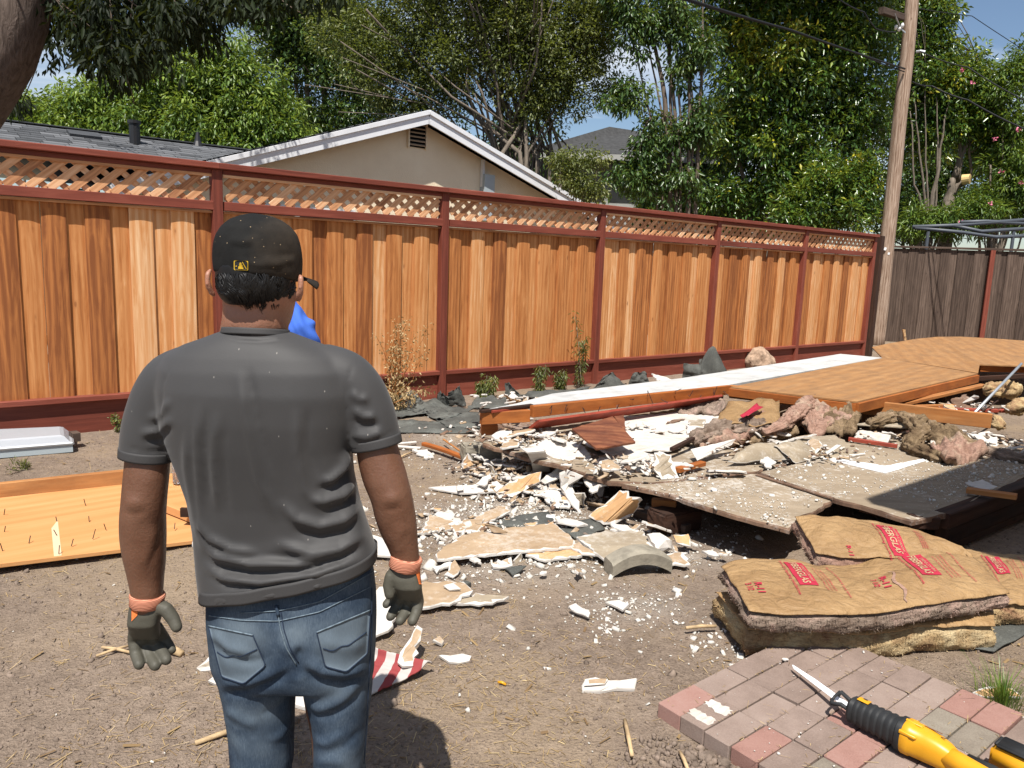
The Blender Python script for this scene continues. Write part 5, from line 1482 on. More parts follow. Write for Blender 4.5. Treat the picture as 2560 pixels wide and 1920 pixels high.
S('tan_scrap', 'tan paper strip stuck on the white strip near the paver corner', 'paper', [zD(1500, 1207, .042), zD(1660, 1205, .042), zD(1640, 1240, .036), zD(1495, 1250, .036)], .006, 'paper', 'gyp', .003)
S('tan_scrap', 'small tan chip alone on the soil right of the rag', 'drywall', [zD(445, 935, .03), zD(495, 905, .035), zD(525, 945, .03), zD(510, 968, .02)], .016, 'paper', 'gyp', .004)
S('white_flake', 'two pale plaster chips left of the paver stack shadow', 'plaster', [zD(1640, 670, .025), zD(1740, 655, .03), zD(1805, 690, .03), zD(1760, 728, .02)], .013, 'gyp', 'gyp', .008)
S('felt_chip', 'round dark grey lid lying before the large tan sheet', 'lid', [zD(630, 535, .02), zD(680, 525, .025), zD(715, 540, .02), zD(680, 560, .02), zD(640, 555, .02)], .02, 'felt', 'felt', .001, .003)
S('white_board', 'white torn board left of the jeans near the left glove', 'drywall', [spot(490, 1668, .03), spot(530, 1630, .05), spot(570, 1640, .05), spot(570, 1668, .03), spot(500, 1675, .02)], .014, 'paper_g', 'gyp', .006, .03)
S('white_scrap', 'white scrap peeping out low behind the left thigh', 'drywall', [spot(520, 1700, .03), spot(560, 1672, .04), spot(600, 1690, .03), spot(540, 1708, .02)], .014, 'gyp', 'gyp', .006)
S('white_scrap', 'white board seen between the legs of the worker', 'drywall', [spot(735, 1760, .02), spot(740, 1660, .05), spot(790, 1640, .05), spot(770, 1770, .02)], .014, 'gyp', 'gyp', .006)
lumber('white_lath', spot(900, 1118, .03), spot(1040, 1105, .03), .03, .012, M['gyp'], None, label='white lath stick nearest the right sleeve on the soil', cat='stick')
lumber('white_lath', spot(985, 1115, .03), spot(1052, 1120, .03), .04, .012, M['gyp'], None, label='short white lath beyond the first lath on the soil', cat='stick')
S('white_scrap', 'crumbling white plaster piece on soil right of the sleeve', 'plaster', [zA(140, 720, .03), zA(300, 710, .04), zA(370, 790, .03), zA(290, 815, .02)], .014, 'gyp', 'gyp', .01)

# more broken sheets spread over the heap between deck edge and soil
rs_ = random.Random(12)
mids = [(zA(1130, 560, .30), 'white', 'beside the orange end block'), (zA(1300, 520, .31), 'tan', 'under the front rafter end'), (zA(1560, 540, .31), 'white', 'before the red fascia'), (zA(1750, 600, .31), 'dusty', 'left of the tilted stained panel'), (zA(1200, 640, .27), 'tan', 'on the torn corner of the deck'), (zA(1120, 870, .09), 'white', 'below the torn deck corner'), (zA(1240, 1010, .09), 'dusty', 'behind the orange card'), (zA(1380, 1150, .06), 'tan', 'in front of the long plaster slab'), (zA(1560, 1180, .06), 'dusty', 'before the forked plaster'), (zA(1700, 1240, .06), 'white', 'at the foot of the forked plaster'), (zB(330, 880, .31), 'tan', 'on top of the big plaster slab'), (zB(560, 820, .32), 'dusty', 'on the back of the big plaster slab'), (zB(980, 860, .29), 'white', 'right of the standing torn board'), (z2(300, 960, .285), 'dusty', 'before the arched tan card'), (z2(560, 900, .285), 'white', 'in front of the dark hollow'), (z2(860, 800, .31), 'tan', 'behind the tan bent panel'), (z2(1240, 740, .3), 'white', 'near the cavity under the timber'), (zD(560, 90, .04), 'white', 'behind the pointed tan scrap'), (zD(870, 60, .05), 'tan', 'behind the felt scrap'), (zD(1400, 120, .05), 'white', 'beside the white pipe offcut'), (zD(2000, 150, .06), 'tan', 'below the pier block'), (zD(1760, 160, .05), 'white', 'at the back of the greyish sheet')]
for (p, kind_, where) in mids:
    n_ = rs_.randint(5, 7)
    L_, W__ = rs_.uniform(.11, .2), rs_.uniform(.05, .09)
    az = rs_.uniform(0, 3.14); tx, ty = rs_.gauss(0, .14), rs_.gauss(0, .14)
    pts = []
    for i in range(n_):
        a = 2 * math.pi * i / n_ + rs_.uniform(-.3, .3)
        x, y = math.cos(a) * L_ * rs_.uniform(.7, 1.1), math.sin(a) * W__ * rs_.uniform(.7, 1.2)
        X, Y = x * math.cos(az) - y * math.sin(az), x * math.sin(az) + y * math.cos(az)
        pts.append(Vector((p.x + X, p.y + Y, p.z + X * tx + Y * ty)))
    S('torn_board', '%s torn plasterboard piece %s' % (kind_, where), 'plasterboard', pts, .014, {'white': 'gyp', 'tan': 'paper', 'dusty': 'gypdirty'}[kind_], 'gyp', .008, .012)
# curved concrete edging
cb = []
R0_, R1_ = .30, .38
for i in range(13):
    an = math.radians(180 - 130 - 25 + 0) + math.radians(130) * (i / 12)
    cb.append(an)
c_l, c_r = zD(1690, 505, .0), zD(2085, 470, .0)
mid = (c_l + c_r) / 2
xd = (c_r - c_l); Lc = xd.length; xd.normalize(); yd = Vector((-xd.y, xd.x, 0))
mb = MB()
rings = []
for i in range(15):
    f = i / 14 * 2 - 1
    x = f * Lc * .52
    z = .03 + .055 * (1 - f * f)
    p = mid + xd * x
    rings.append([p + yd * -.01 + Vector((0, 0, z - .03)), p + yd * -.012 + Vector((0, 0, z + .03)), p + yd * .006 + Vector((0, 0, z + .042)), p + yd * .085 + Vector((0, 0, z + .045)), p + yd * .1 + Vector((0, 0, z + .03)), p + yd * .1 + Vector((0, 0, z - .03))])
mb.loft(rings)
tag(mb.build('curved_edging', M['concrete'], smooth=False), 'arched grey concrete edging block lying on the soil', 'edging')
mb = MB(); mb.tube([zA(1600, 1455, .02), zA(1690, 1465, .02)], .018, 12)
tag(mb.build('pipe_offcut', M['porcelain'], smooth=True), 'short white plastic pipe offcut on the felt scrap', 'pipe')

# striped rag
rag = patch('striped_rag', [zD(-120, 1090, .02), zD(60, 1030, .05), zD(445, 1120, .045), zD(-60, 1345, .015)], 40, 24, lambda u, v: (0, 0, -.0 + .014 * max(0, nz(u * 4, v * 2, 1.2, 5)) + .022 * math.exp(-((u - .93) / .07) ** 2) + .006 * nz(u * 9, v * 6, 1.5, 2)), .006, 'whitepaint', 'crumpled red and white striped cloth on the ground behind the right leg', 'cloth')
b = NB('striped_cloth')
v = b.coord('Object', (1, 1, 1))
sx = b.n('SeparateXYZ', {0: v})
wv_ = b.math('ADD', b.math('MULTIPLY', sx.outputs[0], 1.0), b.math('MULTIPLY', sx.outputs[1], -.22))
st_ = b.math('FRACT', b.math('MULTIPLY', wv_, 12.5))
b.bsdf(b.mix(b.math('GREATER_THAN', st_, .52), (.42, .38, .35, 1), (.25, .05, .05, 1)), .95, b.bump(b.noise(v, 300, 2), .3, .002), .1)
rag.data.materials[0] = b.mat; rag.data.materials[1] = b.mat

# ------------------------------------------------------------------ roofing felt along the fence
def felt(cs, lab, curl, k, nx=26, ny=12):
    def cr(u, v):
        a = curl(u, v)
        return (a[0] + .02 * nz(u * 5, v * 4, 1.3, k + 40), a[1] + .03 * nz(u * 4, v * 5, 1.5, k + 50), max(-.004, a[2] + .035 * (abs(nz(u * 4, v * 4, 1.4, k + 60)) - .12)))
    patch('roofing_felt', cs, nx, ny, cr, .005, 'felt', lab, 'roofing felt')
def up1(X, Y, Xb, Yb, f=1.0):
    bpt = z1(Xb, Yb, .01)
    return spot_y(900 + X * .3918, 800 + Y * .3918, bpt.y - .03)
def up2(X, Y, Xb, Yb):
    bpt = z2(Xb, Yb, .01)
    return spot_y(1700 + X * .3918, 800 + Y * .3918, bpt.y - .03)
felt([z1(165, 500, .02), z1(330, 490, .02), z1(560, 590, .02), z1(230, 620, .02)], 'rolled felt strip curling up at its edge left of the others below the fence', lambda u, v: (0, 0, .16 * max(0, (.35 - v) / .35) ** 1.5 + .03 * nz(u * 3, v * 3, 1, 2)), 2)
felt([z1(330, 560, .02), z1(480, 545, .02), z1(760, 570, .03), z1(500, 640, .02)], 'long wavy felt strip running from the fence to the roof end', lambda u, v: (0, 0, .06 * max(0, nz(u * 4, v * 2, 1, 5)) + .09 * max(0, (.25 - v) / .25) * u), 5)
felt([z1(430, 600, .015), z1(760, 590, .02), z1(760, 690, .02), z1(560, 690, .01)], 'flat dusty felt sheet beside the left end of the roof', lambda u, v: (0, 0, .035 * max(0, nz(u * 4, v * 3, 1, 6))), 6)
felt([z1(200, 640, .012), z1(560, 650, .012), z1(760, 720, .012), z1(230, 720, .012)], 'thin grey felt sheet lying flat on the soil', lambda u, v: (0, 0, .012 * nz(u * 5, v * 4, 1, 7)), 7)
felt([z1(480, 548, .01), up1(505, 455, 480, 548), up1(560, 500, 540, 560), z1(570, 560, .01)], 'folded felt flap standing against the red post', lambda u, v: (0, 0, .04 * math.sin(3 * u)), 8, 10, 8)
felt([z1(560, 548, .01), up1(560, 465, 560, 548), up1(632, 415, 640, 548), z1(675, 548, .01)], 'upright felt flap right of the folded flap by the post', lambda u, v: (.03 * math.sin(3 * v), 0, 0), 9, 10, 8)
felt([z1(690, 560, .01), z1(740, 505, .05), z1(930, 500, .03), z1(960, 560, .03)], 'grey felt sheet between the weeds and the roof end', lambda u, v: (0, 0, .05 * max(0, nz(u * 4, v * 3, 1, 11))), 10)
felt([z1(930, 512, .01), up1(922, 402, 930, 512), up1(950, 405, 950, 512), z1(1060, 522, .01)], 'tall pointed felt flap curling up behind the roof end', lambda u, v: (0, .03 * math.sin(3 * v), 0), 11, 10, 10)
felt([z1(1020, 500, .02), z1(1090, 455, .08), z1(1480, 440, .05), z1(1300, 500, .03)], 'long dark felt sheet lying along the kick board', lambda u, v: (0, 0, .06 * max(0, nz(u * 5, v * 3, 1, 13))), 12)
felt([z1(1480, 440, .02), z1(1560, 395, .12), z1(1700, 405, .08), z1(1660, 450, .03)], 'felt lump against the kick board behind the white strip', lambda u, v: (0, 0, .14 * math.sin(3.1 * u) * math.sin(3.1 * v) + .05 * nz(u * 5, v * 5, 1, 15)), 13)
felt([z1(1710, 420, .01), up1(1745, 340, 1745, 420), up1(1825, 330, 1825, 420), z1(1850, 425, .01)], 'grey felt scrap standing near the third red post', lambda u, v: (0, 0, 0.0), 14, 12, 10)
felt([z2(15, 375, .01), up2(22, 278, 20, 375), up2(140, 285, 140, 380), z2(150, 385, .01)], 'dark felt flap standing left in the heap by the fence', lambda u, v: (0, -.06 * math.sin(3.1 * u) * math.sin(3.1 * v), 0), 17, 12, 10)
felt([z2(110, 385, .01), up2(125, 250, 120, 370), up2(235, 235, 230, 370), z2(320, 372, .01)], 'tallest dark felt heap against the fence behind the white strip', lambda u, v: (0, -.1 * math.sin(6 * u) * v, .3 * math.exp(-((u - .55) / .2) ** 2) * math.sin(3.1 * v)), 18, 16, 12)
felt([z2(795, 250, .01), up2(812, 165, 812, 250), up2(830, 180, 830, 250), z2(870, 255, .01)], 'small dark felt flap by the last fence post', lambda u, v: (0, 0, .0), 19, 8, 8)
S('bark_scrap', 'orange splintered wood scrap beside the tall felt flap', 'wood scrap', [zA(1130, 95, .25), zA(1180, 130, .2), zA(1320, 170, .1), zA(1310, 200, .06), zA(1180, 200, .1)], .014, 'paper_o', 'gyp', .012)
S('white_scrap', 'curved white scrap on the felt behind the white strip', 'scrap', [z1(1860, 340, .15), z1(1960, 365, .12), z1(2000, 385, .1), z1(1900, 385, .1)], .02, 'gyp', 'gyp', .006)
rock('fence_stone', z2(505, 262, .12) , (.24, .18, .2), 'stone', 'rough tan rock sitting between felt and white strip by the fence', 'rock', 3, 4, .35)
rock('fence_stone', z2(1160, 182, .1), (.22, .14, .08), 'concrete', 'small pale rubble lump at the end of the redwood fence', 'rock', 8, 3, .5)
S('wood_splinter', 'upright orange splinter in front of the grey fence', 'stick', [spot_y(2257, 823, 13.6), spot_y(2264, 824, 13.6), spot_y(2267, 852, 13.6), spot_y(2262, 852, 13.6)], .03, 'paper_o', 'paper_o', .004)

# ------------------------------------------------------------------ left side: plywood on the ground and a skylight frame
pl = [zL(-420, 905, .06), zL(1300, 695, .05), zL(2030, 560, .05), zL(2250, 1265, .035), zL(1250, 1380, .04), zL(0, 1535, .05), zL(-420, 1590, .05)]
ply = sheet('plywood_sheet', [pl[0], pl[2], pl[3], pl[5], pl[6]], .017, 'newply', None)
tag(ply, 'orange plywood sheet with upright nails lying on the soil at the left', 'plywood')
nails = ((100, 840), (632, 770), (586, 775), (860, 745), (888, 930), (40, 1033), (590, 1093), (45, 1205), (590, 1238), (925, 1095), (962, 1275), (610, 1430), (28, 1400), (1808, 1173), (300, 1320), (1100, 1180), (740, 1350))
for (X, Y) in nails:
    p = zL(X, Y, .05)
    mb = MB(); tl = Vector((random.gauss(0, .012), random.gauss(0, .012), random.uniform(.025, .05)))
    mb.tube([p, p + tl], .0022, 6)
    mb.build('nail', M['blackmetal'], ply)
mk = board_mat('chalk_mark', (.7, .68, .64, 1), (.76, .75, .72, 1), .1)
M['chalk'] = mk
for (X0, X1, Y0, Y1) in ((225, 345, 870, 925), (415, 545, 855, 905)):
    S('paint_mark', None, None, [zL(X0, Y0 + 5, .053), zL(X1, Y0, .053), zL(X1 - 15, Y1 - 8, .053), zL(X0 + 10, Y1, .053)], .0015, 'chalk', 'chalk', .006, .002, None, ply)
pstrip = sheet('tape_strip', [zL(500, 800, .0525), zL(565, 790, .0525), zL(640, 1445, .0465), zL(560, 1455, .0465)], .001, 'lumber', ply)
b = NB('pale_scuff'); b.bsdf((.62, .45, .28, 1), .8); pstrip.data.materials[0] = b.mat
b0_, b1_ = zL(-420, 815, .1), zL(1700, 585, .095)
lumber('framing_timber', b0_, b1_, .04, .09, M['lumber'], ply, ch=.003)
lumber('framing_timber', zL(1700, 935, .075), zL(2120, 1100, .07), .04, .05, M['newply'], ply)
mb = MB(); p = zL(1960, 1000, .12); mb.box(p, (.09, .02, .05)); mb.build('bracket', M['darkwood'], ply)
mb = MB(); mb.tube([zL(2000, 1330, .03), zL(2140, 1325, .03)], .022, 10)
tag(mb.build('pipe_offcut', M['gyp'], smooth=True), 'short pale pipe end at the corner of the plywood behind the shirt', 'pipe')
mb = MB(); p = zL(1850, 690, .06); mb.tube([p, p + Vector((0, 0, .16)), p + Vector((.0, 0, .2)), p + Vector((0, 0, .25))], [.035, .035, .015, .013], 12)
btm = NB('clear_plastic'); btm.bsdf((.75, .8, .85, 1), .08, None, .5, Transmission_Weight=.85)
tag(mb.build('water_bottle', btm.mat, smooth=True), 'clear plastic water bottle standing on the plywood behind the left arm', 'bottle')
# skylight
sk = thing('skylight_frame', zL(380, 400, 0), 'old aluminium skylight with a clear dome lying by the fence at the left edge', 'skylight')
fr_l, fr_r = zL(-500, 480, 0), zL(758, 372, 0)
bk_l, bk_r = zL(-500, 320, 0), zL(745, 255, 0)
mb = MB()
def ring(z, ins):
    c = (fr_l + fr_r + bk_l + bk_r) / 4
    return [p + (c - p) * ins * Vector((.2, 1, 1)).length * .0 + (c - p).normalized() * ins + Vector((0, 0, z)) for p in (fr_l, fr_r, bk_r, bk_l)]
mb.loft([ring(0.0, 0), ring(.055, 0), ring(.062, .01)])
mb.build('frame', M['greybox'], sk)
mb = MB(); mb.loft([ring(.063, .0), ring(.075, .0), ring(.08, .02), ring(.12, .06), ring(.13, .09)])
dm = NB('dome_plastic'); dm.bsdf((.55, .57, .6, 1), .25, None, .5, Transmission_Weight=.35)
mb.build('dome', dm.mat, sk)
mb = MB(); mb.tube([ring(.066, .0)[0], ring(.066, .0)[1]], .012, 6); mb.tube([ring(.066, .0)[1], ring(.066, .0)[2]], .012, 6); mb.build('rim', M['grey_metal'], sk)
lumber('trim_channel', zL(735, 215, .08), zL(815, 205, .08), .1, .07, M['greywood'], None, label='short grey wood block behind the end of the skylight', cat='block')
# ------------------------------------------------------------------ tall neighbouring house off to the right (casts the corner of shade on the deck)
hcn = Vector((2.11, 4.39, 0)) + Vector((SUN.x / SUN.z, SUN.y / SUN.z, 0)) * 4.0 - Vector((0, 0, 0))
e1_, e2_ = FD, FN
hh = thing('tall_house', hcn + e1_ * 5 + e2_ * 4, 'two storey house off to the right whose eave shades the deck corner', 'house')
mb = MB()
A0 = hcn + Vector((0, 0, 4.2))
q = [A0, A0 + e1_ * 12, A0 + e1_ * 12 + e2_ * 9, A0 + e2_ * 9]
pkk = [A0 + e1_ * 3 + e2_ * 4.5 + Vector((0, 0, 1.5)), A0 + e1_ * 9 + e2_ * 4.5 + Vector((0, 0, 1.5))]
V = q + pkk + [p + Vector((0, 0, -.2)) for p in q]
mb.add(V, [(0, 1, 5, 4), (1, 2, 5), (2, 3, 4, 5), (3, 0, 4), (0, 6, 7, 1), (1, 7, 8, 2), (2, 8, 9, 3), (3, 9, 6, 0), (9, 8, 7, 6)])
mb.build('roof', M['shingle'], hh)
mb = MB()
B0 = hcn + e1_ * .75 + e2_ * .75
q = [B0, B0 + e1_ * 10.5, B0 + e1_ * 10.5 + e2_ * 7.5, B0 + e2_ * 7.5]
mb.add(q + [p + Vector((0, 0, 4.0)) for p in q], [(0, 1, 5, 4), (1, 2, 6, 5), (2, 3, 7, 6), (3, 0, 4, 7)])
mb.build('wall', M['stucco'], hh)

# ------------------------------------------------------------------ insulation batts
zI = zz(1780, 1280, .35262)
def curve_fn(ctrl):
    P_ = [zI(x, y, z) for x, y, z in ctrl]
    xs = np.array([c[0] for c in ctrl], float); xs = (xs - xs[0]) / (xs[-1] - xs[0])
    A_ = np.array([tuple(p) for p in P_])
    def f(u):
        return np.array([np.interp(u, xs, A_[:, k]) for k in range(3)])
    ts = np.linspace(0, 1, 81)
    smp = np.stack([f(t) for t in ts])
    for _ in range(6): smp[1:-1] = (smp[:-2] + smp[1:-1] * 2 + smp[2:]) / 4
    return lambda u: np.array([np.interp(u, ts, smp[:, k]) for k in range(3)])

class Batt:
    def __init__(s, label, back, front, thick, fib, seed, floor=0.0, flange=.012, fold=.017):
        s.b, s.f, s.seed, s.fold = curve_fn(back), curve_fn(front), seed, fold
        c = s.b(.5) * .5 + s.f(.5) * .5
        s.t = thing('insulation_batt', (c[0], c[1], max(floor, 0)), label, 'insulation', None)
        nx, ny = 110, 34
        # facing
        top = np.array([[s.S(i / nx, j / ny) for i in range(nx + 1)] for j in range(ny + 1)])
        V = np.concatenate([top.reshape(-1, 3), top.reshape(-1, 3) - np.array([0, 0, .004])])
        n = (nx + 1) * (ny + 1)
        Fc = []
        for j in range(ny):
            for i in range(nx):
                a = j * (nx + 1) + i
                Fc.append((a, a + 1, a + nx + 2, a + nx + 1)); Fc.append((a + n, a + n + nx + 1, a + n + nx + 2, a + n + 1))
        W = nx + 1
        rim = list(range(W)) + [j * W + nx for j in range(1, ny + 1)] + [ny * W + i for i in range(nx - 1, -1, -1)] + [j * W for j in range(ny - 1, 0, -1)]
        for i in range(len(rim)):
            p, q_ = rim[i], rim[(i + 1) % len(rim)]
            Fc.append((p, p + n, q_ + n, q_))
        v, cc = recenter(V)
        s.face = link('kraft_facing', mesh('kraft_facing', v, np.array(Fc), M['kraft'], smooth=True), s.t, Matrix.Translation(cc))
        # fibre core: loops round the outline, bulging and torn
        per = [(i / 90, 0) for i in range(90)] + [(1, j / 26) for j in range(26)] + [(1 - i / 90, 1) for i in range(90)] + [(0, 1 - j / 26) for j in range(26)]
        base = np.array([s.S(u, v_) for u, v_ in per])
        cen = base.mean(0)
        rad = base - cen; rad[:, 2] = 0
        ln = np.linalg.norm(rad, axis=1)[:, None]; rad /= ln
        # outward normal of the outline
        tg = np.roll(base, -2, 0) - np.roll(base, 2, 0); tg[:, 2] = 0
        nrm = np.stack([tg[:, 1], -tg[:, 0], tg[:, 2] * 0], 1); nrm /= (np.linalg.norm(nrm, axis=1)[:, None] + 1e-9)
        sg = np.sign((nrm * rad).sum(1))[:, None]; nrm *= sg
        L = 14
        loops = []
        for k in range(L + 1):
            f = k / L
            p = base - np.array([0, 0, 1]) * (.004 + thick * f) + nrm * ((-.03 + .034 * math.sin(math.pi * f) ** .7) - .02 * (f > .95))
            d = fbm(p * np.array([1, 1, 2.2]), 13, 3, seed)[:, None] * .016 + fbm(p * np.array([1, 1, 3]), 52, 2, seed + 5)[:, None] * .008
            p = p + nrm * d * (0.3 if k == 0 else 1)
            p[:, 2] += fbm(p, 8, 2, seed + 9) * .012 * f
            p[:, 2] = np.maximum(p[:, 2], floor + .002)
            loops.append(p)
        inner = loops[-1] + (cen - loops[-1]) * .9; inner[:, 2] = loops[-1][:, 2]
        loops.append(inner)
        n = len(per)
        V = np.concatenate(loops)
        Fc = []
        for k in range(len(loops) - 1):
            i = np.arange(n); j = (i + 1) % n
            Fc.append(np.stack([k * n + i, k * n + j, (k + 1) * n + j, (k + 1) * n + i], 1))
        v, cc = recenter(V)
        # loose fibres standing off the torn sides
        rs_f = np.random.default_rng(seed)
        kf = 5200
        li = rs_f.integers(1, L, kf); pi_ = rs_f.integers(0, n, kf)
        q0 = np.stack([loops[a][b] for a, b in zip(li, pi_)])
        dr = nrm[pi_] + rs_f.normal(0, .6, (kf, 3)); dr /= np.linalg.norm(dr, axis=1)[:, None]
        ln_ = rs_f.lognormal(-5.25, .5, kf)[:, None]
        sd = np.cross(dr, rs_f.normal(0, 1, (kf, 3))); sd /= np.linalg.norm(sd, axis=1)[:, None]
        wv_ = rs_f.uniform(.0004, .0014, kf)[:, None]
        md = q0 + dr * ln_ * .55 + sd * ln_ * .15
        Vf = np.stack([q0 - sd * wv_ * 2, q0 + sd * wv_ * 2, md + sd * wv_, md - sd * wv_, q0 + dr * ln_ - np.array([0, 0, 1]) * ln_ * .25], 1).reshape(-1, 3)
        Vf[:, 2] = np.maximum(Vf[:, 2], floor + .001)
        bf_ = np.arange(kf)[:, None, None] * 5 + np.array([[0, 1, 2], [0, 2, 3], [3, 2, 4]])[None]
        vf_, cf_ = recenter_np(Vf)
        tag(link('loose_fibres', mesh('loose_fibres', vf_, bf_.reshape(-1, 3), M[fib]), s.t, Matrix.Translation(cf_)), kind='stuff')
        s.core = link('fibre_core', mesh('fibre_core', v, np.concatenate(Fc), M[fib], smooth=True), s.t, Matrix.Translation(cc))
    def S(s, u, v):
        p = s.b(u) * (1 - v) + s.f(u) * v
        q_ = np.array([[u * 3.2, v * 1.6, s.seed]])
        w_ = math.sin(math.pi * v)
        p[2] += s.fold * (float(fbm(q_, 1.6, 2, s.seed)[0]) * 1.1 + .28 * float(fbm(q_, 7, 2, s.seed + 2)[0])) + .016 * w_ * (1 - abs(2 * u - 1) ** 6)
        edge = min(v, 1 - v)
        if edge < .05: p[2] -= .006 * (1 - edge / .05)
        return p
    def box(s, name, u0, u1, v0, v1, mat='print', off=.0035, sk=0.0):
        nx, ny = 10, 16
        V, Fc = [], []
        for j in range(ny + 1):
            for i in range(nx + 1):
                v = v0 + (v1 - v0) * j / ny
                p = s.S(u0 + (u1 - u0) * i / nx + sk * j / ny, v); p[2] += off
                V.append(p)
        for j in range(ny):
            for i in range(nx):
                a = j * (nx + 1) + i
                Fc.append((a, a + 1, a + nx + 2, a + nx + 1))
        v, cc = recenter(V)
        return link(name, mesh(name, v, Fc, M[mat], smooth=True), s.face, Matrix.Translation(cc))
    def text(s, txt, u0, v0, v1, hu, mat='print', off=.005, sk=0.0, name='printed_text', bold=0.0):
        """lettering reads across the batt (v grows) with its tops towards growing u"""
        cu = bpy.data.curves.new('lettering', 'FONT')
        cu.body = txt; cu.size = 1; cu.resolution_u = 2; cu.offset = bold
        to = bpy.data.objects.new('lettering', cu)
        C.objects.link(to)
        dg = bpy.context.evaluated_depsgraph_get()
        me = bpy.data.meshes.new_from_object(to.evaluated_get(dg))
        C.objects.unlink(to); bpy.data.objects.remove(to); bpy.data.curves.remove(cu)
        co = np.array([tuple(v.co) for v in me.vertices])
        if not len(co): return
        x0, x1 = co[:, 0].min(), co[:, 0].max()
        y0, y1 = co[:, 1].min(), co[:, 1].max()
        pts = []
        for x, y, _ in co:
            f = (x - x0) / (x1 - x0)
            p = s.S(u0 + hu * (y - y0) / max(y1 - y0, 1e-6) + sk * f, v0 + (v1 - v0) * f); p[2] += off
            pts.append(p)
        v, cc = recenter(pts)
        for vert, p in zip(me.vertices, v): vert.co = p
        me.materials.clear(); me.materials.append(M[mat])
        me.name = name
        for p in me.polygons: p.material_index = 0
        return link(name, me, s.face, Matrix.Translation(cc))
    def print_set(s, u, v0, v1, w=.075, sk=0.0, full=True):
        s.box('red_panel', u, u + w, v0, v1, sk=sk)
        s.text('FIBERGLAS', u + w * .22, v0 + .05 * (v1 - v0), v1 - .04 * (v1 - v0), w * .42, 'kraft_light', .0062, sk, bold=.02)
        s.text('OWENS-CORNING', u + w * .72, v0 + .2 * (v1 - v0), v1 - .12 * (v1 - v0), w * .16, 'kraft_light', .0062, sk)
        s.text("World's leading insulation", u - w * .34, v0 - .02, v1 + .14, w * .24, sk=sk, bold=.008)
        if full:
            for k in range(3): s.text(('STAPLE FLANGES TO FRAMING EVERY 8', 'FIT SNUGLY BETWEEN STUDS AND JOISTS', 'CAUTION THIS FACING WILL BURN')[k], u + w * (1.75 - k * .2), v0 + .08, v1 + .06, w * .1, sk=sk)
            s.text('Apply this side toward living space', u + w * 2.25, v0 - .02, v1 + .18, w * .17, sk=sk)
M['kraft_light'] = plain('print_reverse', (.42, .27, .16, 1), .6, .2)
M['kraft_light'].use_nodes = True

bB = Batt('lower insulation batt at the bottom of the front stack with its yellow fibre edge showing', [(20, 560, .13), (900, 560, .13), (1980, 600, .13)], [(250, 822, .128), (800, 845, .122), (1150, 852, .122), (1550, 808, .125), (2010, 788, .12)], .125, 'fib_yellow', 5, 0.0)
bC = Batt('insulation batt behind the stack resting against the deck corner', [(585, 45, .33), (700, 28, .345), (1000, 33, .345), (1380, 85, .34), (1640, 185, .32), (1760, 240, .3)], [(735, 270, .29), (900, 300, .29), (1200, 320, .285), (1500, 330, .28), (1900, 350, .26)], .11, 'fib_pink', 9, 0.0)
bD = Batt('insulation batt lying at the right edge partly in shade', [(1640, 235, .14), (1900, 268, .14), (2120, 285, .14), (2500, 330, .13)], [(1900, 640, .12), (2060, 650, .12), (2250, 652, .12), (2600, 660, .12)], .115, 'fib_yellow', 14, 0.0)
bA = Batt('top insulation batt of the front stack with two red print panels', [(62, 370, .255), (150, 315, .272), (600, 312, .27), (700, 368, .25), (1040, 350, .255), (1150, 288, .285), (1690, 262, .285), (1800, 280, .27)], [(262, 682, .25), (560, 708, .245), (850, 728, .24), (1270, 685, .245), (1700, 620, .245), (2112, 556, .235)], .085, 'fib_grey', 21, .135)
bA.print_set(.235, .16, .62, .075, .01)
bA.print_set(.715, .13, .6, .078, .012)
bA.text('R-11', .07, .57, .73, .03, bold=.03); bA.text('3 1/2', .035, .57, .7, .025, bold=.02)
bA.text('R-11', .565, .52, .7, .028, bold=.03); bA.text('3 1/2', .53, .54, .68, .024, bold=.02)
bC.print_set(.47, .16, .98, .1, .01, False)
for k in range(3): bC.text('STAPLE FLANGES TO FRAMING', .68 + k * .014, .2, .78, .01)
bC.text('R-11', .21, .8, .98, .03, bold=.02)
bD.print_set(.3, .17, .55, .12, .02, True)
# small tear in the facing of the top batt
mb = MB()
tr_ = [bA.S(.62 + .012 * math.sin(i * 1.3), .42 + i * .06) + np.array([0, 0, .004]) for i in range(10)]
V = []
for i, p in enumerate(tr_):
    w_ = .0015 + .007 * math.sin(math.pi * i / 9)
    V += [p + np.array([-w_, 0, 0]), p + np.array([w_, 0, .002])]
mb.add(V, [(2 * i, 2 * i + 1, 2 * i + 3, 2 * i + 2) for i in range(9)])
mb.build('tear', M['fib_pink'], bA.face)

patch('felt_scrap', [zI(1560, 900, .012), zI(2020, 700, .015), zI(2400, 760, .015), zI(2000, 985, .01)], 14, 10, lambda u, v: (0, 0, .012 * nz(u * 3, v * 3, 1, 31)), .006, 'felt', 'grey felt sheet under the right end of the insulation stack', 'felt')

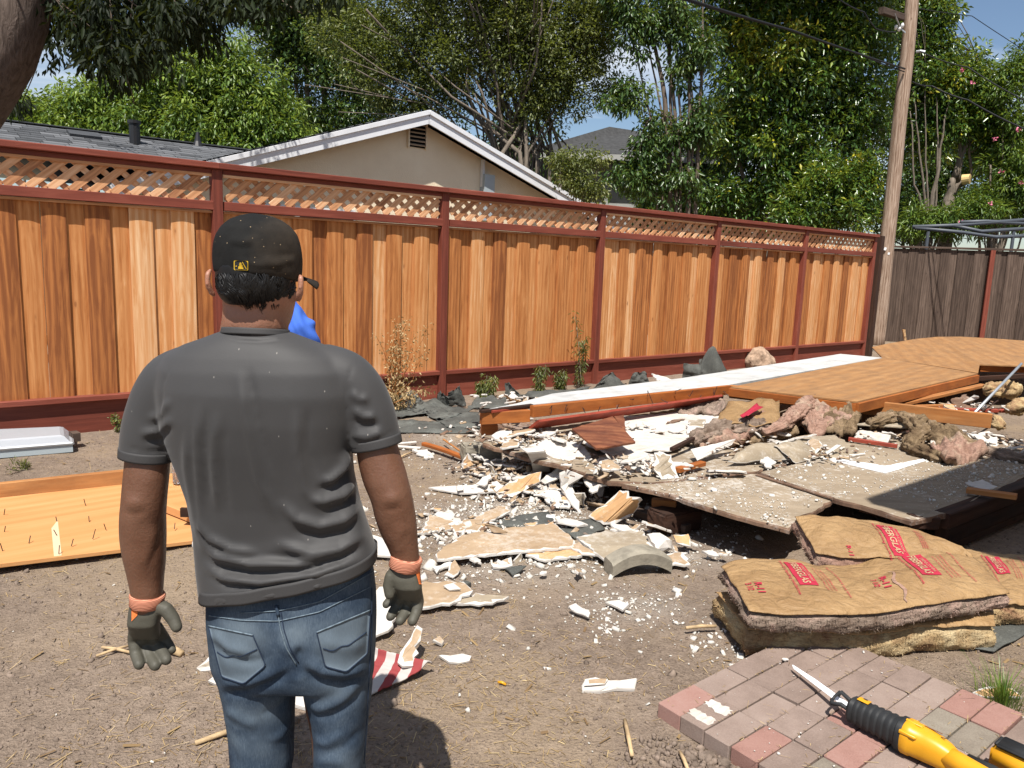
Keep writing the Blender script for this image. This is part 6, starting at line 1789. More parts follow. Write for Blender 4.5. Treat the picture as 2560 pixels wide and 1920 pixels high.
# ------------------------------------------------------------------ brick path
def brick_mat(name, a, b_, c):
    b = NB(name)
    v = b.coord('Object', rand=17.0)
    n = b.noise(v, 9, 5, .65)
    g = b.noise(v, 180, 2, .8)
    oi = b.n('ObjectInfo').outputs['Random']
    f = b.math('ADD', b.math('MULTIPLY', n, .5), b.math('ADD', b.math('MULTIPLY', g, .35), b.math('MULTIPLY', b.math('SUBTRACT', oi, .5), .16)))
    col = b.ramp(f, [(.25, a), (.45, b_), (.68, c)])
    b.bsdf(col, .9, b.bump(b.math('ADD', g, n), .4, .004), .15)
    return b.mat
M['brick_tan'] = brick_mat('brick_tan', (.17, .125, .103, 1), (.24, .18, .15, 1), (.3, .235, .2, 1))
M['brick_red'] = brick_mat('brick_red', (.2, .105, .084, 1), (.28, .158, .13, 1), (.32, .2, .17, 1))
M['brick_grey'] = brick_mat('brick_grey', (.12, .1, .08, 1), (.2, .17, .135, 1), (.28, .25, .2, 1))
O0 = Vector((.545, 2.46, 0))
bed = MB()
for (a, b_, c_, d_) in ((0, .98, -.02, 1.6),):
    pts = [O0 + FD * (x + .01) + FN * (y + .01) for x, y in ((0, 0), (.97, .2), (.97, 1.6), (0, 1.6))]
    bed.prism([(p.x, p.y) for p in pts], -.05, .034)
path_ = tag(bed.build('path', M['dirt']), kind='structure')
bm = bmesh.new(); bmesh.ops.create_cube(bm, size=1)
bmesh.ops.scale(bm, vec=(.196, .096, .06), verts=bm.verts)
bmesh.ops.bevel(bm, geom=list(bm.edges), offset=.0032, segments=1, affect='EDGES')
bricks = {}
for nm in ('brick_tan', 'brick_red', 'brick_grey'):
    me = bpy.data.meshes.new('brick'); bm.to_mesh(me); me.materials.append(M[nm]); bricks[nm] = me
bm.free()
reds = {(0, 0), (3, 0), (4, 2), (5, 1), (5, 2), (6, 0), (7, 4), (6, 4), (9, 4), (8, 1)}
greys = {(5, 0), (6, 3), (7, 3)}
for r in range(0, 15):
    for c in range(5):
        if (r == 0 and c > 3) or (r < 0): continue
        k = (r, c)
        nm = 'brick_red' if k in reds else 'brick_grey' if k in greys else 'brick_tan'
        p = O0 + FD * (.1 + c * .2 + random.gauss(0, .002)) + FN * (.05 + r * .1005 + random.gauss(0, .001)) + Vector((0, 0, .028 + random.gauss(0, .0025)))
        rz = math.atan2(FD.y, FD.x) + random.gauss(0, .008)
        Mx = Matrix.Translation(p) @ Matrix.Rotation(rz, 4, 'Z') @ Matrix.Rotation(random.gauss(0, .01), 4, 'X') @ Matrix.Rotation(random.gauss(0, .006), 4, 'Y')
        link('brick', bricks[nm], path_, Mx)
# worn white paint on one edge brick
for (f0, f1) in ((.03, .075), (.12, .17)):
    pts = [O0 + FD * x + FN * y + Vector((0, 0, .0612)) for x, y in ((f0, .105), (f1, .105), (f1, .194), (f0, .194))]
    S('paint_mark', None, None, pts, .001, 'gypdirty', 'gypdirty', .004, .002, None, path_, .01)

# ------------------------------------------------------------------ reciprocating saw
zW = zz(2050, 1680, .23056)
M['yellow'] = plain('yellow_plastic', (.62, .29, .012, 1), .38, .4, 40, .03)
M['rubber'] = plain('black_rubber', (.022, .023, .024, 1), .6, .3, 30, .2)
M['bladew'] = plain('sunlit_white_blade', (.78, .8, .82, 1), .45, .4)  # white raised to put the sun's reflection into the blade colour
P0, P1 = zW(330, 390, .115), zW(1380, 955, .10)
ax = (P1 - P0); ax.z = 0; ax.normalize()
sawM = frame(P0, P0 + ax)
saw = thing('reciprocating_saw', Vector((P0.x, P0.y, .06)), 'yellow and black cordless reciprocating saw with a long white blade coloured sun bright lying on the bricks', 'power saw')
Ls = (P1 - P0).length
def W_(x, y, z): return sawM @ Vector((x, y, z))
def rloft(name, secs, mat, n=28, parent=saw, sm=45):
    """sections (x, ry, rz, cy, cz, power) along the saw axis"""
    mb = MB()
    rings = []
    for (x, ry, rz, cy, cz, pw) in secs:
        ring_ = []
        for k in range(n):
            a = 2 * math.pi * k / n
            c_, s_ = math.cos(a), math.sin(a)
            ring_.append(W_(x, cy + ry * math.copysign(abs(c_) ** (2 / pw), c_), cz + rz * math.copysign(abs(s_) ** (2 / pw), s_)))
        rings.append(ring_)
    mb.loft(rings)
    o = mb.build(name, mat, parent)
    auto_smooth(o, sm)
    return o
nl = (zW(900, 690, .11) - P0).dot(ax)                  # length of the black nose
secs = [(0, .03, .036, 0, 0, 3), (.008, .036, .043, 0, 0, 3)]
for i in range(7):
    x = .02 + i * (nl - .04) / 6.2
    f = i / 6
    r_ = .034 + .006 * f
    secs += [(x, r_, .041 + .003 * f, 0, 0, 2.6), (x + .007, r_ + .003, .044 + .003 * f, 0, 0, 2.6), (x + .012, r_ + .003, .044 + .003 * f, 0, 0, 2.6), (x + .017, r_, .041 + .003 * f, 0, 0, 2.6)]
secs += [(nl, .042, .046, 0, 0, 2.6), (nl + .01, .043, .047, 0, 0, 2.6)]
rloft('nose', secs, M['rubber'], sm=30)
rloft('collar', [(nl - .012, .046, .05, 0, 0, 2.8), (nl - .01, .048, .052, 0, 0, 2.8), (nl + .006, .048, .052, 0, 0, 2.8), (nl + .01, .046, .05, 0, 0, 2.8)], M['rubber'])
bl = Ls - nl
rloft('housing', [(nl + .002, .046, .05, 0, .0, 2.6), (nl + .01, .05, .054, 0, 0, 2.6), (nl + .03, .05, .054, 0, 0, 2.6), (nl + .034, .047, .051, 0, 0, 2.6), (nl + bl * .55, .045, .049, 0, 0, 2.6), (nl + bl * .8, .041, .046, 0, -.002, 2.6), (nl + bl, .036, .042, 0, -.006, 2.6), (nl + bl + .03, .026, .03, 0, -.01, 2.6)], M['yellow'])
for s_, z_ in ((1, .03), (-1, .03), (0, .05)):
    rloft('clip_rib', [(nl + .004, .006, .006, s_ * .044, z_, 3), (nl + .05, .008, .006, s_ * .042, z_, 3), (nl + .055, .003, .003, s_ * .042, z_, 3)], M['yellow'], 10)
# handle loop and battery
hp = [W_(nl + bl * .8, 0, -.004), W_(nl + bl + .05, -.01, .0), W_(nl + bl + .13, -.02, .004), W_(nl + bl + .2, -.03, .0), W_(nl + bl + .26, -.03, -.02)]
mb = MB(); mb.tube(hp, [.036, .03, .026, .027, .034], 20)
mb.build('handle', M['yellow'], saw, smooth=True)
mb = MB(); mb.tube([W_(nl + bl + .05, .012, .012), W_(nl + bl + .12, .002, .02), W_(nl + bl + .2, -.01, .016)], [.016, .016, .018], 12)
mb.build('grip', M['rubber'], saw, smooth=True)
bt0 = zW(1870, 850, .14)
bl_ = sawM.inverted() @ bt0
for (nm, mt, dz, hz_, ins) in (('battery', 'yellow', -.01, .07, 0), ('battery_top', 'rubber', .033, .014, .012)):
    bm = bmesh.new(); bmesh.ops.create_cube(bm, size=1)
    bmesh.ops.scale(bm, vec=(.2 - ins, .085 - ins, hz_), verts=bm.verts)
    bmesh.ops.bevel(bm, geom=list(bm.edges), offset=.01, segments=3, affect='EDGES')
    me = bpy.data.meshes.new(nm); bm.to_mesh(me); bm.free(); me.materials.append(M[mt])
    me.polygons.foreach_set('use_smooth', np.ones(len(me.polygons), dtype=bool))
    link(nm, me, saw, sawM @ Matrix.Translation((bl_.x + .1, bl_.y + .012, bl_.z + dz)))
mb = MB(); c_ = W_(nl + bl + .23, -.01, .03); mb.tube([c_, c_ + Vector((.05, .02, .04))], .03, 12); mb.build('battery_post', M['yellow'], saw)
# shoe and blade
mb = MB()
for s_ in (-1, 1):
    mb.tube([W_(.012, s_ * .02, .0), W_(-.02, s_ * .026, .012), W_(-.05, s_ * .03, .012 + s_ * .01), W_(-.056, s_ * .018, .01)], .0075, 8)
mb.tube([W_(-.055, -.03, .0), W_(-.058, .0, .012), W_(-.055, .03, .022)], .005, 8)
mb.build('shoe', M['rubber'], saw, smooth=True)
tipw = spot(1980, 1663, .085)
b0_ = W_(.0, 0, 0)
d_ = (tipw - b0_); Lb = d_.length; bx = d_.normalized(); by = bx.cross(Vector((0, 0, 1))).normalized(); bz_ = by.cross(bx)
wdir = (by * .78 + bz_ * .62).normalized()
th = bx.cross(wdir).normalized() * .0009
prof = [(0, -.010), (Lb * .95, -.006), (Lb, .001), (Lb * .99, .0035), (Lb * .6, .0095), (0, .0105)]
teeth = []
for i in range(60):
    x = Lb * .05 + i * Lb * .88 / 60
    teeth += [(x, -.010 + .004 * i / 60), (x + .0012, -.0118 + .004 * i / 60)]
prof = [(0, -.009)] + teeth + prof[1:]
V = [b0_ + bx * x + wdir * y + th for x, y in prof] + [b0_ + bx * x + wdir * y - th for x, y in prof]
n = len(prof)
tri = tessellate_polygon([[Vector((x, y, 0)) for x, y in prof]])
mb = MB(); mb.add(V, [tuple(t) for t in tri] + [tuple(i + n for i in reversed(t)) for t in tri] + [(i, (i + 1) % n, n + (i + 1) % n, n + i) for i in range(n)])
mb.build('blade', M['bladew'], saw)
def saw_label(name, x0, x1, a0, a1, r, mat, nx=8, na=6):
    V, Fc = [], []
    for i in range(nx + 1):
        for j in range(na + 1):
            x = x0 + (x1 - x0) * i / nx
            a = a0 + (a1 - a0) * j / na
            ry, rz = r
            c1, s1 = math.cos(a), math.sin(a)
            V.append(W_(x, ry * math.copysign(abs(c1) ** (2 / 2.6), c1), rz * math.copysign(abs(s1) ** (2 / 2.6), s1)))
    for i in range(nx):
        for j in range(na):
            k = i * (na + 1) + j
            Fc.append((k, k + 1, k + na + 2, k + na + 1))
    v, cc = recenter(V)
    return link(name, mesh(name, v, Fc, M[mat]), saw, Matrix.Translation(cc))
M['label'] = plain('brown_label', (.2, .07, .02, 1), .5, .3, 120, .6)
saw_label('nose_badge', .022, .06, 1.1, 1.75, (.0395, .0475), 'yellow')
saw_label('badge_mark', .034, .048, 1.2, 1.45, (.0402, .0482), 'rubber')
saw_label('rating_label', nl + bl * .38, nl + bl * .78, 1.0, 1.35, (.0468, .0508), 'label')
saw_label('screw_slot', nl + bl * .1, nl + bl * .17, 1.5, 1.56, (.0506, .0546), 'rubber')
saw_label('screw_slot', nl + bl * .8, nl + bl * .9, 1.5, 1.56, (.0425, .047), 'rubber')

# ------------------------------------------------------------------ ground litter
def on_path(P_):
    d = P_[:, :2] - np.array([O0.x, O0.y])
    a = d @ np.array([FD.x, FD.y]); b_ = d @ np.array([FN.x, FN.y])
    return (a > -.01) & (a < 1.01) & (b_ > -.01) & (b_ < 1.6)
def yard(n, power=1.7, ymax=10.5):
    """random places on the soil, denser towards the yard's near side"""
    y = 1.15 + (ymax - 1.15) * rng.random(n) ** power
    x = (rng.random(n) * 2 - 1) * (y * .78 + .5)
    P_ = np.stack([x, y, np.zeros(n)], 1)
    f = (P_ - np.array(F0)) @ np.array(FN)
    return P_[(f > .05) & ~on_path(P_)]
def settle(P_, lift): 
    P_ = P_.copy(); P_[:, 2] = ground_h(P_) + lift
    return P_
M['straw'] = leaf_mat('straw', [(.0, (.16, .1, .05, 1)), (.6, (.36, .25, .12, 1)), (1, (.55, .42, .23, 1))], .7, .1, .2)
sv = [(-.5, -.5, 0), (0, -.5, .12), (.5, -.5, 0), (.5, .5, 0), (0, .5, .12), (-.5, .5, 0)]
sf = [(0, 1, 4), (0, 4, 5), (1, 2, 3), (1, 3, 4)]
def scatter(name, P_, lift, Sx, flat, bv, bf, m, tone=None):
    n = len(P_)
    V, Fc = soup(bv, bf, settle(P_, lift), rand_rot(n, flat), Sx(n))
    me = mesh(name, V, Fc, M[m])
    if tone is not None:
        t = np.repeat(np.clip(rng.normal(tone[0], tone[1], n), 0, 1), len(bv))
        at = me.attributes.new('tone', 'FLOAT', 'POINT'); at.data.foreach_set('value', t.astype(np.float32))
    return tag(link(name, me), kind='stuff')
Ps = yard(72000)
fen_d = (Ps - np.array(F0)) @ np.array(FN)
nzs = fbm(Ps, .9, 3, 21) + .5 * np.exp(-fen_d / 1.6)
Ps = Ps[(rng.random(len(Ps)) < np.clip(.22 + nzs * 1.0, .07, 1))]
scatter('straw_litter', Ps, .004, lambda n: np.stack([rng.uniform(.0012, .0028, n), rng.lognormal(-3.75, .5, n), np.full(n, .004)], 1), .22, sv, sf, 'straw', (.5, .25))
Pb = yard(700, 1.5)
kp = 520
uv_ = rng.random((kp, 2)) * np.array([1.0, 1.3])
Pp = np.array(tuple(O0)) + uv_[:, :1] * np.array(tuple(FD)) + uv_[:, 1:] * np.array(tuple(FN))
jn = rng.random(kp) < .6                                        # most of it gathers in the joints
Pp[jn] = (np.array(tuple(O0)) + uv_[:, :1] * np.array(tuple(FD)) + np.round(uv_[:, 1:] * 10) / 10 * np.array(tuple(FN)))[jn]
V, Fc = soup(sv, sf, Pp + np.array([0, 0, .0605]), rand_rot(kp, .1), np.stack([rng.uniform(.001, .0022, kp), rng.lognormal(-4.2, .5, kp), np.full(kp, .003)], 1))
me = mesh('straw_litter', V, Fc, M['straw']); at = me.attributes.new('tone', 'FLOAT', 'POINT'); at.data.foreach_set('value', np.repeat(rng.random(kp) * .9, len(sv)).astype(np.float32))
tag(link('straw_litter', me), kind='stuff')
kp = 160
Pp = np.array(tuple(O0)) + rng.random((kp, 1)) * np.array(tuple(FD)) + rng.random((kp, 1)) * 1.3 * np.array(tuple(FN)) + np.array([0, 0, .0605])
V, Fc = soup(np.array([(-1, -1, -.5), (1, -1, -.5), (1, 1, -.5), (-1, 1, -.5), (-.8, -.9, .5), (.9, -.7, .5), (.7, .8, .6), (-.9, .8, .4)], float), np.array([(0, 2, 1), (0, 3, 2), (4, 5, 6), (4, 6, 7), (0, 1, 5), (0, 5, 4), (1, 2, 6), (1, 6, 5), (2, 3, 7), (2, 7, 6), (3, 0, 4), (3, 4, 7)]), Pp, rand_rot(kp, .3), rng.lognormal(-6.5, .6, kp)[:, None] * rng.uniform(.5, 1.5, (kp, 3)))
tag(link('plaster_crumbs', mesh('plaster_crumbs', V, Fc, M['gyp'])), kind='stuff')
scatter('bark_litter', Pb, .006, lambda n: np.stack([rng.uniform(.004, .011, n), rng.uniform(.015, .06, n), np.full(n, .02)], 1), .25, sv, sf, 'straw', (.15, .2))
bm = bmesh.new(); bmesh.ops.create_icosphere(bm, subdivisions=1, radius=1)
oct_v = np.array([(1, 0, 0), (-1, 0, 0), (0, 1, 0), (0, -1, 0), (0, 0, .8), (0, 0, -.8)], float) * np.array([[1.1], [.8], [.9], [1.2], [1], [1]])
oct_f = np.array([(0, 2, 4), (2, 1, 4), (1, 3, 4), (3, 0, 4), (2, 0, 5), (1, 2, 5), (3, 1, 5), (0, 3, 5)])
cv = np.array([tuple(v.co) for v in bm.verts]); cf = np.array([[v.index for v in f.verts] for f in bm.faces]); bm.free()
cv2 = cv * (1 + .28 * rng.normal(0, 1, (len(cv), 1)))
Pc = yard(9000, 2.0, 8)
scatter('soil_clods', Pc, .001, lambda n: (rng.lognormal(-5.35, .5, n))[:, None] * rng.uniform(.6, 1.3, (n, 3)), 0, cv2, cf, 'clod')
Pc = yard(60000, 2.3, 7)
scatter('soil_grit', Pc, .0005, lambda n: (rng.lognormal(-5.75, .42, n))[:, None] * rng.uniform(.6, 1.3, (n, 3)), 0, oct_v, oct_f, 'clod')
Pg = np.concatenate([np.stack([rng.normal(.62, .12, 900), rng.normal(2.12, .1, 900), np.zeros(900)], 1)])
Pg = Pg[~on_path(Pg)]
scatter('soil_clods', Pg, .004, lambda n: (rng.lognormal(-5.0, .5, n))[:, None] * rng.uniform(.6, 1.3, (n, 3)), 0, cv2, cf, 'clod')
# plaster crumbs, thick round the broken boards
zones = [(zD(700, 130), .32, .22, 700), (zD(900, 90), .3, .14, 600), (zD(480, 230), .22, .12, 420), (zD(1330, 160), .25, .15, 420), (zD(900, 430), .35, .1, 260), (zD(1420, 420), .16, .05, 160), (zD(2060, 330), .25, .12, 420), (zD(1850, 690), .18, .12, 260), (zD(1650, 790), .1, .14, 160), (zD(600, 520), .25, .1, 140), (zA(1100, 920), .28, .3, 620), (zA(1500, 1240), .34, .2, 620), (zA(420, 720), .4, .35, 260), (zA(1700, 1380), .3, .12, 360), (zB(700, 1560), .35, .12, 360), (zA(600, 420), .5, .4, 160), (zD(1100, 720), .7, .5, 240), (zI(60, 920), .12, .12, 120), (spot(1300, 1700), .8, .4, 60), (spot(300, 1500), .6, .4, 30)]
pts = np.concatenate([np.stack([rng.normal(c.x, sx, n), rng.normal(c.y, sy, n), np.zeros(n)], 1) for c, sx, sy, n in zones])
pts = pts[~on_path(pts)]
cube = np.array([(-1, -1, -.5), (1, -1, -.5), (1, 1, -.5), (-1, 1, -.5), (-.8, -.9, .5), (.9, -.7, .5), (.7, .8, .6), (-.9, .8, .4)], float)
cubf = np.array([(0, 2, 1), (0, 3, 2), (4, 5, 6), (4, 6, 7), (0, 1, 5), (0, 5, 4), (1, 2, 6), (1, 6, 5), (2, 3, 7), (2, 7, 6), (3, 0, 4), (3, 4, 7)])
M['crumb'] = plain('plaster_crumb', (.52, .49, .44, 1), .95, .1, 9, .22)
scatter('plaster_crumbs', pts, .004, lambda n: (rng.lognormal(-6.0, .8, n))[:, None] * rng.uniform(.45, 1.5, (n, 3)), .5, cube, cubf, 'crumb')
def on_deck(cs_, n, z):
    A_ = np.array([tuple(c) for c in cs_])
    u, v = rng.random((2, n, 1))
    p = (A_[0] * (1 - u) + A_[1] * u) * (1 - v) + (A_[3] * (1 - u) + A_[2] * u) * v
    p[:, 2] = z
    return p
dp = np.concatenate([on_deck([zB(480, 1110, .25), zB(1500, 900, .25), z2(690, 1180, .25), z2(690, 1330, .25)], 800, .254), on_deck([z2(450, 900, .25), z2(1000, 850, .25), z2(1200, 1100, .25), z2(800, 1200, .25)], 500, .258), on_deck([z2(1000, 800, .25), z2(2195, 850, .25), z2(2195, 1000, .25), z2(1200, 1180, .25)], 900, .258), on_deck([z2(1200, 1000, .25), z2(2100, 850, .25), z2(2195, 960, .25), z2(1650, 1220, .25)], 600, .258), on_deck([zA(950, 640, .25), zA(1500, 500, .25), zA(1990, 620, .25), zA(1500, 760, .25)], 500, .262)])
n = len(dp)
V, Fc = soup(cube, cubf, dp, rand_rot(n, .5), (rng.lognormal(-6.35, .75, n))[:, None] * rng.uniform(.6, 1.4, (n, 3)))
tag(link('plaster_crumbs', mesh('plaster_crumbs', V, Fc, M['crumb'])), kind='stuff')

# coarse rubble chips packed into the heaps: countless, one mass per material
def chips(name, spots, mt, n, s0):
    P_ = []
    for (c, sx, sy, z0, z1_, wgt) in spots:
        k = int(n * wgt)
        P_.append(np.stack([rng.normal(c.x, sx, k), rng.normal(c.y, sy, k), rng.uniform(z0, z1_, k)], 1))
    P_ = np.concatenate(P_)
    V, Fc = soup(cube, cubf, P_, rand_rot(len(P_), .4), np.stack([rng.lognormal(s0, .5, len(P_)), rng.lognormal(s0 - .3, .5, len(P_)), rng.uniform(.003, .008, len(P_))], 1))
    tag(link(name, mesh(name, V, Fc, M[mt])), kind='stuff')
rub = [(zA(1450, 580, .27), .28, .16, .26, .31, .3), (zA(1300, 930, .08), .22, .16, .02, .1, .25), (zB(500, 900, .28), .2, .14, .25, .31, .15), (zA(1550, 1230, .04), .22, .12, .01, .07, .2), (z2(700, 830, .3), .3, .12, .27, .32, .2), (z2(1750, 760, .3), .4, .12, .27, .31, .2), (zD(620, 160), .3, .1, .01, .03, .12), (zC(1600, 850, .34), .4, .15, .28, .35, .15)]
chips('rubble_chips', rub, 'gypdirty', 380, -4.15)
chips('rubble_chips', rub, 'paper', 210, -4.0)
chips('rubble_chips', rub, 'rot', 260, -4.3)
# loose torn scraps scattered through the heap, each a thing of its own
proto = []
for k in range(7):
    nn = random.randint(5, 8)
    pl_ = [Vector((math.cos(a) * random.uniform(.5, 1.1) * random.uniform(.035, .05), math.sin(a) * random.uniform(.4, 1) * .035, 0)) for a in (2 * math.pi * i / nn for i in range(nn))]
    o = shard('drywall_scrap', None, None, pl_, .012, ('paper', 'gyp', 'gypdirty', 'paper_o', 'gyp', 'paper', 'gypdirty')[k], 'gyp', .004, .004, None, None, .012, k)
    proto.append(o.data); bpy.data.objects.remove(o)
def scrap(p, sc, tilt, lab, grp):
    o = link('drywall_scrap', random.choice(proto), None, Matrix.Translation(p) @ Matrix.Rotation(random.uniform(0, 6.28), 4, 'Z') @ Matrix.Rotation(random.gauss(0, tilt), 4, 'X') @ Matrix.Rotation(random.gauss(0, tilt), 4, 'Y') @ Matrix.Diagonal((sc * random.uniform(.7, 1.6), sc * random.uniform(.5, 1.1), 1, 1)))
    tag(o, lab, 'drywall scrap', grp)
heap = [(zA(1450, 560), .3, .55, .24, 34, .33, 'in the heap before the red fascia'), (zA(1250, 640), .27, .3, .2, 14, .27, 'on the torn left corner of the deck'), (zA(1080, 900), .03, .22, .2, 22, .09, 'in the heap on the soil below the deck corner'), (zA(1500, 1200), .04, .25, .18, 22, .1, 'around the foot of the forked plaster'), (zB(450, 880), .28, .25, .15, 14, .31, 'on top of the big plaster slab')]
for (c, z_, sx, sy, n_, zt, where) in heap:
    for _ in range(n_):
        scrap(Vector((random.gauss(c.x, sx * .6), random.gauss(c.y, sy * .6), random.uniform(z_, zt))), random.uniform(.6, 1.9), .3, 'torn plaster scrap ' + where, 'torn plaster scraps ' + where)
for (X, Y, n_, s_, where) in ((620, 130, 14, .25, 'behind the large tan sheet'), (480, 240, 12, .15, 'at the left end of the large tan sheet'), (900, 440, 6, .2, 'in front of the large tan sheet'), (2050, 320, 12, .2, 'right of the curved concrete edging'), (1380, 170, 8, .15, 'between the two big drywall sheets')):
    c = zD(X, Y)
    for _ in range(n_):
        scrap(Vector((random.gauss(c.x, s_), random.gauss(c.y, s_ * .5), random.uniform(.012, .035))), random.uniform(.5, 1.3), .25, 'small torn drywall scrap on the soil ' + where, 'torn drywall scraps ' + where)
for (cx_, n_, where) in ((z2(1700, 740, .3), 16, 'round the curled wool batt'), (z2(2050, 800, .28), 14, 'at the right edge of the deck'), (zC(1500, 880, .34), 10, 'behind the long brown timber'), (z2(600, 760, .3), 14, 'round the bent tan cards')):
    for _ in range(n_):
        scrap(cx_ + Vector((random.gauss(0, .22), random.gauss(0, .12), random.uniform(-.02, .03))), random.uniform(.7, 2.0), .35, 'torn drywall scrap on the deck ' + where, 'torn drywall scraps ' + where)

# sticks
for (a, b_, wd_, lab) in ((spot(488, 1858, .015), spot(640, 1808, .02), .016, 'pale round wooden stick left of the jeans'), (zA(0, 800, .02), zA(130, 745, .02), .014, 'short brown stick on the soil right of the sleeve'), (spot(1562, 1800, .02), spot(1580, 1890, .02), .014, 'pale wood sliver upright on the soil left of the brick path'), (spot(1700, 1880, .02), spot(1720, 1925, .02), .012, 'pale wood sliver at the foot of the brick path'), (spot(255, 1618, .02), spot(330, 1632, .015), .012, 'red brown twig beside the left glove'), (spot(240, 1640, .02), spot(330, 1612, .02), .01, 'pale straw stalk beside the left glove'), (spot(415, 1620, .02), spot(455, 1635, .02), .03, 'orange wood chip beside the left glove'), (spot(1715, 1570, .02), spot(1790, 1565, .02), .015, 'pale flat chip left of the insulation stack'), (spot(1245, 1705, .015), spot(1265, 1712, .012), .01, 'tiny yellow plastic bit on bare soil')):
    m_ = MB(); m_.tube([a, (a + b_) / 2 + Vector((0, 0, .004)), b_], [wd_ * .5, wd_ * .55, wd_ * .45], 7)
    tag(m_.build('stick', M['yellow' if 'yellow' in lab else 'stick'], smooth=True), lab, 'stick')

# ------------------------------------------------------------------ weeds
def plant(name, base, h, n_st, spread, lm, bark, leafs, per, rad, label, cat, droop=.1, tone=(.5, .2), asp=.3, lean=(0, 0)):
    t = thing(name, base, label, cat)
    mb = MB()
    cen = []
    for i in range(n_st):
        top = Vector(base) + Vector((random.gauss(0, spread) + lean[0], random.gauss(0, spread * .6) + lean[1], h * random.uniform(.6, 1.0)))
        pts = stem_curve(Vector(base) + Vector((random.gauss(0, spread * .15), random.gauss(0, spread * .1), 0)), top, .12, 6, .03)
        mb.tube(pts, [.006, .005, .005, .004, .003, .003, .002], 5)
        for f in np.linspace(.12, 1, 14):
            k = f * 6; i0 = min(5, int(k))
            cen.append(tuple(pts[i0].lerp(pts[i0 + 1], k - i0)))
    mb.build('stem', M[bark], t)
    leaf_obj('foliage', [leaves(np.array(cen), per, rad, leafs, droop, tone, aspect=asp)], lm, t)
    return t
plant('dried_weed', spot(985, 1022), .95, 12, .16, 'dryleaf', 'lumber', .032, 6, .07, 'tall dried tan weed against the redwood fence right of the worker', 'weed', .3, (.55, .25), .5, (.12, 0))
plant('dried_weed', spot(962, 1030), .3, 10, .2, 'dryleaf', 'lumber', .04, 10, .08, 'low dried leaf clump at the foot of the tall dried weed', 'weed', .5, (.5, .25), .5)
plant('green_weed', z1(790, 500), .26, 7, .14, 'leaf_olive', 'bark_grey', .06, 8, .05, 'low green weed at the kick board left of the roof end', 'weed', .9, (.6, .2), .2)
plant('green_weed', z1(1135, 460), .36, 4, .06, 'leaf_olive', 'bark_grey', .05, 8, .05, 'small drooping weed before the kick board, left of two small ones', 'weed', .9, (.5, .2), .25)
plant('green_weed', z1(1280, 445), .3, 4, .06, 'leaf_olive', 'bark_grey', .05, 8, .05, 'small drooping weed before the kick board, nearer the tall weed', 'weed', .9, (.5, .2), .25)
plant('green_weed', z1(1395, 435), 1.0, 3, .05, 'leaf_olive', 'bark_grey', .06, 8, .05, 'tall thin weed standing against the red post in mid fence', 'weed', .8, (.45, .2), .22)
plant('green_weed', zL(1240, 165), .17, 3, .05, 'leaf_olive', 'bark_grey', .03, 4, .025, 'little leafy weed at the kick board above the left sleeve', 'weed', .2, (.6, .2), .5)
plant('green_weed', zL(250, 560), .07, 7, .07, 'leaf_olive', 'bark_grey', .03, 2, .015, 'small grass sprout between skylight and plywood', 'weed', -.4, (.7, .2), .15)
# grass tuft beside the path
gt = spot(2505, 1762)
def tuft(base, n_, h, sp, name, label):
    V, Fc, T = [], [], []
    for i in range(n_):
        a = random.uniform(0, 6.28); r_ = abs(random.gauss(0, sp))
        b0 = Vector(base) + Vector((math.cos(a) * r_, math.sin(a) * r_, 0))
        ln_ = h * random.uniform(.4, 1.1)
        out = Vector((math.cos(a), math.sin(a), 0)) * random.uniform(.1, .7) * ln_
        sd = Vector((-math.sin(a), math.cos(a), 0)) * .0018
        k = len(V)
        for f in (0, .5, 1):
            c_ = b0 + out * f * f + Vector((0, 0, ln_ * (f - .25 * f * f)))
            w2 = 1 - f * .85
            V += [tuple(c_ - sd * w2), tuple(c_ + sd * w2)]
        Fc += [(k, k + 1, k + 3), (k, k + 3, k + 2), (k + 2, k + 3, k + 5), (k + 2, k + 5, k + 4)]
        T += [np.clip(random.gauss(.5, .25), 0, 1)] * 6
    v, c_ = recenter(V)
    me = mesh(name, v, np.array(Fc), M['leaf_bright'])
    at = me.attributes.new('tone', 'FLOAT', 'POINT'); at.data.foreach_set('value', np.array(T, dtype=np.float32))
    return tag(link(name, me, None, Matrix.Translation(c_)), label, 'grass')
tuft(gt, 260, .17, .05, 'grass_tuft', 'green grass tuft growing beside the brick path at the right edge')
S('tan_sheet', 'brown card scrap under the grass tuft beside the path', 'card', [zW(1650, 215, .02), zW(1830, 150, .03), zW(2100, 170, .03), zW(2200, 270, .02), zW(1760, 265, .015)], .01, 'paper_o', 'gyp', .004)
rock('white_flake', zI(520, 1046, .063), (.014, .009, .006), 'gyp', 'white plaster pebble on the bricks in front of the saw blade tip', 'plaster', 4, 2, .4)
# ------------------------------------------------------------------ people
from mathutils.bvhtree import BVHTree
def px(P):
    d = Vector(P) - CAM
    z = d.dot(_fw)
    return (1280 + F_PX * d.dot(_rt) / z) / K, (960 - F_PX * d.dot(_up) / z) / K

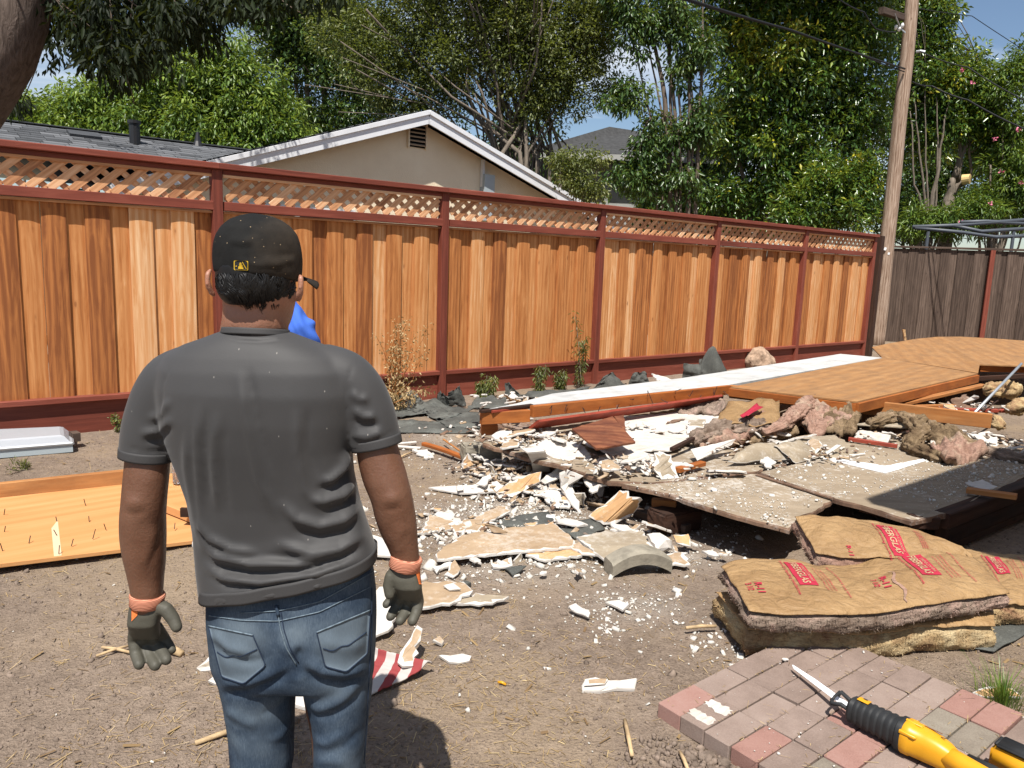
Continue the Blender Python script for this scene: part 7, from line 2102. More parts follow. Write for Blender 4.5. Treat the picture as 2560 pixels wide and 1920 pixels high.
def voxel(name, mb, vox, smooth=6, mats=None, parent=None, disp=None, post=2):
    """fuse overlapping shapes into one continuous skin"""
    me = mesh('tmp', mb.v, mb.f, mats)
    bm = bmesh.new(); bm.from_mesh(me)
    bmesh.ops.recalc_face_normals(bm, faces=bm.faces)
    bm.to_mesh(me); bm.free()
    o = bpy.data.objects.new('tmp', me); C.objects.link(o)
    m_ = o.modifiers.new('r', 'REMESH'); m_.mode = 'VOXEL'; m_.voxel_size = vox
    if smooth:
        sm = o.modifiers.new('s', 'SMOOTH'); sm.factor = .5; sm.iterations = smooth
    dg = bpy.context.evaluated_depsgraph_get()
    out = bpy.data.meshes.new_from_object(o.evaluated_get(dg))
    C.objects.unlink(o); bpy.data.objects.remove(o); bpy.data.meshes.remove(me)
    n = len(out.vertices)
    co = np.empty(n * 3, np.float32); out.vertices.foreach_get('co', co); co = co.reshape(-1, 3).astype(float)
    if disp is not None:
        no = np.empty(n * 3, np.float32); out.vertex_normals.foreach_get('vector', no); no = no.reshape(-1, 3).astype(float)
        co = disp(co, no)
        ne = len(out.edges); ed = np.empty(ne * 2, np.int32); out.edges.foreach_get('vertices', ed); ed = ed.reshape(-1, 2)
        dg_ = np.bincount(ed.ravel(), minlength=n)[:, None]
        for _ in range(post):
            acc = np.zeros_like(co)
            for k in range(3):
                acc[:, k] = np.bincount(ed[:, 0], co[ed[:, 1], k], n) + np.bincount(ed[:, 1], co[ed[:, 0], k], n)
            co = co * .5 + acc / np.maximum(dg_, 1) * .5
    c = co.mean(0); c[2] = co[:, 2].min()
    out.vertices.foreach_set('co', (co - c).astype(np.float32).ravel())
    out.materials.clear()
    for mm in (mats if isinstance(mats, (list, tuple)) else [mats]): out.materials.append(mm)
    out.polygons.foreach_set('use_smooth', np.ones(len(out.polygons), dtype=bool))
    out.update()
    out.name = name
    return link(name, out, parent, Matrix.Translation(Vector(c)))

def pxs(co):
    d = co - np.array(CAM)
    z = d @ np.array(_fw)
    return np.stack([(1280 + F_PX * (d @ np.array(_rt)) / z) / K, (960 - F_PX * (d @ np.array(_up)) / z) / K], 1)

def seg_dist(q, poly):
    """distance of 2D points to a polyline and the place along it (0..1)"""
    best = np.full(len(q), 1e9); par = np.zeros(len(q))
    L = [0]
    for a, b_ in zip(poly[:-1], poly[1:]): L.append(L[-1] + math.hypot(b_[0] - a[0], b_[1] - a[1]))
    for i, (a, b_) in enumerate(zip(poly[:-1], poly[1:])):
        a = np.array(a, float); b_ = np.array(b_, float)
        ab = b_ - a
        t = np.clip(((q - a) @ ab) / (ab @ ab), 0, 1)
        d = np.linalg.norm(q - (a + t[:, None] * ab), axis=1)
        m_ = d < best
        best[m_] = d[m_]; par[m_] = (L[i] + t[m_] * (L[i + 1] - L[i])) / L[-1]
    return best, par

def folds(co, no, fl, k_amp=1.0):
    """raise soft ridges (amp > 0) or creases along lines drawn on the back of a garment"""
    q = pxs(co)
    view = co - np.array(CAM); view /= np.linalg.norm(view, axis=1)[:, None]
    facing = np.clip(-(no * view).sum(1) * 1.6, 0, 1)
    d = np.zeros(len(co))
    for amp, wd, poly in fl:
        dist, par = seg_dist(q, poly)
        taper = np.clip(np.minimum(par, 1 - par) * 5, 0, 1)
        d += k_amp * amp * (np.exp(-(dist / wd) ** 2) if amp > 0 else np.exp(-dist / (wd * .62))) * (taper if len(poly) else 1)
    return co + no * (d * facing)[:, None]

def super_ring(cx, cy, cz, a, bf, bb, n=40, pw=2.5, tilt=0.0, tz=0.0):
    """horizontal body section: half width a, depth bf to the front (away) and bb to the back (viewer)"""
    out = []
    for k in range(n):
        t = 2 * math.pi * k / n
        c_, s_ = math.cos(t), math.sin(t)
        x = a * math.copysign(abs(c_) ** (2 / pw), c_)
        y = (bf if s_ > 0 else bb) * math.copysign(abs(s_) ** (2 / pw), s_)
        out.append(Vector((cx + x, cy + y, cz + tilt * x + tz * y)))
    return out

def mp(u, v, y): return spot_y(u * K, v * K, y)
MY = 1.64
def rpx(r, y=MY): return r * y / 1661.0 * 1.0

# ---- materials
def shirt_mat():
    b = NB('grey_jersey')
    v = b.coord('Object')
    n = b.noise(v, 4, 3, .5)
    g = b.noise(v, 420, 2, .6)
    col = b.ramp(n, [(.3, (.033, .032, .032, 1)), (.7, (.045, .0435, .0435, 1))])
    sp_ = b.n('TexVoronoi', {'Vector': b.coord('Object', (1, .2, .55)), 'Scale': 34.0}).outputs['Distance']
    col = b.mix(b.ramp(sp_, [(.028, G1), (.045, G0)]), col, (.2, .185, .165, 1))
    b.bsdf(col, .62, b.bump(g, .12, .0015), .3, Sheen_Weight=.1, Sheen_Roughness=.5)
    return b.mat
M['shirt'] = shirt_mat()
M['hem'] = plain('jersey_hem', (.046, .0445, .0445, 1), .7, .25, 400, .1)
def denim_mat(name, fade=.6):
    b = NB(name)
    v = b.coord('Object')
    n = b.noise(v, 7, 4, .6)
    wv = b.n('TexWave', {'Vector': b.coord('Object', (1, .3, .25)), 'Scale': 210.0, 'Distortion': 2.0, 'Detail': 2.0}, wave_type='BANDS', bands_direction='X').outputs['Fac']
    sl = b.noise(b.coord('Object', (420, 420, 90)), 1.0, 3, .7)
    f = b.math('ADD', b.math('MULTIPLY', n, .6), b.math('ADD', b.math('MULTIPLY', wv, .08), b.math('MULTIPLY', sl, .34)))
    col = b.ramp(f, [(.34, (.013, .022, .038, 1)), (.5, (.029, .046, .073, 1)), (.68, (.085, .115, .15, 1))])
    at = b.n('Attribute', attribute_name='wear_tone', attribute_type='GEOMETRY').outputs['Fac']
    col = b.mix(b.math('MULTIPLY', at, fade), col, (.22, .27, .3, 1))
    b.bsdf(col, .85, b.bump(b.math('ADD', sl, wv), .25, .0015), .15)
    return b.mat
M['denim'] = denim_mat('denim')
M['denim_dark'] = plain('denim_stitch', (.022, .032, .055, 1), .9, .1, 200, .2)
M['denim_edge'] = plain('denim_worn_edge', (.12, .155, .185, 1), .9, .1, 120, .4)
def skin_mat():
    b = NB('brown_skin')
    v = b.coord('Object')
    n = b.noise(v, 6, 4, .6)
    g = b.noise(v, 160, 3, .6)
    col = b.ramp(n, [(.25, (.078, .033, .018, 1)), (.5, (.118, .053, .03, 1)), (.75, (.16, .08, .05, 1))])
    at = b.n('Attribute', attribute_name='wear_tone', attribute_type='GEOMETRY').outputs['Fac']
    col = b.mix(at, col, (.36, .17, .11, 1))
    bs = b.bsdf(col, .45, b.bump(b.math('ADD', g, b.noise(v, 45, 3, .6)), .35, .003), .4, Subsurface_Weight=.12, Subsurface_Scale=.02)
    bs.inputs['Subsurface Radius'].default_value = (1, .35, .2)
    return b.mat
M['skin'] = skin_mat()
M['glove'] = plain('nitrile_glove', (.07, .066, .051, 1), .6, .3, 12, .12, .15, 220)
def knit():
    b = NB('orange_knit')
    wv = b.n('TexWave', {'Vector': b.coord('Object'), 'Scale': 95.0, 'Distortion': 1.0}, wave_type='BANDS', bands_direction='Z').outputs['Fac']
    b.bsdf(b.ramp(wv, [(.2, (.36, .13, .08, 1)), (.8, (.56, .25, .16, 1))]), .9, b.bump(wv, .5, .002), .1)
    return b.mat
M['knit'] = knit()
M['knit_o'] = plain('bright_orange_knit', (.62, .16, .045, 1), .85, .1, 200, .2)
def cap_mat():
    b = NB('black_cap_cloth')
    v = b.coord('Object')
    n = b.noise(v, 9, 4, .65)
    g = b.noise(v, 350, 2, .7)
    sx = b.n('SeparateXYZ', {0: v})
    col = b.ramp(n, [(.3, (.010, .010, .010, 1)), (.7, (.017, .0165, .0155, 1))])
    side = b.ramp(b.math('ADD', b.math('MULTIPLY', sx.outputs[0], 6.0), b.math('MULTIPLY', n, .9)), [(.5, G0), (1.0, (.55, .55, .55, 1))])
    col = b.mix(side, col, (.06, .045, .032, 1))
    sp_ = b.n('TexVoronoi', {'Vector': v, 'Scale': 62.0}).outputs['Distance']
    col = b.mix(b.ramp(sp_, [(.05, G1), (.085, G0)]), col, (.3, .22, .13, 1))
    b.bsdf(col, .9, b.bump(g, .25, .002), .12)
    return b.mat
M['cap'] = cap_mat()
M['hair'] = plain('black_hair', (.007, .0065, .0065, 1), .5, .35)
M['gold'] = plain('gold_thread', (.62, .4, .03, 1), .5, .3, 200, .15)
M['blue_cloth'] = plain('blue_jersey', (.05, .13, .5, 1), .8, .2, 6, .1, .1, 300)
M['boot'] = plain('boot_leather', (.09, .05, .03, 1), .7, .3, 20, .2)
M['eye'] = plain('eye_white', (.7, .68, .64, 1), .2, .5)

feet = mp(640, 1700, MY); feet.z = 0
man = thing('person', feet, 'person seen from behind in black cap, grey t-shirt, blue jeans and work gloves', 'person')

def limb(mb, pts, y=MY, n=22, sq=1.0):
    """tube through (u, v, radius px, dy)"""
    P_ = [mp(p[0], p[1], y + (p[3] if len(p) > 3 else 0)) for p in pts]
    R_ = [rpx(p[2], y) for p in pts]
    fP, fR = [], []
    for i in range(len(P_) - 1):
        for k in range(4):
            f = k / 4
            fP.append(P_[i].lerp(P_[i + 1], f)); fR.append(R_[i] * (1 - f) + R_[i + 1] * f)
    fP.append(P_[-1]); fR.append(R_[-1])
    for _ in range(2):
        fP = [fP[0]] + [(fP[i - 1] + fP[i] * 2 + fP[i + 1]) / 4 for i in range(1, len(fP) - 1)] + [fP[-1]]
        fR = [fR[0]] + [(fR[i - 1] + fR[i] * 2 + fR[i + 1]) / 4 for i in range(1, len(fR) - 1)] + [fR[-1]]
    mb.tube(fP, fR, n, sq=sq)

# ---- body: head, neck, torso core, arms, legs in one skin
mb = MB()
HD = 1.655
hc = mp(556, 583, HD)
YAW = math.radians(-20)
Ry = Matrix.Rotation(YAW, 3, 'Z')
def head_pt(x, y, z): return hc + Ry @ Vector((x, y, z))
rings = []
for (z, a, bf, bb, cy) in ((-.125, .028, .03, .03, .045), (-.118, .045, .05, .045, .035), (-.1, .058, .068, .06, .02), (-.07, .069, .085, .075, .008), (-.035, .074, .092, .086, 0), (-.012, .074, .093, .086, 0), (.02, .069, .088, .079, 0), (.06, .066, .08, .076, 0), (.085, .05, .06, .06, 0), (.1, .02, .025, .03, 0)):
    rings.append([head_pt(a * math.cos(t), cy + (bf if math.sin(t) > 0 else bb) * math.sin(t), z) for t in (2 * math.pi * k / 28 for k in range(28))])
mb.loft(rings)
mb.tube([head_pt(0, .09, .012), head_pt(0, .105, -.02), head_pt(0, .118, -.042), head_pt(0, .1, -.05)], [.009, .012, .016, .01], 10)     # nose
mb.tube([head_pt(-.025, .088, -.074), head_pt(0, .098, -.076), head_pt(.025, .088, -.074)], [.006, .009, .006], 8)                        # lips
limb(mb, [(550, 760, 84, .02), (550, 722, 74, .01), (552, 690, 69, .0), (553, 655, 70, .01), (555, 620, 72, .02)], HD)
for (u, v, s) in ((457, 612, -1), (646, 622, 1)):
    e = mp(u, v, HD + .005)
    mb.tube([e + Vector((s * .002, .004, .03)), e + Vector((s * .006, -.006, .02)), e + Vector((s * .006, -.008, 0)), e + Vector((s * .001, .0, -.02)), e + Vector((-s * .004, .008, -.03))], [.006, .0085, .0085, .0085, .006], 10)
# torso core and legs inside the clothes
tc = [(745, 95, .04), (790, 140, .07), (860, 170, .085), (1000, 160, .085), (1150, 155, .09), (1300, 150, .095), (1400, 150, .095)]
mb.loft([super_ring(mp((555 + (v - 735) * .14), v, MY + .02).x, MY + .02, mp(555, v, MY).z, rpx(r), d, d) for v, r, d in tc])
armL = [(400, 800, 46, .01), (354, 850, 46, .0), (328, 930, 45, -.002), (319, 985, 47, -.008), (315, 1040, 48, -.015), (311, 1088, 47, -.02), (308, 1120, 48.5, -.015), (309, 1160, 49.5, -.01), (312, 1205, 46, -.01), (316, 1250, 38, -.01), (318, 1285, 34, -.015), (318, 1330, 28, -.015)]
armR = [(735, 800, 46, .01), (782, 850, 46, .0), (804, 920, 45, -.002), (818, 985, 47, -.008), (833, 1035, 49, -.015), (845, 1070, 46, -.02), (853, 1110, 46, -.015), (862, 1145, 43, -.01), (872, 1180, 35, -.01), (878, 1212, 31, -.015), (880, 1250, 26, -.015)]
limb(mb, armL); limb(mb, armR)
def fz(u, z, y): 
    p = mp(u, 1500, y); return Vector((p.x, y, z))
lgl = [fz(548, .62, MY + .02), fz(556, .42, MY + .03), fz(560, .25, MY), fz(562, .07, MY)]
lgr = [fz(718, .62, MY + .02), fz(728, .42, MY + .03), fz(732, .25, MY), fz(735, .07, MY)]
for l in (lgl, lgr): mb.tube(l, [.08, .06, .05, .04], 16)
def body_disp(co, no):
    q = pxs(co)
    d = fbm(co, 14, 2, 3) * .0022
    # elbows: point of the bone and the crease under it
    for (u, v, a) in ((290, 1086, .005), (846, 1078, .005)):
        d += a * np.exp(-(((q[:, 0] - u) / 16) ** 2 + ((q[:, 1] - v) / 13) ** 2))
    co = co + no * d[:, None]
    co = folds(co, no, [(-.0035, 5, [(268, 1106), (290, 1112), (318, 1104)]), (-.0035, 5, [(828, 1100), (850, 1103), (866, 1094)]), (.003, 16, [(340, 1130), (322, 1190), (300, 1230)]), (-.003, 9, [(352, 1110), (340, 1180), (316, 1235)]), (.003, 13, [(868, 1130), (858, 1165), (868, 1200)]), (-.0018, 3, [(495, 690), (550, 696), (605, 690)])])
    return co
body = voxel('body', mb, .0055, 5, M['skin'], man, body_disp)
vw = np.empty(len(body.data.vertices) * 3, np.float32); body.data.vertices.foreach_get('co', vw); vw = vw.reshape(-1, 3)
zz_ = vw[:, 2] + WM[body].translation.z
at = body.data.attributes.new('wear_tone', 'FLOAT', 'POINT')
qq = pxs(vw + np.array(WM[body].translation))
at.data.foreach_set('value', np.clip((745 - qq[:, 1]) / 90, 0, 1).astype(np.float32) * .85)  # skin turns paler up the neck and over the head
for s in (-1, 1):
    mbe = MB()
    c_ = head_pt(s * .03, .083, .0)
    bm = bmesh.new(); bmesh.ops.create_uvsphere(bm, u_segments=12, v_segments=8, radius=.012)
    me = bpy.data.meshes.new('eye'); bm.to_mesh(me); bm.free(); me.materials.append(M['eye'])
    link('eye', me, man, Matrix.Translation(c_))
    mbe.tube([head_pt(s * .015, .097, .02), head_pt(s * .03, .095, .024), head_pt(s * .047, .083, .02)], .004, 6); mbe.build('eyebrow', M['hair'], man)

# ---- t-shirt
mb = MB()
rows = [(716, 478, 622, .05, .05), (728, 448, 652, .066, .066), (745, 402, 700, .085, .08), (765, 366, 738, .098, .092), (795, 345, 765, .115, .106), (840, 342, 776, .122, .117), (900, 350, 768, .124, .118), (960, 370, 757, .124, .112), (1020, 390, 762, .124, .104), (1080, 409, 774, .126, .097), (1140, 422, 787, .13, .095), (1180, 427, 796, .134, .099), (1212, 431, 803, .138, .106), (1238, 436, 808, .14, .112), (1256, 440, 810, .14, .118)]
rings = []
for (v, l, r, df, db) in rows:
    a, b_ = mp(l, v, MY), mp(r, v, MY)
    k = np.clip((v - 1080) / 160, 0, 1)
    cx = (a.x + b_.x) / 2
    tl = .235 * k
    rings.append(super_ring(cx, MY + .0, (a.z + b_.z) / 2 + .012 * k, (b_.x - a.x) / 2, df, db, 64, 2.5, tl + (.0 if v > 800 else 0.02), 0))
mb.loft(rings)
limb(mb, [(430, 800, 62, .0), (372, 818, 62, .0), (345, 862, 62, 0), (327, 920, 61, -.002), (319, 962, 58, -.004), (317, 988, 56, -.006)], n=30)
limb(mb, [(690, 800, 62, .0), (745, 815, 62, .0), (778, 850, 60, 0), (800, 900, 58, -.003), (809, 940, 57, -.005), (813, 960, 56, -.006)], n=30)
SF = [
    # long soft vertical folds of the middle back
    (.005, 9, [(515, 800), (528, 900), (560, 1040), (600, 1130)]), (-.004, 9, [(535, 790), (560, 920), (590, 1030)]),
    (.004, 8, [(430, 870), (426, 960), (432, 1080), (445, 1190)]), (-.0035, 8, [(446, 880), (442, 980), (450, 1100)]),
    (.004, 7, [(468, 890), (462, 1000), (470, 1110)]), (-.003, 8, [(486, 900), (484, 1010), (495, 1130)]),
    (.0045, 9, [(405, 920), (404, 1010), (420, 1120), (440, 1200)]),
    (.004, 10, [(640, 880), (642, 980), (660, 1060), (700, 1110)]), (-.003, 10, [(665, 880), (668, 970), (690, 1040)]),
    # arcs sweeping from the right armpit
    (.009, 9, [(752, 975), (742, 1010), (715, 1035), (690, 1040)]), (-.008, 8, [(756, 1000), (744, 1030), (715, 1054), (680, 1056)]),
    (.009, 10, [(766, 1040), (740, 1070), (700, 1082), (668, 1076)]), (-.008, 9, [(770, 1062), (742, 1092), (700, 1104)]),
    (.009, 11, [(778, 1090), (740, 1124), (690, 1136), (640, 1120), (600, 1080)]), (-.008, 10, [(782, 1118), (745, 1150), (690, 1160), (630, 1146)]),
    (.009, 11, [(790, 1150), (735, 1186), (670, 1194), (590, 1172)]), (-.008, 9, [(792, 1176), (735, 1208), (660, 1214), (570, 1196)]),
    # folds pooling over the waistband
    (.010, 10, [(430, 1160), (470, 1200), (540, 1218), (640, 1218), (740, 1196)]), (-.009, 9, [(432, 1190), (470, 1226), (540, 1240), (640, 1238), (760, 1205)]),
    (.009, 9, [(436, 1216), (480, 1248), (560, 1258), (680, 1240), (790, 1200)]), (-.008, 7, [(440, 1240), (490, 1266), (570, 1272), (700, 1252)]),
    (.007, 8, [(428, 1120), (450, 1160), (500, 1186), (560, 1196)]), (-.006, 8, [(430, 1140), (452, 1178), (500, 1204)]),
    # sleeve creases
    (.006, 8, [(372, 900), (350, 930), (300, 938)]), (-.006, 7, [(372, 920), (345, 950), (310, 952)]), (.005, 7, [(368, 860), (352, 895), (318, 905)]),
    
    (.006, 7, [(762, 880), (785, 900), (815, 900)]), (-.006, 7, [(760, 905), (785, 922), (825, 915)]), (.005, 7, [(758, 935), (790, 945), (830, 932)]), (.005, 8, [(757, 845), (775, 862), (800, 862)]),
    # seams: shoulder/arm joins and the hems
    (-.0025, 2.6, [(372, 782), (352, 830), (350, 880), (362, 930)]), (-.0025, 2.6, [(764, 782), (752, 820), (748, 870), (752, 930)]),
    (-.003, 2.6, [(266, 962), (300, 974), (340, 975), (376, 966)]), (-.003, 2.6, [(756, 962), (790, 958), (830, 944), (862, 922)]),
    
    (-.003, 2.4, [(480, 728), (515, 736), (560, 738), (600, 735), (628, 728)]), (.002, 4, [(480, 722), (520, 729), (560, 731), (600, 729), (626, 722)]),
]
def shirt_disp(co, no):
    co = folds(co, no, SF, 1.45)
    q = pxs(co)
    co = co + no * (fbm(co * np.array([1, 1, .35]), 16, 2, 8) * .0028 * np.clip((q[:, 1] - 780) / 120, .25, 1))[:, None]
    return co
shirt = voxel('t_shirt', mb, .0058, 5, M['shirt'], man, shirt_disp, 1)

# sleeve hems: folded bands of cloth standing proud of the sleeve end
def band(name, rings_o, th, mat, parent):
    n_ = len(rings_o[0])
    cs_ = [sum(r, Vector()) / n_ for r in rings_o]
    inn = [[p + (c - p).normalized() * th for p in r] for r, c in zip(rings_o, cs_)]
    mb = MB()
    V = [p for r in rings_o for p in r] + [p for r in inn for p in r]
    m_ = len(rings_o); o_ = m_ * n_
    Fc = []
    for i in range(m_ - 1):
        for k in range(n_):
            a, b_ = i * n_ + k, i * n_ + (k + 1) % n_
            Fc.append((a, b_, b_ + n_, a + n_)); Fc.append((o_ + a, o_ + a + n_, o_ + b_ + n_, o_ + b_))
    for k in range(n_):
        k2 = (k + 1) % n_
        Fc.append((k, o_ + k, o_ + k2, k2))
        a = (m_ - 1) * n_
        Fc.append((a + k, a + k2, o_ + a + k2, o_ + a + k))
    mb.add(V, Fc)
    return mb.build(name, mat, parent, smooth=True)
for (p0, p1, r0, r1) in (((318.5, 970), (316.5, 990), 59.5, 59), ((810.5, 944), (815, 964), 58.5, 58)):
    A_, B_ = mp(p0[0], p0[1], MY - .005), mp(p1[0], p1[1], MY - .006)
    ax_ = (B_ - A_).normalized()
    e1 = Vector((0, 1, 0)); e1 = (e1 - ax_ * e1.dot(ax_)).normalized(); e2 = ax_.cross(e1)
    rg = []
    for i in range(6):
        f = i / 5
        rr_ = rpx(r0 + (r1 - r0) * f - 1.0) * (1 + .004 * math.sin(math.pi * f))
        rg.append([A_.lerp(B_, f) + (e1 * math.cos(t) + e2 * math.sin(t)) * rr_ * (1 + .012 * math.sin(3 * t + 1)) for t in (2 * math.pi * k / 48 for k in range(48))])
    band('sleeve_hem', rg, .006, M['hem'], shirt)
# neck band
rg = []
for i in range(5):
    f = i / 4
    v = 724 - 14 * f
    a, b_ = mp(480, v, MY), mp(623, v, MY)
    rg.append(super_ring((a.x + b_.x) / 2, MY + .004, (a.z + b_.z) / 2, (b_.x - a.x) / 2 * (1.03 - .05 * f), .068 - .004 * f, .067 - .004 * f, 60, 2.1, 0, -.12))
band('neck_band', rg, .005, M['hem'], shirt)
# bottom hem band
rg = []
for i in range(6):
    f = i / 5
    v = 1232 + 27 * f
    a, b_ = mp(437, v, MY), mp(812, v, MY)
    rg.append(super_ring((a.x + b_.x) / 2, MY, (a.z + b_.z) / 2 + .012, (b_.x - a.x) / 2 - .001, .141, .1165, 96, 2.5, .235, 0))
for r in rg:
    for p in r: p.y += .0025 * math.sin(p.x * 60)
band('bottom_hem', rg, .006, M['hem'], shirt)

# ---- jeans
mb = MB()
rows = [(1225, 446, 800, .118, .108), (1290, 446, 806, .122, .118), (1350, 448, 807, .125, .125), (1400, 452, 806, .125, .122), (1440, 456, 804, .122, .112), (1465, 462, 802, .11, .1)]
rings = []
for (v, l, r, df, db) in rows:
    a, b_ = mp(l, v, MY), mp(r, v, MY)
    rings.append(super_ring((a.x + b_.x) / 2, MY + .02, (a.z + b_.z) / 2, (b_.x - a.x) / 2, df, db, 64, 2.5))
mb.loft(rings)
def leg(pts):
    rg = []
    for (u, v, a, df, db, z) in pts:
        p = mp(u, v, MY)
        zz0 = p.z if z is None else z
        x = p.x
        rg.append(super_ring(x, MY + .02, zz0, rpx(a), df, db, 40, 2.25))
    mb.loft(rg)
leg([(546, 1400, 92, .11, .1, None), (548, 1450, 90, .105, .095, None), (553, 1500, 83, .095, .085, None), (557, 1560, 76, .088, .078, None), (560, 1660, 71, .08, .075, None), (562, 1700, 66, .075, .075, .33), (564, 1700, 62, .07, .07, .18), (565, 1700, 64, .075, .075, .06)])
leg([(716, 1400, 88, .11, .1, None), (722, 1450, 83, .105, .095, None), (727, 1500, 78, .095, .085, None), (732, 1560, 66, .088, .078, None), (731, 1660, 59, .08, .075, None), (733, 1700, 58, .075, .075, .33), (735, 1700, 58, .07, .07, .18), (736, 1700, 60, .075, .075, .06)])
JF = [(-.010, 9, [(646, 1395), (645, 1440), (642, 1470)]), (-.009, 8, [(470, 1500), (530, 1496), (600, 1470), (640, 1442)]), (.007, 10, [(474, 1478), (540, 1474), (600, 1450)]),
      (-.009, 8, [(650, 1445), (690, 1472), (740, 1478), (795, 1462)]), (.008, 11, [(655, 1420), (690, 1448), (745, 1454), (800, 1440)]),
      (.006, 11, [(652, 1505), (690, 1532), (740, 1512), (780, 1466)]), (-.006, 8, [(660, 1545), (715, 1548), (770, 1505), (795, 1480)]), (.005, 9, [(672, 1598), (705, 1606), (745, 1580)]), (-.004, 8, [(700, 1630), (745, 1612), (786, 1570)]),
      (.004, 9, [(672, 1650), (712, 1642), (748, 1652)]), (.004, 10, [(482, 1530), (530, 1560), (560, 1568)]), (-.004, 8, [(560, 1545), (600, 1530), (628, 1505)]), (.004, 9, [(575, 1600), (605, 1590), (630, 1560)]), (-.003, 10, [(495, 1600), (510, 1640), (512, 1660)]),
      (.005, 9, [(450, 1360), (490, 1400), (545, 1415)]), (-.006, 8, [(452, 1378), (490, 1420), (540, 1432), (580, 1420)]), (.004, 12, [(600, 1340), (610, 1390), (640, 1420)]), (.004, 14, [(690, 1380), (740, 1400), (790, 1390)])]
def jean_disp(co, no):
    co = folds(co, no, JF, 1.35)
    return co + no * (fbm(co, 18, 3, 14) * .003)[:, None]
jeans = voxel('jeans', mb, .0062, 6, M['denim'], man, jean_disp)
n = len(jeans.data.vertices)
vw = np.empty(n * 3, np.float32); jeans.data.vertices.foreach_get('co', vw); vw = vw.reshape(-1, 3) + np.array(WM[jeans].translation)
q = pxs(vw)
wear_tone = np.zeros(n)
for (u, v, su, sv_, a) in ((520, 1370, 55, 36, .75), (740, 1390, 55, 45, .85), (640, 1375, 40, 30, .5), (550, 1545, 60, 22, .35), (725, 1495, 55, 22, .35), (560, 1620, 60, 40, .2), (735, 1640, 50, 30, .25)):
    wear_tone = np.maximum(wear_tone, a * np.exp(-((q[:, 0] - u) / su) ** 2 - ((q[:, 1] - v) / sv_) ** 2))
wear_tone = np.clip(wear_tone + .18 * fbm(vw, 22, 3, 4), 0, 1)
at = jeans.data.attributes.new('wear_tone', 'FLOAT', 'POINT'); at.data.foreach_set('value', wear_tone.astype(np.float32))

def bvh_of(o):
    me = o.data; t = WM[o].translation
    return BVHTree.FromPolygons([tuple(v.co + t) for v in me.vertices], [tuple(p.vertices) for p in me.polygons])
bj, bs, bb_ = bvh_of(jeans), bvh_of(shirt), bvh_of(body)
def on(bvh, u, v, off=.002):
    d = (spot_y(u * K, v * K, 3) - CAM).normalized()
    h, nn, _, _ = bvh.ray_cast(CAM, d)
    if h is None: return None, None
    return h - d * off, nn
def seam(name, bvh, poly, r, mat, parent=man, off=.0015, step=5, flat=.5):
    pts = []
    for a, b_ in zip(poly[:-1], poly[1:]):
        k = max(1, int(math.hypot(b_[0] - a[0], b_[1] - a[1]) / step))
        for i in range(k):
            h, _n = on(bvh, a[0] + (b_[0] - a[0]) * i / k, a[1] + (b_[1] - a[1]) * i / k, off)
            if h is not None: pts.append(h)
    h, _n = on(bvh, *poly[-1], off)
    if h is not None: pts.append(h)
    if len(pts) < 2: return
    for _ in range(2): pts = [pts[0]] + [(pts[i - 1] + pts[i] * 2 + pts[i + 1]) / 4 for i in range(1, len(pts) - 1)] + [pts[-1]]
    mb = MB(); mb.tube(pts, r, 6)
    return mb.build(name, M[mat], parent, smooth=True)
def cloth_patch(name, bvh, quad, mat, nx, ny, off, parent=man, shape=None, wear_tone=None):
    """piece of cloth lying on the surface: quad of screen-surveyed corners, raised by off"""
    a, b_, c, d = quad
    V, ok = [], True
    for j in range(ny + 1):
        for i in range(nx + 1):
            u, v = i / nx, j / ny
            p = [(a[k] * (1 - u) + b_[k] * u) * (1 - v) + (d[k] * (1 - u) + c[k] * u) * v for k in (0, 1)]
            if shape: p = shape(u, v, p)
            h, _n = on(bvh, p[0], p[1], off)
            if h is None: h = V[-1] if V else None
            V.append(h)
    n_ = len(V)
    back_ = [h + (h - CAM).normalized() * (off + .004) for h in V]
    Fc = []
    W = nx + 1
    for j in range(ny):
        for i in range(nx):
            k = j * W + i
            Fc.append((k, k + 1, k + W + 1, k + W))
    rim = list(range(W)) + [j * W + nx for j in range(1, ny + 1)] + [ny * W + i for i in range(nx - 1, -1, -1)] + [j * W for j in range(ny - 1, 0, -1)]
    for i in range(len(rim)):
        p, q_ = rim[i], rim[(i + 1) % len(rim)]
        Fc.append((p, q_, n_ + q_, n_ + p))
    v, cc = recenter(V + back_)
    me = mesh(name, v, Fc, M[mat], smooth=True)
    if wear_tone is not None:
        at = me.attributes.new('wear_tone', 'FLOAT', 'POINT'); at.data.foreach_set('value', np.full(len(me.vertices), wear_tone, np.float32))
    return link(name, me, parent, Matrix.Translation(cc))
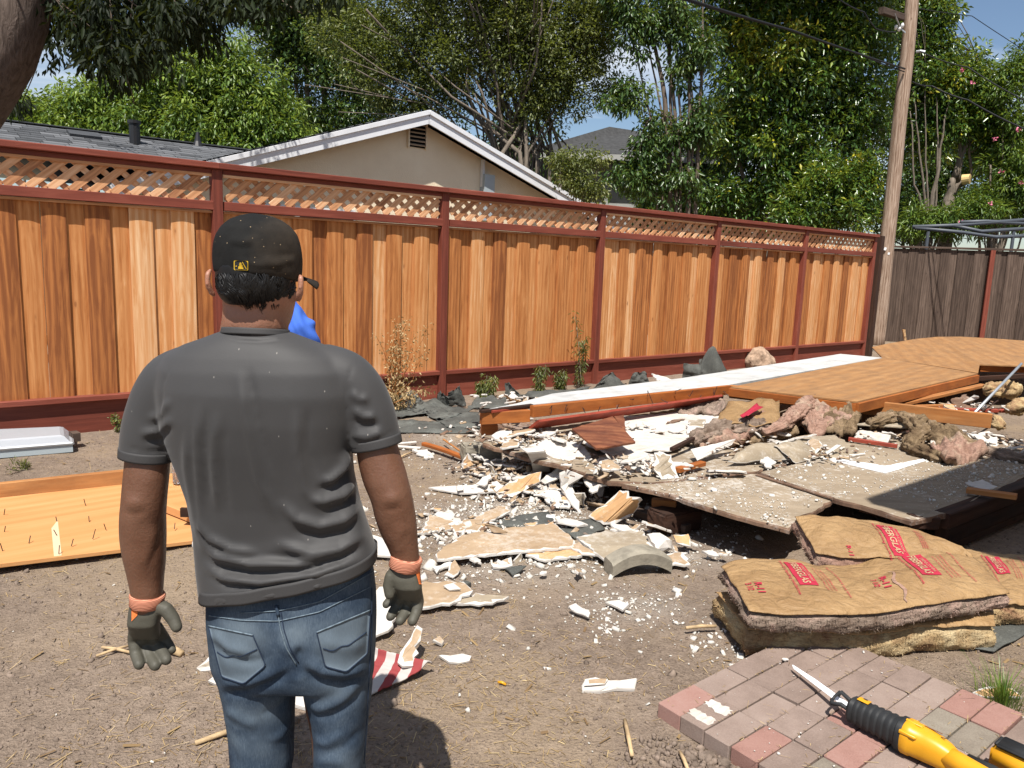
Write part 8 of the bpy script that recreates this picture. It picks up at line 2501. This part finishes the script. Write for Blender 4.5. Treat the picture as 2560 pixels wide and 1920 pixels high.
# back pockets (pointed at the bottom), yoke, waistband and seams
def pocketL(u, v, p): return (p[0], p[1] + (34 * (1 - abs(2 * u - 1)) * v if v > .01 else 8 * math.sin(math.pi * u)))
M['denim_pocket'] = denim_mat('denim_pocket', .8)
pkL = [(450, 1352), (546, 1372), (574, 1438), (478, 1462)]
pkR = [(684, 1366), (800, 1318), (794, 1412), (702, 1440)]
for quad, sh, bow in ((pkL, None, 28), (pkR, None, 26)):
    f = lambda u, v, p, bow=bow: (p[0], p[1] + bow * (1 - abs(2 * u - 1)) * v)
    cloth_patch('back_pocket', bj, quad, 'denim_pocket', 16, 16, .0035, jeans, f, .45)
    a, b_, c, d = quad
    seam('pocket_edge', bj, [a, b_], .0017, 'denim_edge', jeans, .0052)
    bot = ((c[0] + d[0]) / 2, (c[1] + d[1]) / 2 + bow)
    seam('pocket_stitch', bj, [b_, c, bot, d, a], .0014, 'denim_dark', jeans, .0042)
    m1 = [(a[0] * (1 - f_) + b_[0] * f_) * .5 + (d[0] * (1 - f_) + c[0] * f_) * .5 for f_ in (0.05, .25, .45, .55, .75, .95)]
    m2 = [(a[1] * (1 - f_) + b_[1] * f_) * .45 + (d[1] * (1 - f_) + c[1] * f_) * .55 + k_ for f_, k_ in ((.05, -4), (.25, 10), (.45, 4), (.55, 10), (.75, 2), (.95, -6))]
    seam('pocket_stitch', bj, list(zip(m1, m2)), .0013, 'denim_dark', jeans, .0046)
seam('centre_seam', bj, [(600, 1322), (606, 1360), (618, 1400), (640, 1436)], .0014, 'denim_edge', jeans)
seam('centre_seam', bj, [(607, 1322), (613, 1360), (626, 1400), (645, 1432)], .0013, 'denim_dark', jeans)
seam('yoke_seam', bj, [(452, 1330), (520, 1340), (600, 1342), (690, 1322), (800, 1268)], .0013, 'denim_edge', jeans)
seam('waistband_edge', bj, [(520, 1324), (600, 1320), (690, 1300), (806, 1236)], .0013, 'denim_edge', jeans)
seam('belt_loop', bj, [(597, 1308), (601, 1330)], .0042, 'denim', jeans)
seam('side_seam', bj, [(803, 1270), (803, 1360), (798, 1450), (792, 1560), (786, 1650)], .0016, 'denim_dark', jeans)

# shirt hems stand proud of the cloth

# ---- gloves
def glove(cuff, palm, fingers, thumb, name='work_glove'):
    mb = MB()
    rg = []
    for (u, v, a, th, dy) in palm:
        p = mp(u, v, MY - .015 + dy)
        rg.append(super_ring(p.x, p.y, p.z, rpx(a), th, th, 24, 2.6))
    mb.loft(rg)
    for pts in fingers + [thumb]:
        P_ = [mp(u, v, MY - .015 + dy) for u, v, r, dy in pts]
        R_ = [rpx(r) for u, v, r, dy in pts]
        fp, fr = [], []
        for i in range(len(P_) - 1):
            for k in range(3):
                f = k / 3
                fp.append(P_[i].lerp(P_[i + 1], f)); fr.append(R_[i] * (1 - f) + R_[i + 1] * f)
        e = (P_[-1] - P_[-2]).normalized()
        fp += [P_[-1], P_[-1] + e * R_[-1] * .55, P_[-1] + e * R_[-1] * .9]
        fr += [R_[-1], R_[-1] * .82, R_[-1] * .4]
        mb.tube(fp, fr, 12)
    o = voxel(name, mb, .0027, 3, M['glove'], man, lambda co, no: co + no * (fbm(co, 38, 2, 5) * .0016)[:, None])
    a, b_ = cuff
    mb = MB()
    P0_, P1_ = mp(*a[:2], MY - .015), mp(*b_[:2], MY - .015)
    mb.tube([P0_, P0_.lerp(P1_, .12), P0_.lerp(P1_, .5), P0_.lerp(P1_, .88), P1_], [rpx(a[2]) * .98, rpx(a[2]) * 1.05, rpx((a[2] + b_[2]) / 2), rpx(b_[2]) * 1.03, rpx(b_[2]) * .9], 26)
    mb.build('cuff', M['knit'], o, smooth=True)
    return o
gl = glove(((319, 1282, 37), (317, 1308, 36.5)),
      [(318, 1300, 36, .025, 0), (315, 1322, 37, .027, -.003), (311, 1345, 35, .026, -.006), (312, 1362, 34, .021, .002), (316, 1376, 32, .015, .010)],
      [[(292, 1352, 14, .0), (288, 1382, 13.2, .012), (293, 1412, 13, .002), (301, 1436, 12.6, -.022)],
       [(308, 1360, 14, .008), (311, 1392, 13.2, .03), (325, 1420, 13, .008), (335, 1438, 12.6, -.014)],
       [(324, 1360, 13.5, .014), (337, 1390, 13, .036), (351, 1410, 12.6, .016), (360, 1426, 12, -.002)],
       [(338, 1352, 12.5, .02), (354, 1376, 12.2, .046), (366, 1394, 11.6, .046), (371, 1404, 11, .038)]],
      [(336, 1308, 18, -.002), (360, 1318, 16.5, -.010), (375, 1338, 14, -.014), (382, 1354, 13, -.02)])
gr = glove(((879, 1202, 35), (873, 1228, 35.5)),
      [(873, 1225, 33, .024, 0), (875, 1246, 35, .027, -.003), (881, 1266, 32, .025, -.006), (884, 1280, 29, .02, .002), (884, 1292, 26, .015, .010)],
      [[(899, 1272, 13.5, .0), (904, 1300, 12.8, .012), (899, 1324, 12.6, .0), (891, 1342, 12.2, -.018)],
       [(885, 1280, 13.5, .008), (884, 1308, 12.8, .028), (873, 1328, 12.6, .006), (864, 1341, 12.2, -.012)],
       [(871, 1280, 12.5, .016), (860, 1306, 12.2, .034), (849, 1322, 11.8, .016), (843, 1332, 11.2, .002)],
       [(861, 1272, 11.5, .024), (847, 1292, 11.6, .046), (838, 1302, 11, .044), (834, 1306, 10.5, .036)]],
      [(858, 1236, 16, -.002), (845, 1246, 15, -.010), (839, 1266, 13.2, -.014), (842, 1284, 12.2, -.018)])
for (g_, quad) in ((gl, [(284, 1312), (300, 1314), (296, 1330), (284, 1342)]), (gr, [(898, 1236), (909, 1232), (911, 1262), (905, 1262)])):
    bg_ = bvh_of(g_)
    cloth_patch('knit_back', bg_, quad, 'knit_o', 6, 8, .0018, g_)

# ---- cap, hair
capc = mp(556, 583, HD)
mb = MB()
prof = [(598, 86, 1.0), (592, 87, 1.0), (575, 88, 1.03), (555, 88, 1.05), (535, 86.5, 1.05), (515, 82, 1.03), (498, 74, 1.0), (482, 60, .98), (471, 43, .95), (464, 24, .9), (462, 5, .9)]
rg = []
for i, (v, a, e) in enumerate(prof):
    p = mp(557 + (0 if v > 520 else (520 - v) * .1), v, HD)
    r_ = rpx(a, HD)
    row = []
    for k in range(48):
        t = 2 * math.pi * k / 48
        loc = Ry @ Vector((r_ * math.cos(t) * .985, r_ * 1.14 * math.sin(t), 0))
        row.append(Vector((p.x + loc.x, HD + loc.y + .004, p.z - .055 * loc.x - .06 * loc.y * (1 if v > 560 else .5))))
    rg.append(row)
mb.loft(rg)
def cap_disp(co, no):
    co = folds(co, no, [(-.002, 2, [(557, 462), (548, 510), (540, 560), (536, 596)]), (-.0018, 2, [(560, 462), (612, 500), (640, 560), (648, 596)]), (-.0018, 2, [(555, 462), (500, 500), (472, 560), (466, 590)]),
                        (-.0018, 6, [(500, 530), (520, 537), (545, 533)]), (.003, 8, [(490, 517), (520, 522), (550, 518)]), (-.0016, 6, [(600, 548), (625, 552), (640, 545)]), (.003, 8, [(560, 560), (600, 566), (640, 560)]), (-.0025, 3.5, [(464, 580), (510, 590), (560, 595), (610, 597), (650, 596)]), (.003, 7, [(500, 560), (560, 572), (620, 574)])])
    return co + no * (fbm(co, 26, 2, 6) * .0015)[:, None]
cap = voxel('cap', mb, .0042, 4, M['cap'], man, cap_disp)
# brim
mb = MB()
rows_ = []
for j in range(9):
    f = j / 8
    row = []
    for i in range(15):
        s = i / 14 * 2 - 1
        w_ = .076 * (1 - .12 * f)
        y = .075 + (.085 * f) * math.sqrt(max(0, 1 - s * s * .72)) + .03 * (1 - s * s)
        row.append(Vector((s * w_, y, -.006 - .016 * s * s - .016 * f)))
    rows_.append([capc + Ry @ p for p in row])
V = [p for r in rows_ for p in r]
n_ = len(V)
V += [p + Vector((0, 0, -.0035)) for p in V]
Fc = []
for j in range(8):
    for i in range(14):
        k = j * 15 + i
        Fc.append((k, k + 1, k + 16, k + 15)); Fc.append((n_ + k, n_ + k + 15, n_ + k + 16, n_ + k + 1))
rim = list(range(15)) + [j * 15 + 14 for j in range(1, 9)] + [8 * 15 + i for i in range(13, -1, -1)] + [j * 15 for j in range(7, 0, -1)]
for i in range(len(rim)):
    p, q_ = rim[i], rim[(i + 1) % len(rim)]
    Fc.append((p, p + n_, q_ + n_, q_))
mb.add(V, Fc)
mb.build('brim', M['cap'], cap, smooth=True)
# small woven badge: gold frame round a black field with a gold batter-shaped figure
bc = bvh_of(cap)
Q = lambda x, y: (505 + 31 * x, 562 + 21.5 * y + 1.2 * x)
def badge(pts, off, mat, name):
    V = [on(bc, *Q(x, y), off)[0] for x, y in pts]
    tri = tessellate_polygon([[Vector((x, y, 0)) for x, y in pts]])
    back_ = [p + (p - CAM).normalized() * .0012 for p in V]
    n_ = len(V)
    Fc = [tuple(t) for t in tri] + [(i, (i + 1) % n_, n_ + (i + 1) % n_, n_ + i) for i in range(n_)]
    v, cc = recenter(V + back_)
    return link(name, mesh(name, v, Fc, M[mat]), cap, Matrix.Translation(cc))
def rr(x0, y0, x1, y1, r):
    o = []
    for cx, cy, a0 in ((x1 - r, y0 + r, -90), (x1 - r, y1 - r, 0), (x0 + r, y1 - r, 90), (x0 + r, y0 + r, 180)):
        for k in range(4):
            a = math.radians(a0 + 30 * k); o.append((cx + r * math.cos(a), cy + r * math.sin(a)))
    return o
badge(rr(0, 0, 1, 1, .12), .0014, 'gold', 'badge_frame')
badge(rr(.06, .09, .94, .91, .09), .0020, 'rubber', 'badge_field')
badge([(.3, .86), (.32, .62), (.4, .5), (.36, .4), (.4, .24), (.48, .2), (.54, .28), (.54, .4), (.62, .52), (.6, .62), (.66, .72), (.68, .86)], .0026, 'gold', 'badge_figure')
badge([(.56, .14), (.62, .14), (.9, .82), (.84, .84)], .0026, 'gold', 'badge_stroke')
badge([(.13, .56), (.17, .52), (.21, .56), (.21, .62), (.17, .66), (.13, .62)], .0026, 'gold', 'badge_dot')
# hair: close scalp shell plus combed locks down to the nape
mb = MB()
rg = []
for (v, a, dy) in ((570, 80, 0), (600, 83, .0), (618, 82, .0), (632, 77, .002), (645, 70, .008), (656, 58, .018)):
    p = mp(556, v, HD)
    row = []
    for k in range(40):
        t = 2 * math.pi * k / 40
        loc = Ry @ Vector((rpx(a, HD) * math.cos(t) * .93, (.096 if math.sin(t) < 0 else .05) * math.sin(t) + dy, 0))
        row.append(Vector((p.x + loc.x, HD + loc.y, p.z)))
    rg.append(row)
mb.loft(rg)
hair = voxel('hair', mb, .005, 3, M['hair'], man)
bh = bvh_of(hair)
mb = MB()
rs = random.Random(5)
for i in range(900):
    x = rs.uniform(470, 638)
    e = max(0, 1 - ((x - 555) / 88) ** 2)
    y0 = rs.uniform(590, 634)
    ln_ = rs.uniform(20, 46) * (.55 + .5 * e)
    lock = math.sin(x * .16 + 1.3 * math.sin(y0 * .07))
    dx = rs.gauss(0, 3) + 8 * lock
    lim = 622 + 50 * e ** .8 + rs.gauss(0, 4) + 5 * lock
    pts = []
    for k in range(6):
        f = k / 5
        vv = min(y0 + ln_ * f, lim + 4 * f)
        uu = 555 + (x - 555) * (1 - .22 * f * (vv > 625)) + dx * f + 2.5 * math.sin(5 * f + x * .3)
        h, _n = on(bh, uu, vv, .0022 + .004 * math.sin(3.0 * f) * (.5 + .5 * lock) + .0006)
        if h is None: h, _n = on(bb_, uu, vv, .0015)
        if h is None: break
        pts.append(h)
    if len(pts) < 4: continue
    r0 = rs.uniform(.0008, .0019)
    mb.tube(pts, [r0, r0 * 1.25, r0 * 1.1, r0 * .8, r0 * .5, r0 * .2][:len(pts)], 4, cap=False)
tag(mb.build('locks', M['hair'], hair, smooth=True), kind='stuff')
mb = MB()
for p in (lgl[3], lgr[3]):
    mb2 = MB()
    mb2.loft([super_ring(p.x, p.y + .06, z, a, d1, d2, 24, 2.6) for z, a, d1, d2 in ((0, .048, .17, .09), (.03, .05, .175, .095), (.07, .046, .15, .09), (.1, .045, .07, .085), (.14, .045, .02, .085))])
    mb2.build('boot', M['boot'], man, smooth=True)

# ---- second person further off, mostly hidden behind the first
D2 = 3.55
o2 = mp(596, 600, D2); o2.z = 0
p2 = thing('person', o2, 'person in a blue shirt further away, nearly hidden behind the nearer worker', 'person')
x0 = o2.x
mb = MB()
hz_ = 1.5
rings = [[Vector((x0 + a * math.cos(t), D2 + .03 + b_ * math.sin(t), hz_ + z)) for t in (2 * math.pi * k / 20 for k in range(20))] for z, a, b_ in ((-.11, .035, .045), (-.08, .055, .075), (-.03, .068, .088), (.03, .07, .092), (.07, .058, .075), (.1, .025, .03))]
mb.loft(rings)
mb.tube([Vector((x0, D2 + .02, 1.25)), Vector((x0, D2 + .02, 1.44))], [.06, .055], 14)
mb.loft([super_ring(x0, D2 + .02, z, a, .08, .08, 24) for z, a in ((.8, .12), (1.0, .12), (1.25, .14))])
arms2 = []
for s in (-1, 1):
    pts = [Vector((x0 + s * .09, D2 + .02, 1.24)), Vector((x0 + s * .155, D2 + .03, 1.0)), Vector((x0 + s * .15, D2 + .2, .88)), Vector((x0 + s * .1, D2 + .34, .92))]
    mb.tube(pts, [.045, .042, .036, .028], 14)
    for k in range(4): mb.tube([pts[-1] + Vector((0, 0, .02 - k * .014)), pts[-1] + Vector((-s * .03, .05, .02 - k * .014)), pts[-1] + Vector((-s * .06, .05, .02 - k * .014))], [.009, .009, .007], 8)
    mb.tube([Vector((x0 + s * .08, D2 + .02, .8)), Vector((x0 + s * .1, D2 + .03, .42)), Vector((x0 + s * .1, D2, .06))], [.08, .055, .04], 14)
    arms2.append(pts)
mb.tube([Vector((x0, D2 + .11, hz_)), Vector((x0, D2 + .14, hz_ - .035))], [.01, .015], 8)
bd2 = voxel('body', mb, .012, 4, M['skin'], p2)
at = bd2.data.attributes.new('wear_tone', 'FLOAT', 'POINT')
mb = MB()
mb.loft([super_ring(x0, D2 + .02, z, a, d, d, 30, 2.4) for z, a, d in ((.76, .165, .12), (.95, .165, .115), (1.1, .15, .115), (1.2, .135, .11), (1.27, .105, .095), (1.33, .075, .08), (1.40, .05, .06))])
for s, pts in zip((-1, 1), arms2): mb.tube([pts[0] + Vector((-s * .05, 0, .02)), pts[0] + Vector((s * .022, 0, -.03)), pts[0].lerp(pts[1], .75)], [.07, .068, .062], 18)
voxel('t_shirt', mb, .011, 5, M['blue_cloth'], p2, lambda co, no: co + no * ((np.sin(co[:, 0] * 120 + co[:, 2] * 70 + 3 * fbm(co, 8, 2, 9)) * .008 + fbm(co, 14, 2, 3) * .008)[:, None]))
mb = MB()
mb.loft([super_ring(x0, D2 + .02, z, a, .115, .115, 24) for z, a in ((.7, .16), (.8, .165)) ])
for s in (-1, 1): mb.tube([Vector((x0 + s * .08, D2 + .02, .78)), Vector((x0 + s * .1, D2 + .03, .42)), Vector((x0 + s * .1, D2, .08))], [.1, .075, .065], 16)
jj = voxel('trousers', mb, .012, 4, M['denim_dark'], p2)
for s in (-1, 1):
    mb2 = MB(); mb2.loft([super_ring(x0 + s * .1, D2 + .06, z, a, d1, .09, 18, 2.6) for z, a, d1 in ((0, .045, .17), (.06, .045, .16), (.12, .045, .03))]); mb2.build('boot', M['boot'], p2, smooth=True)
mb = MB(); mb.loft([[Vector((x0 + a * math.cos(t), D2 + .03 + b_ * math.sin(t), hz_ + z)) for t in (2 * math.pi * k / 20 for k in range(20))] for z, a, b_ in ((.03, .074, .096), (.07, .064, .082), (.105, .03, .035))]); mb.build('hair', M['hair'], p2, smooth=True)
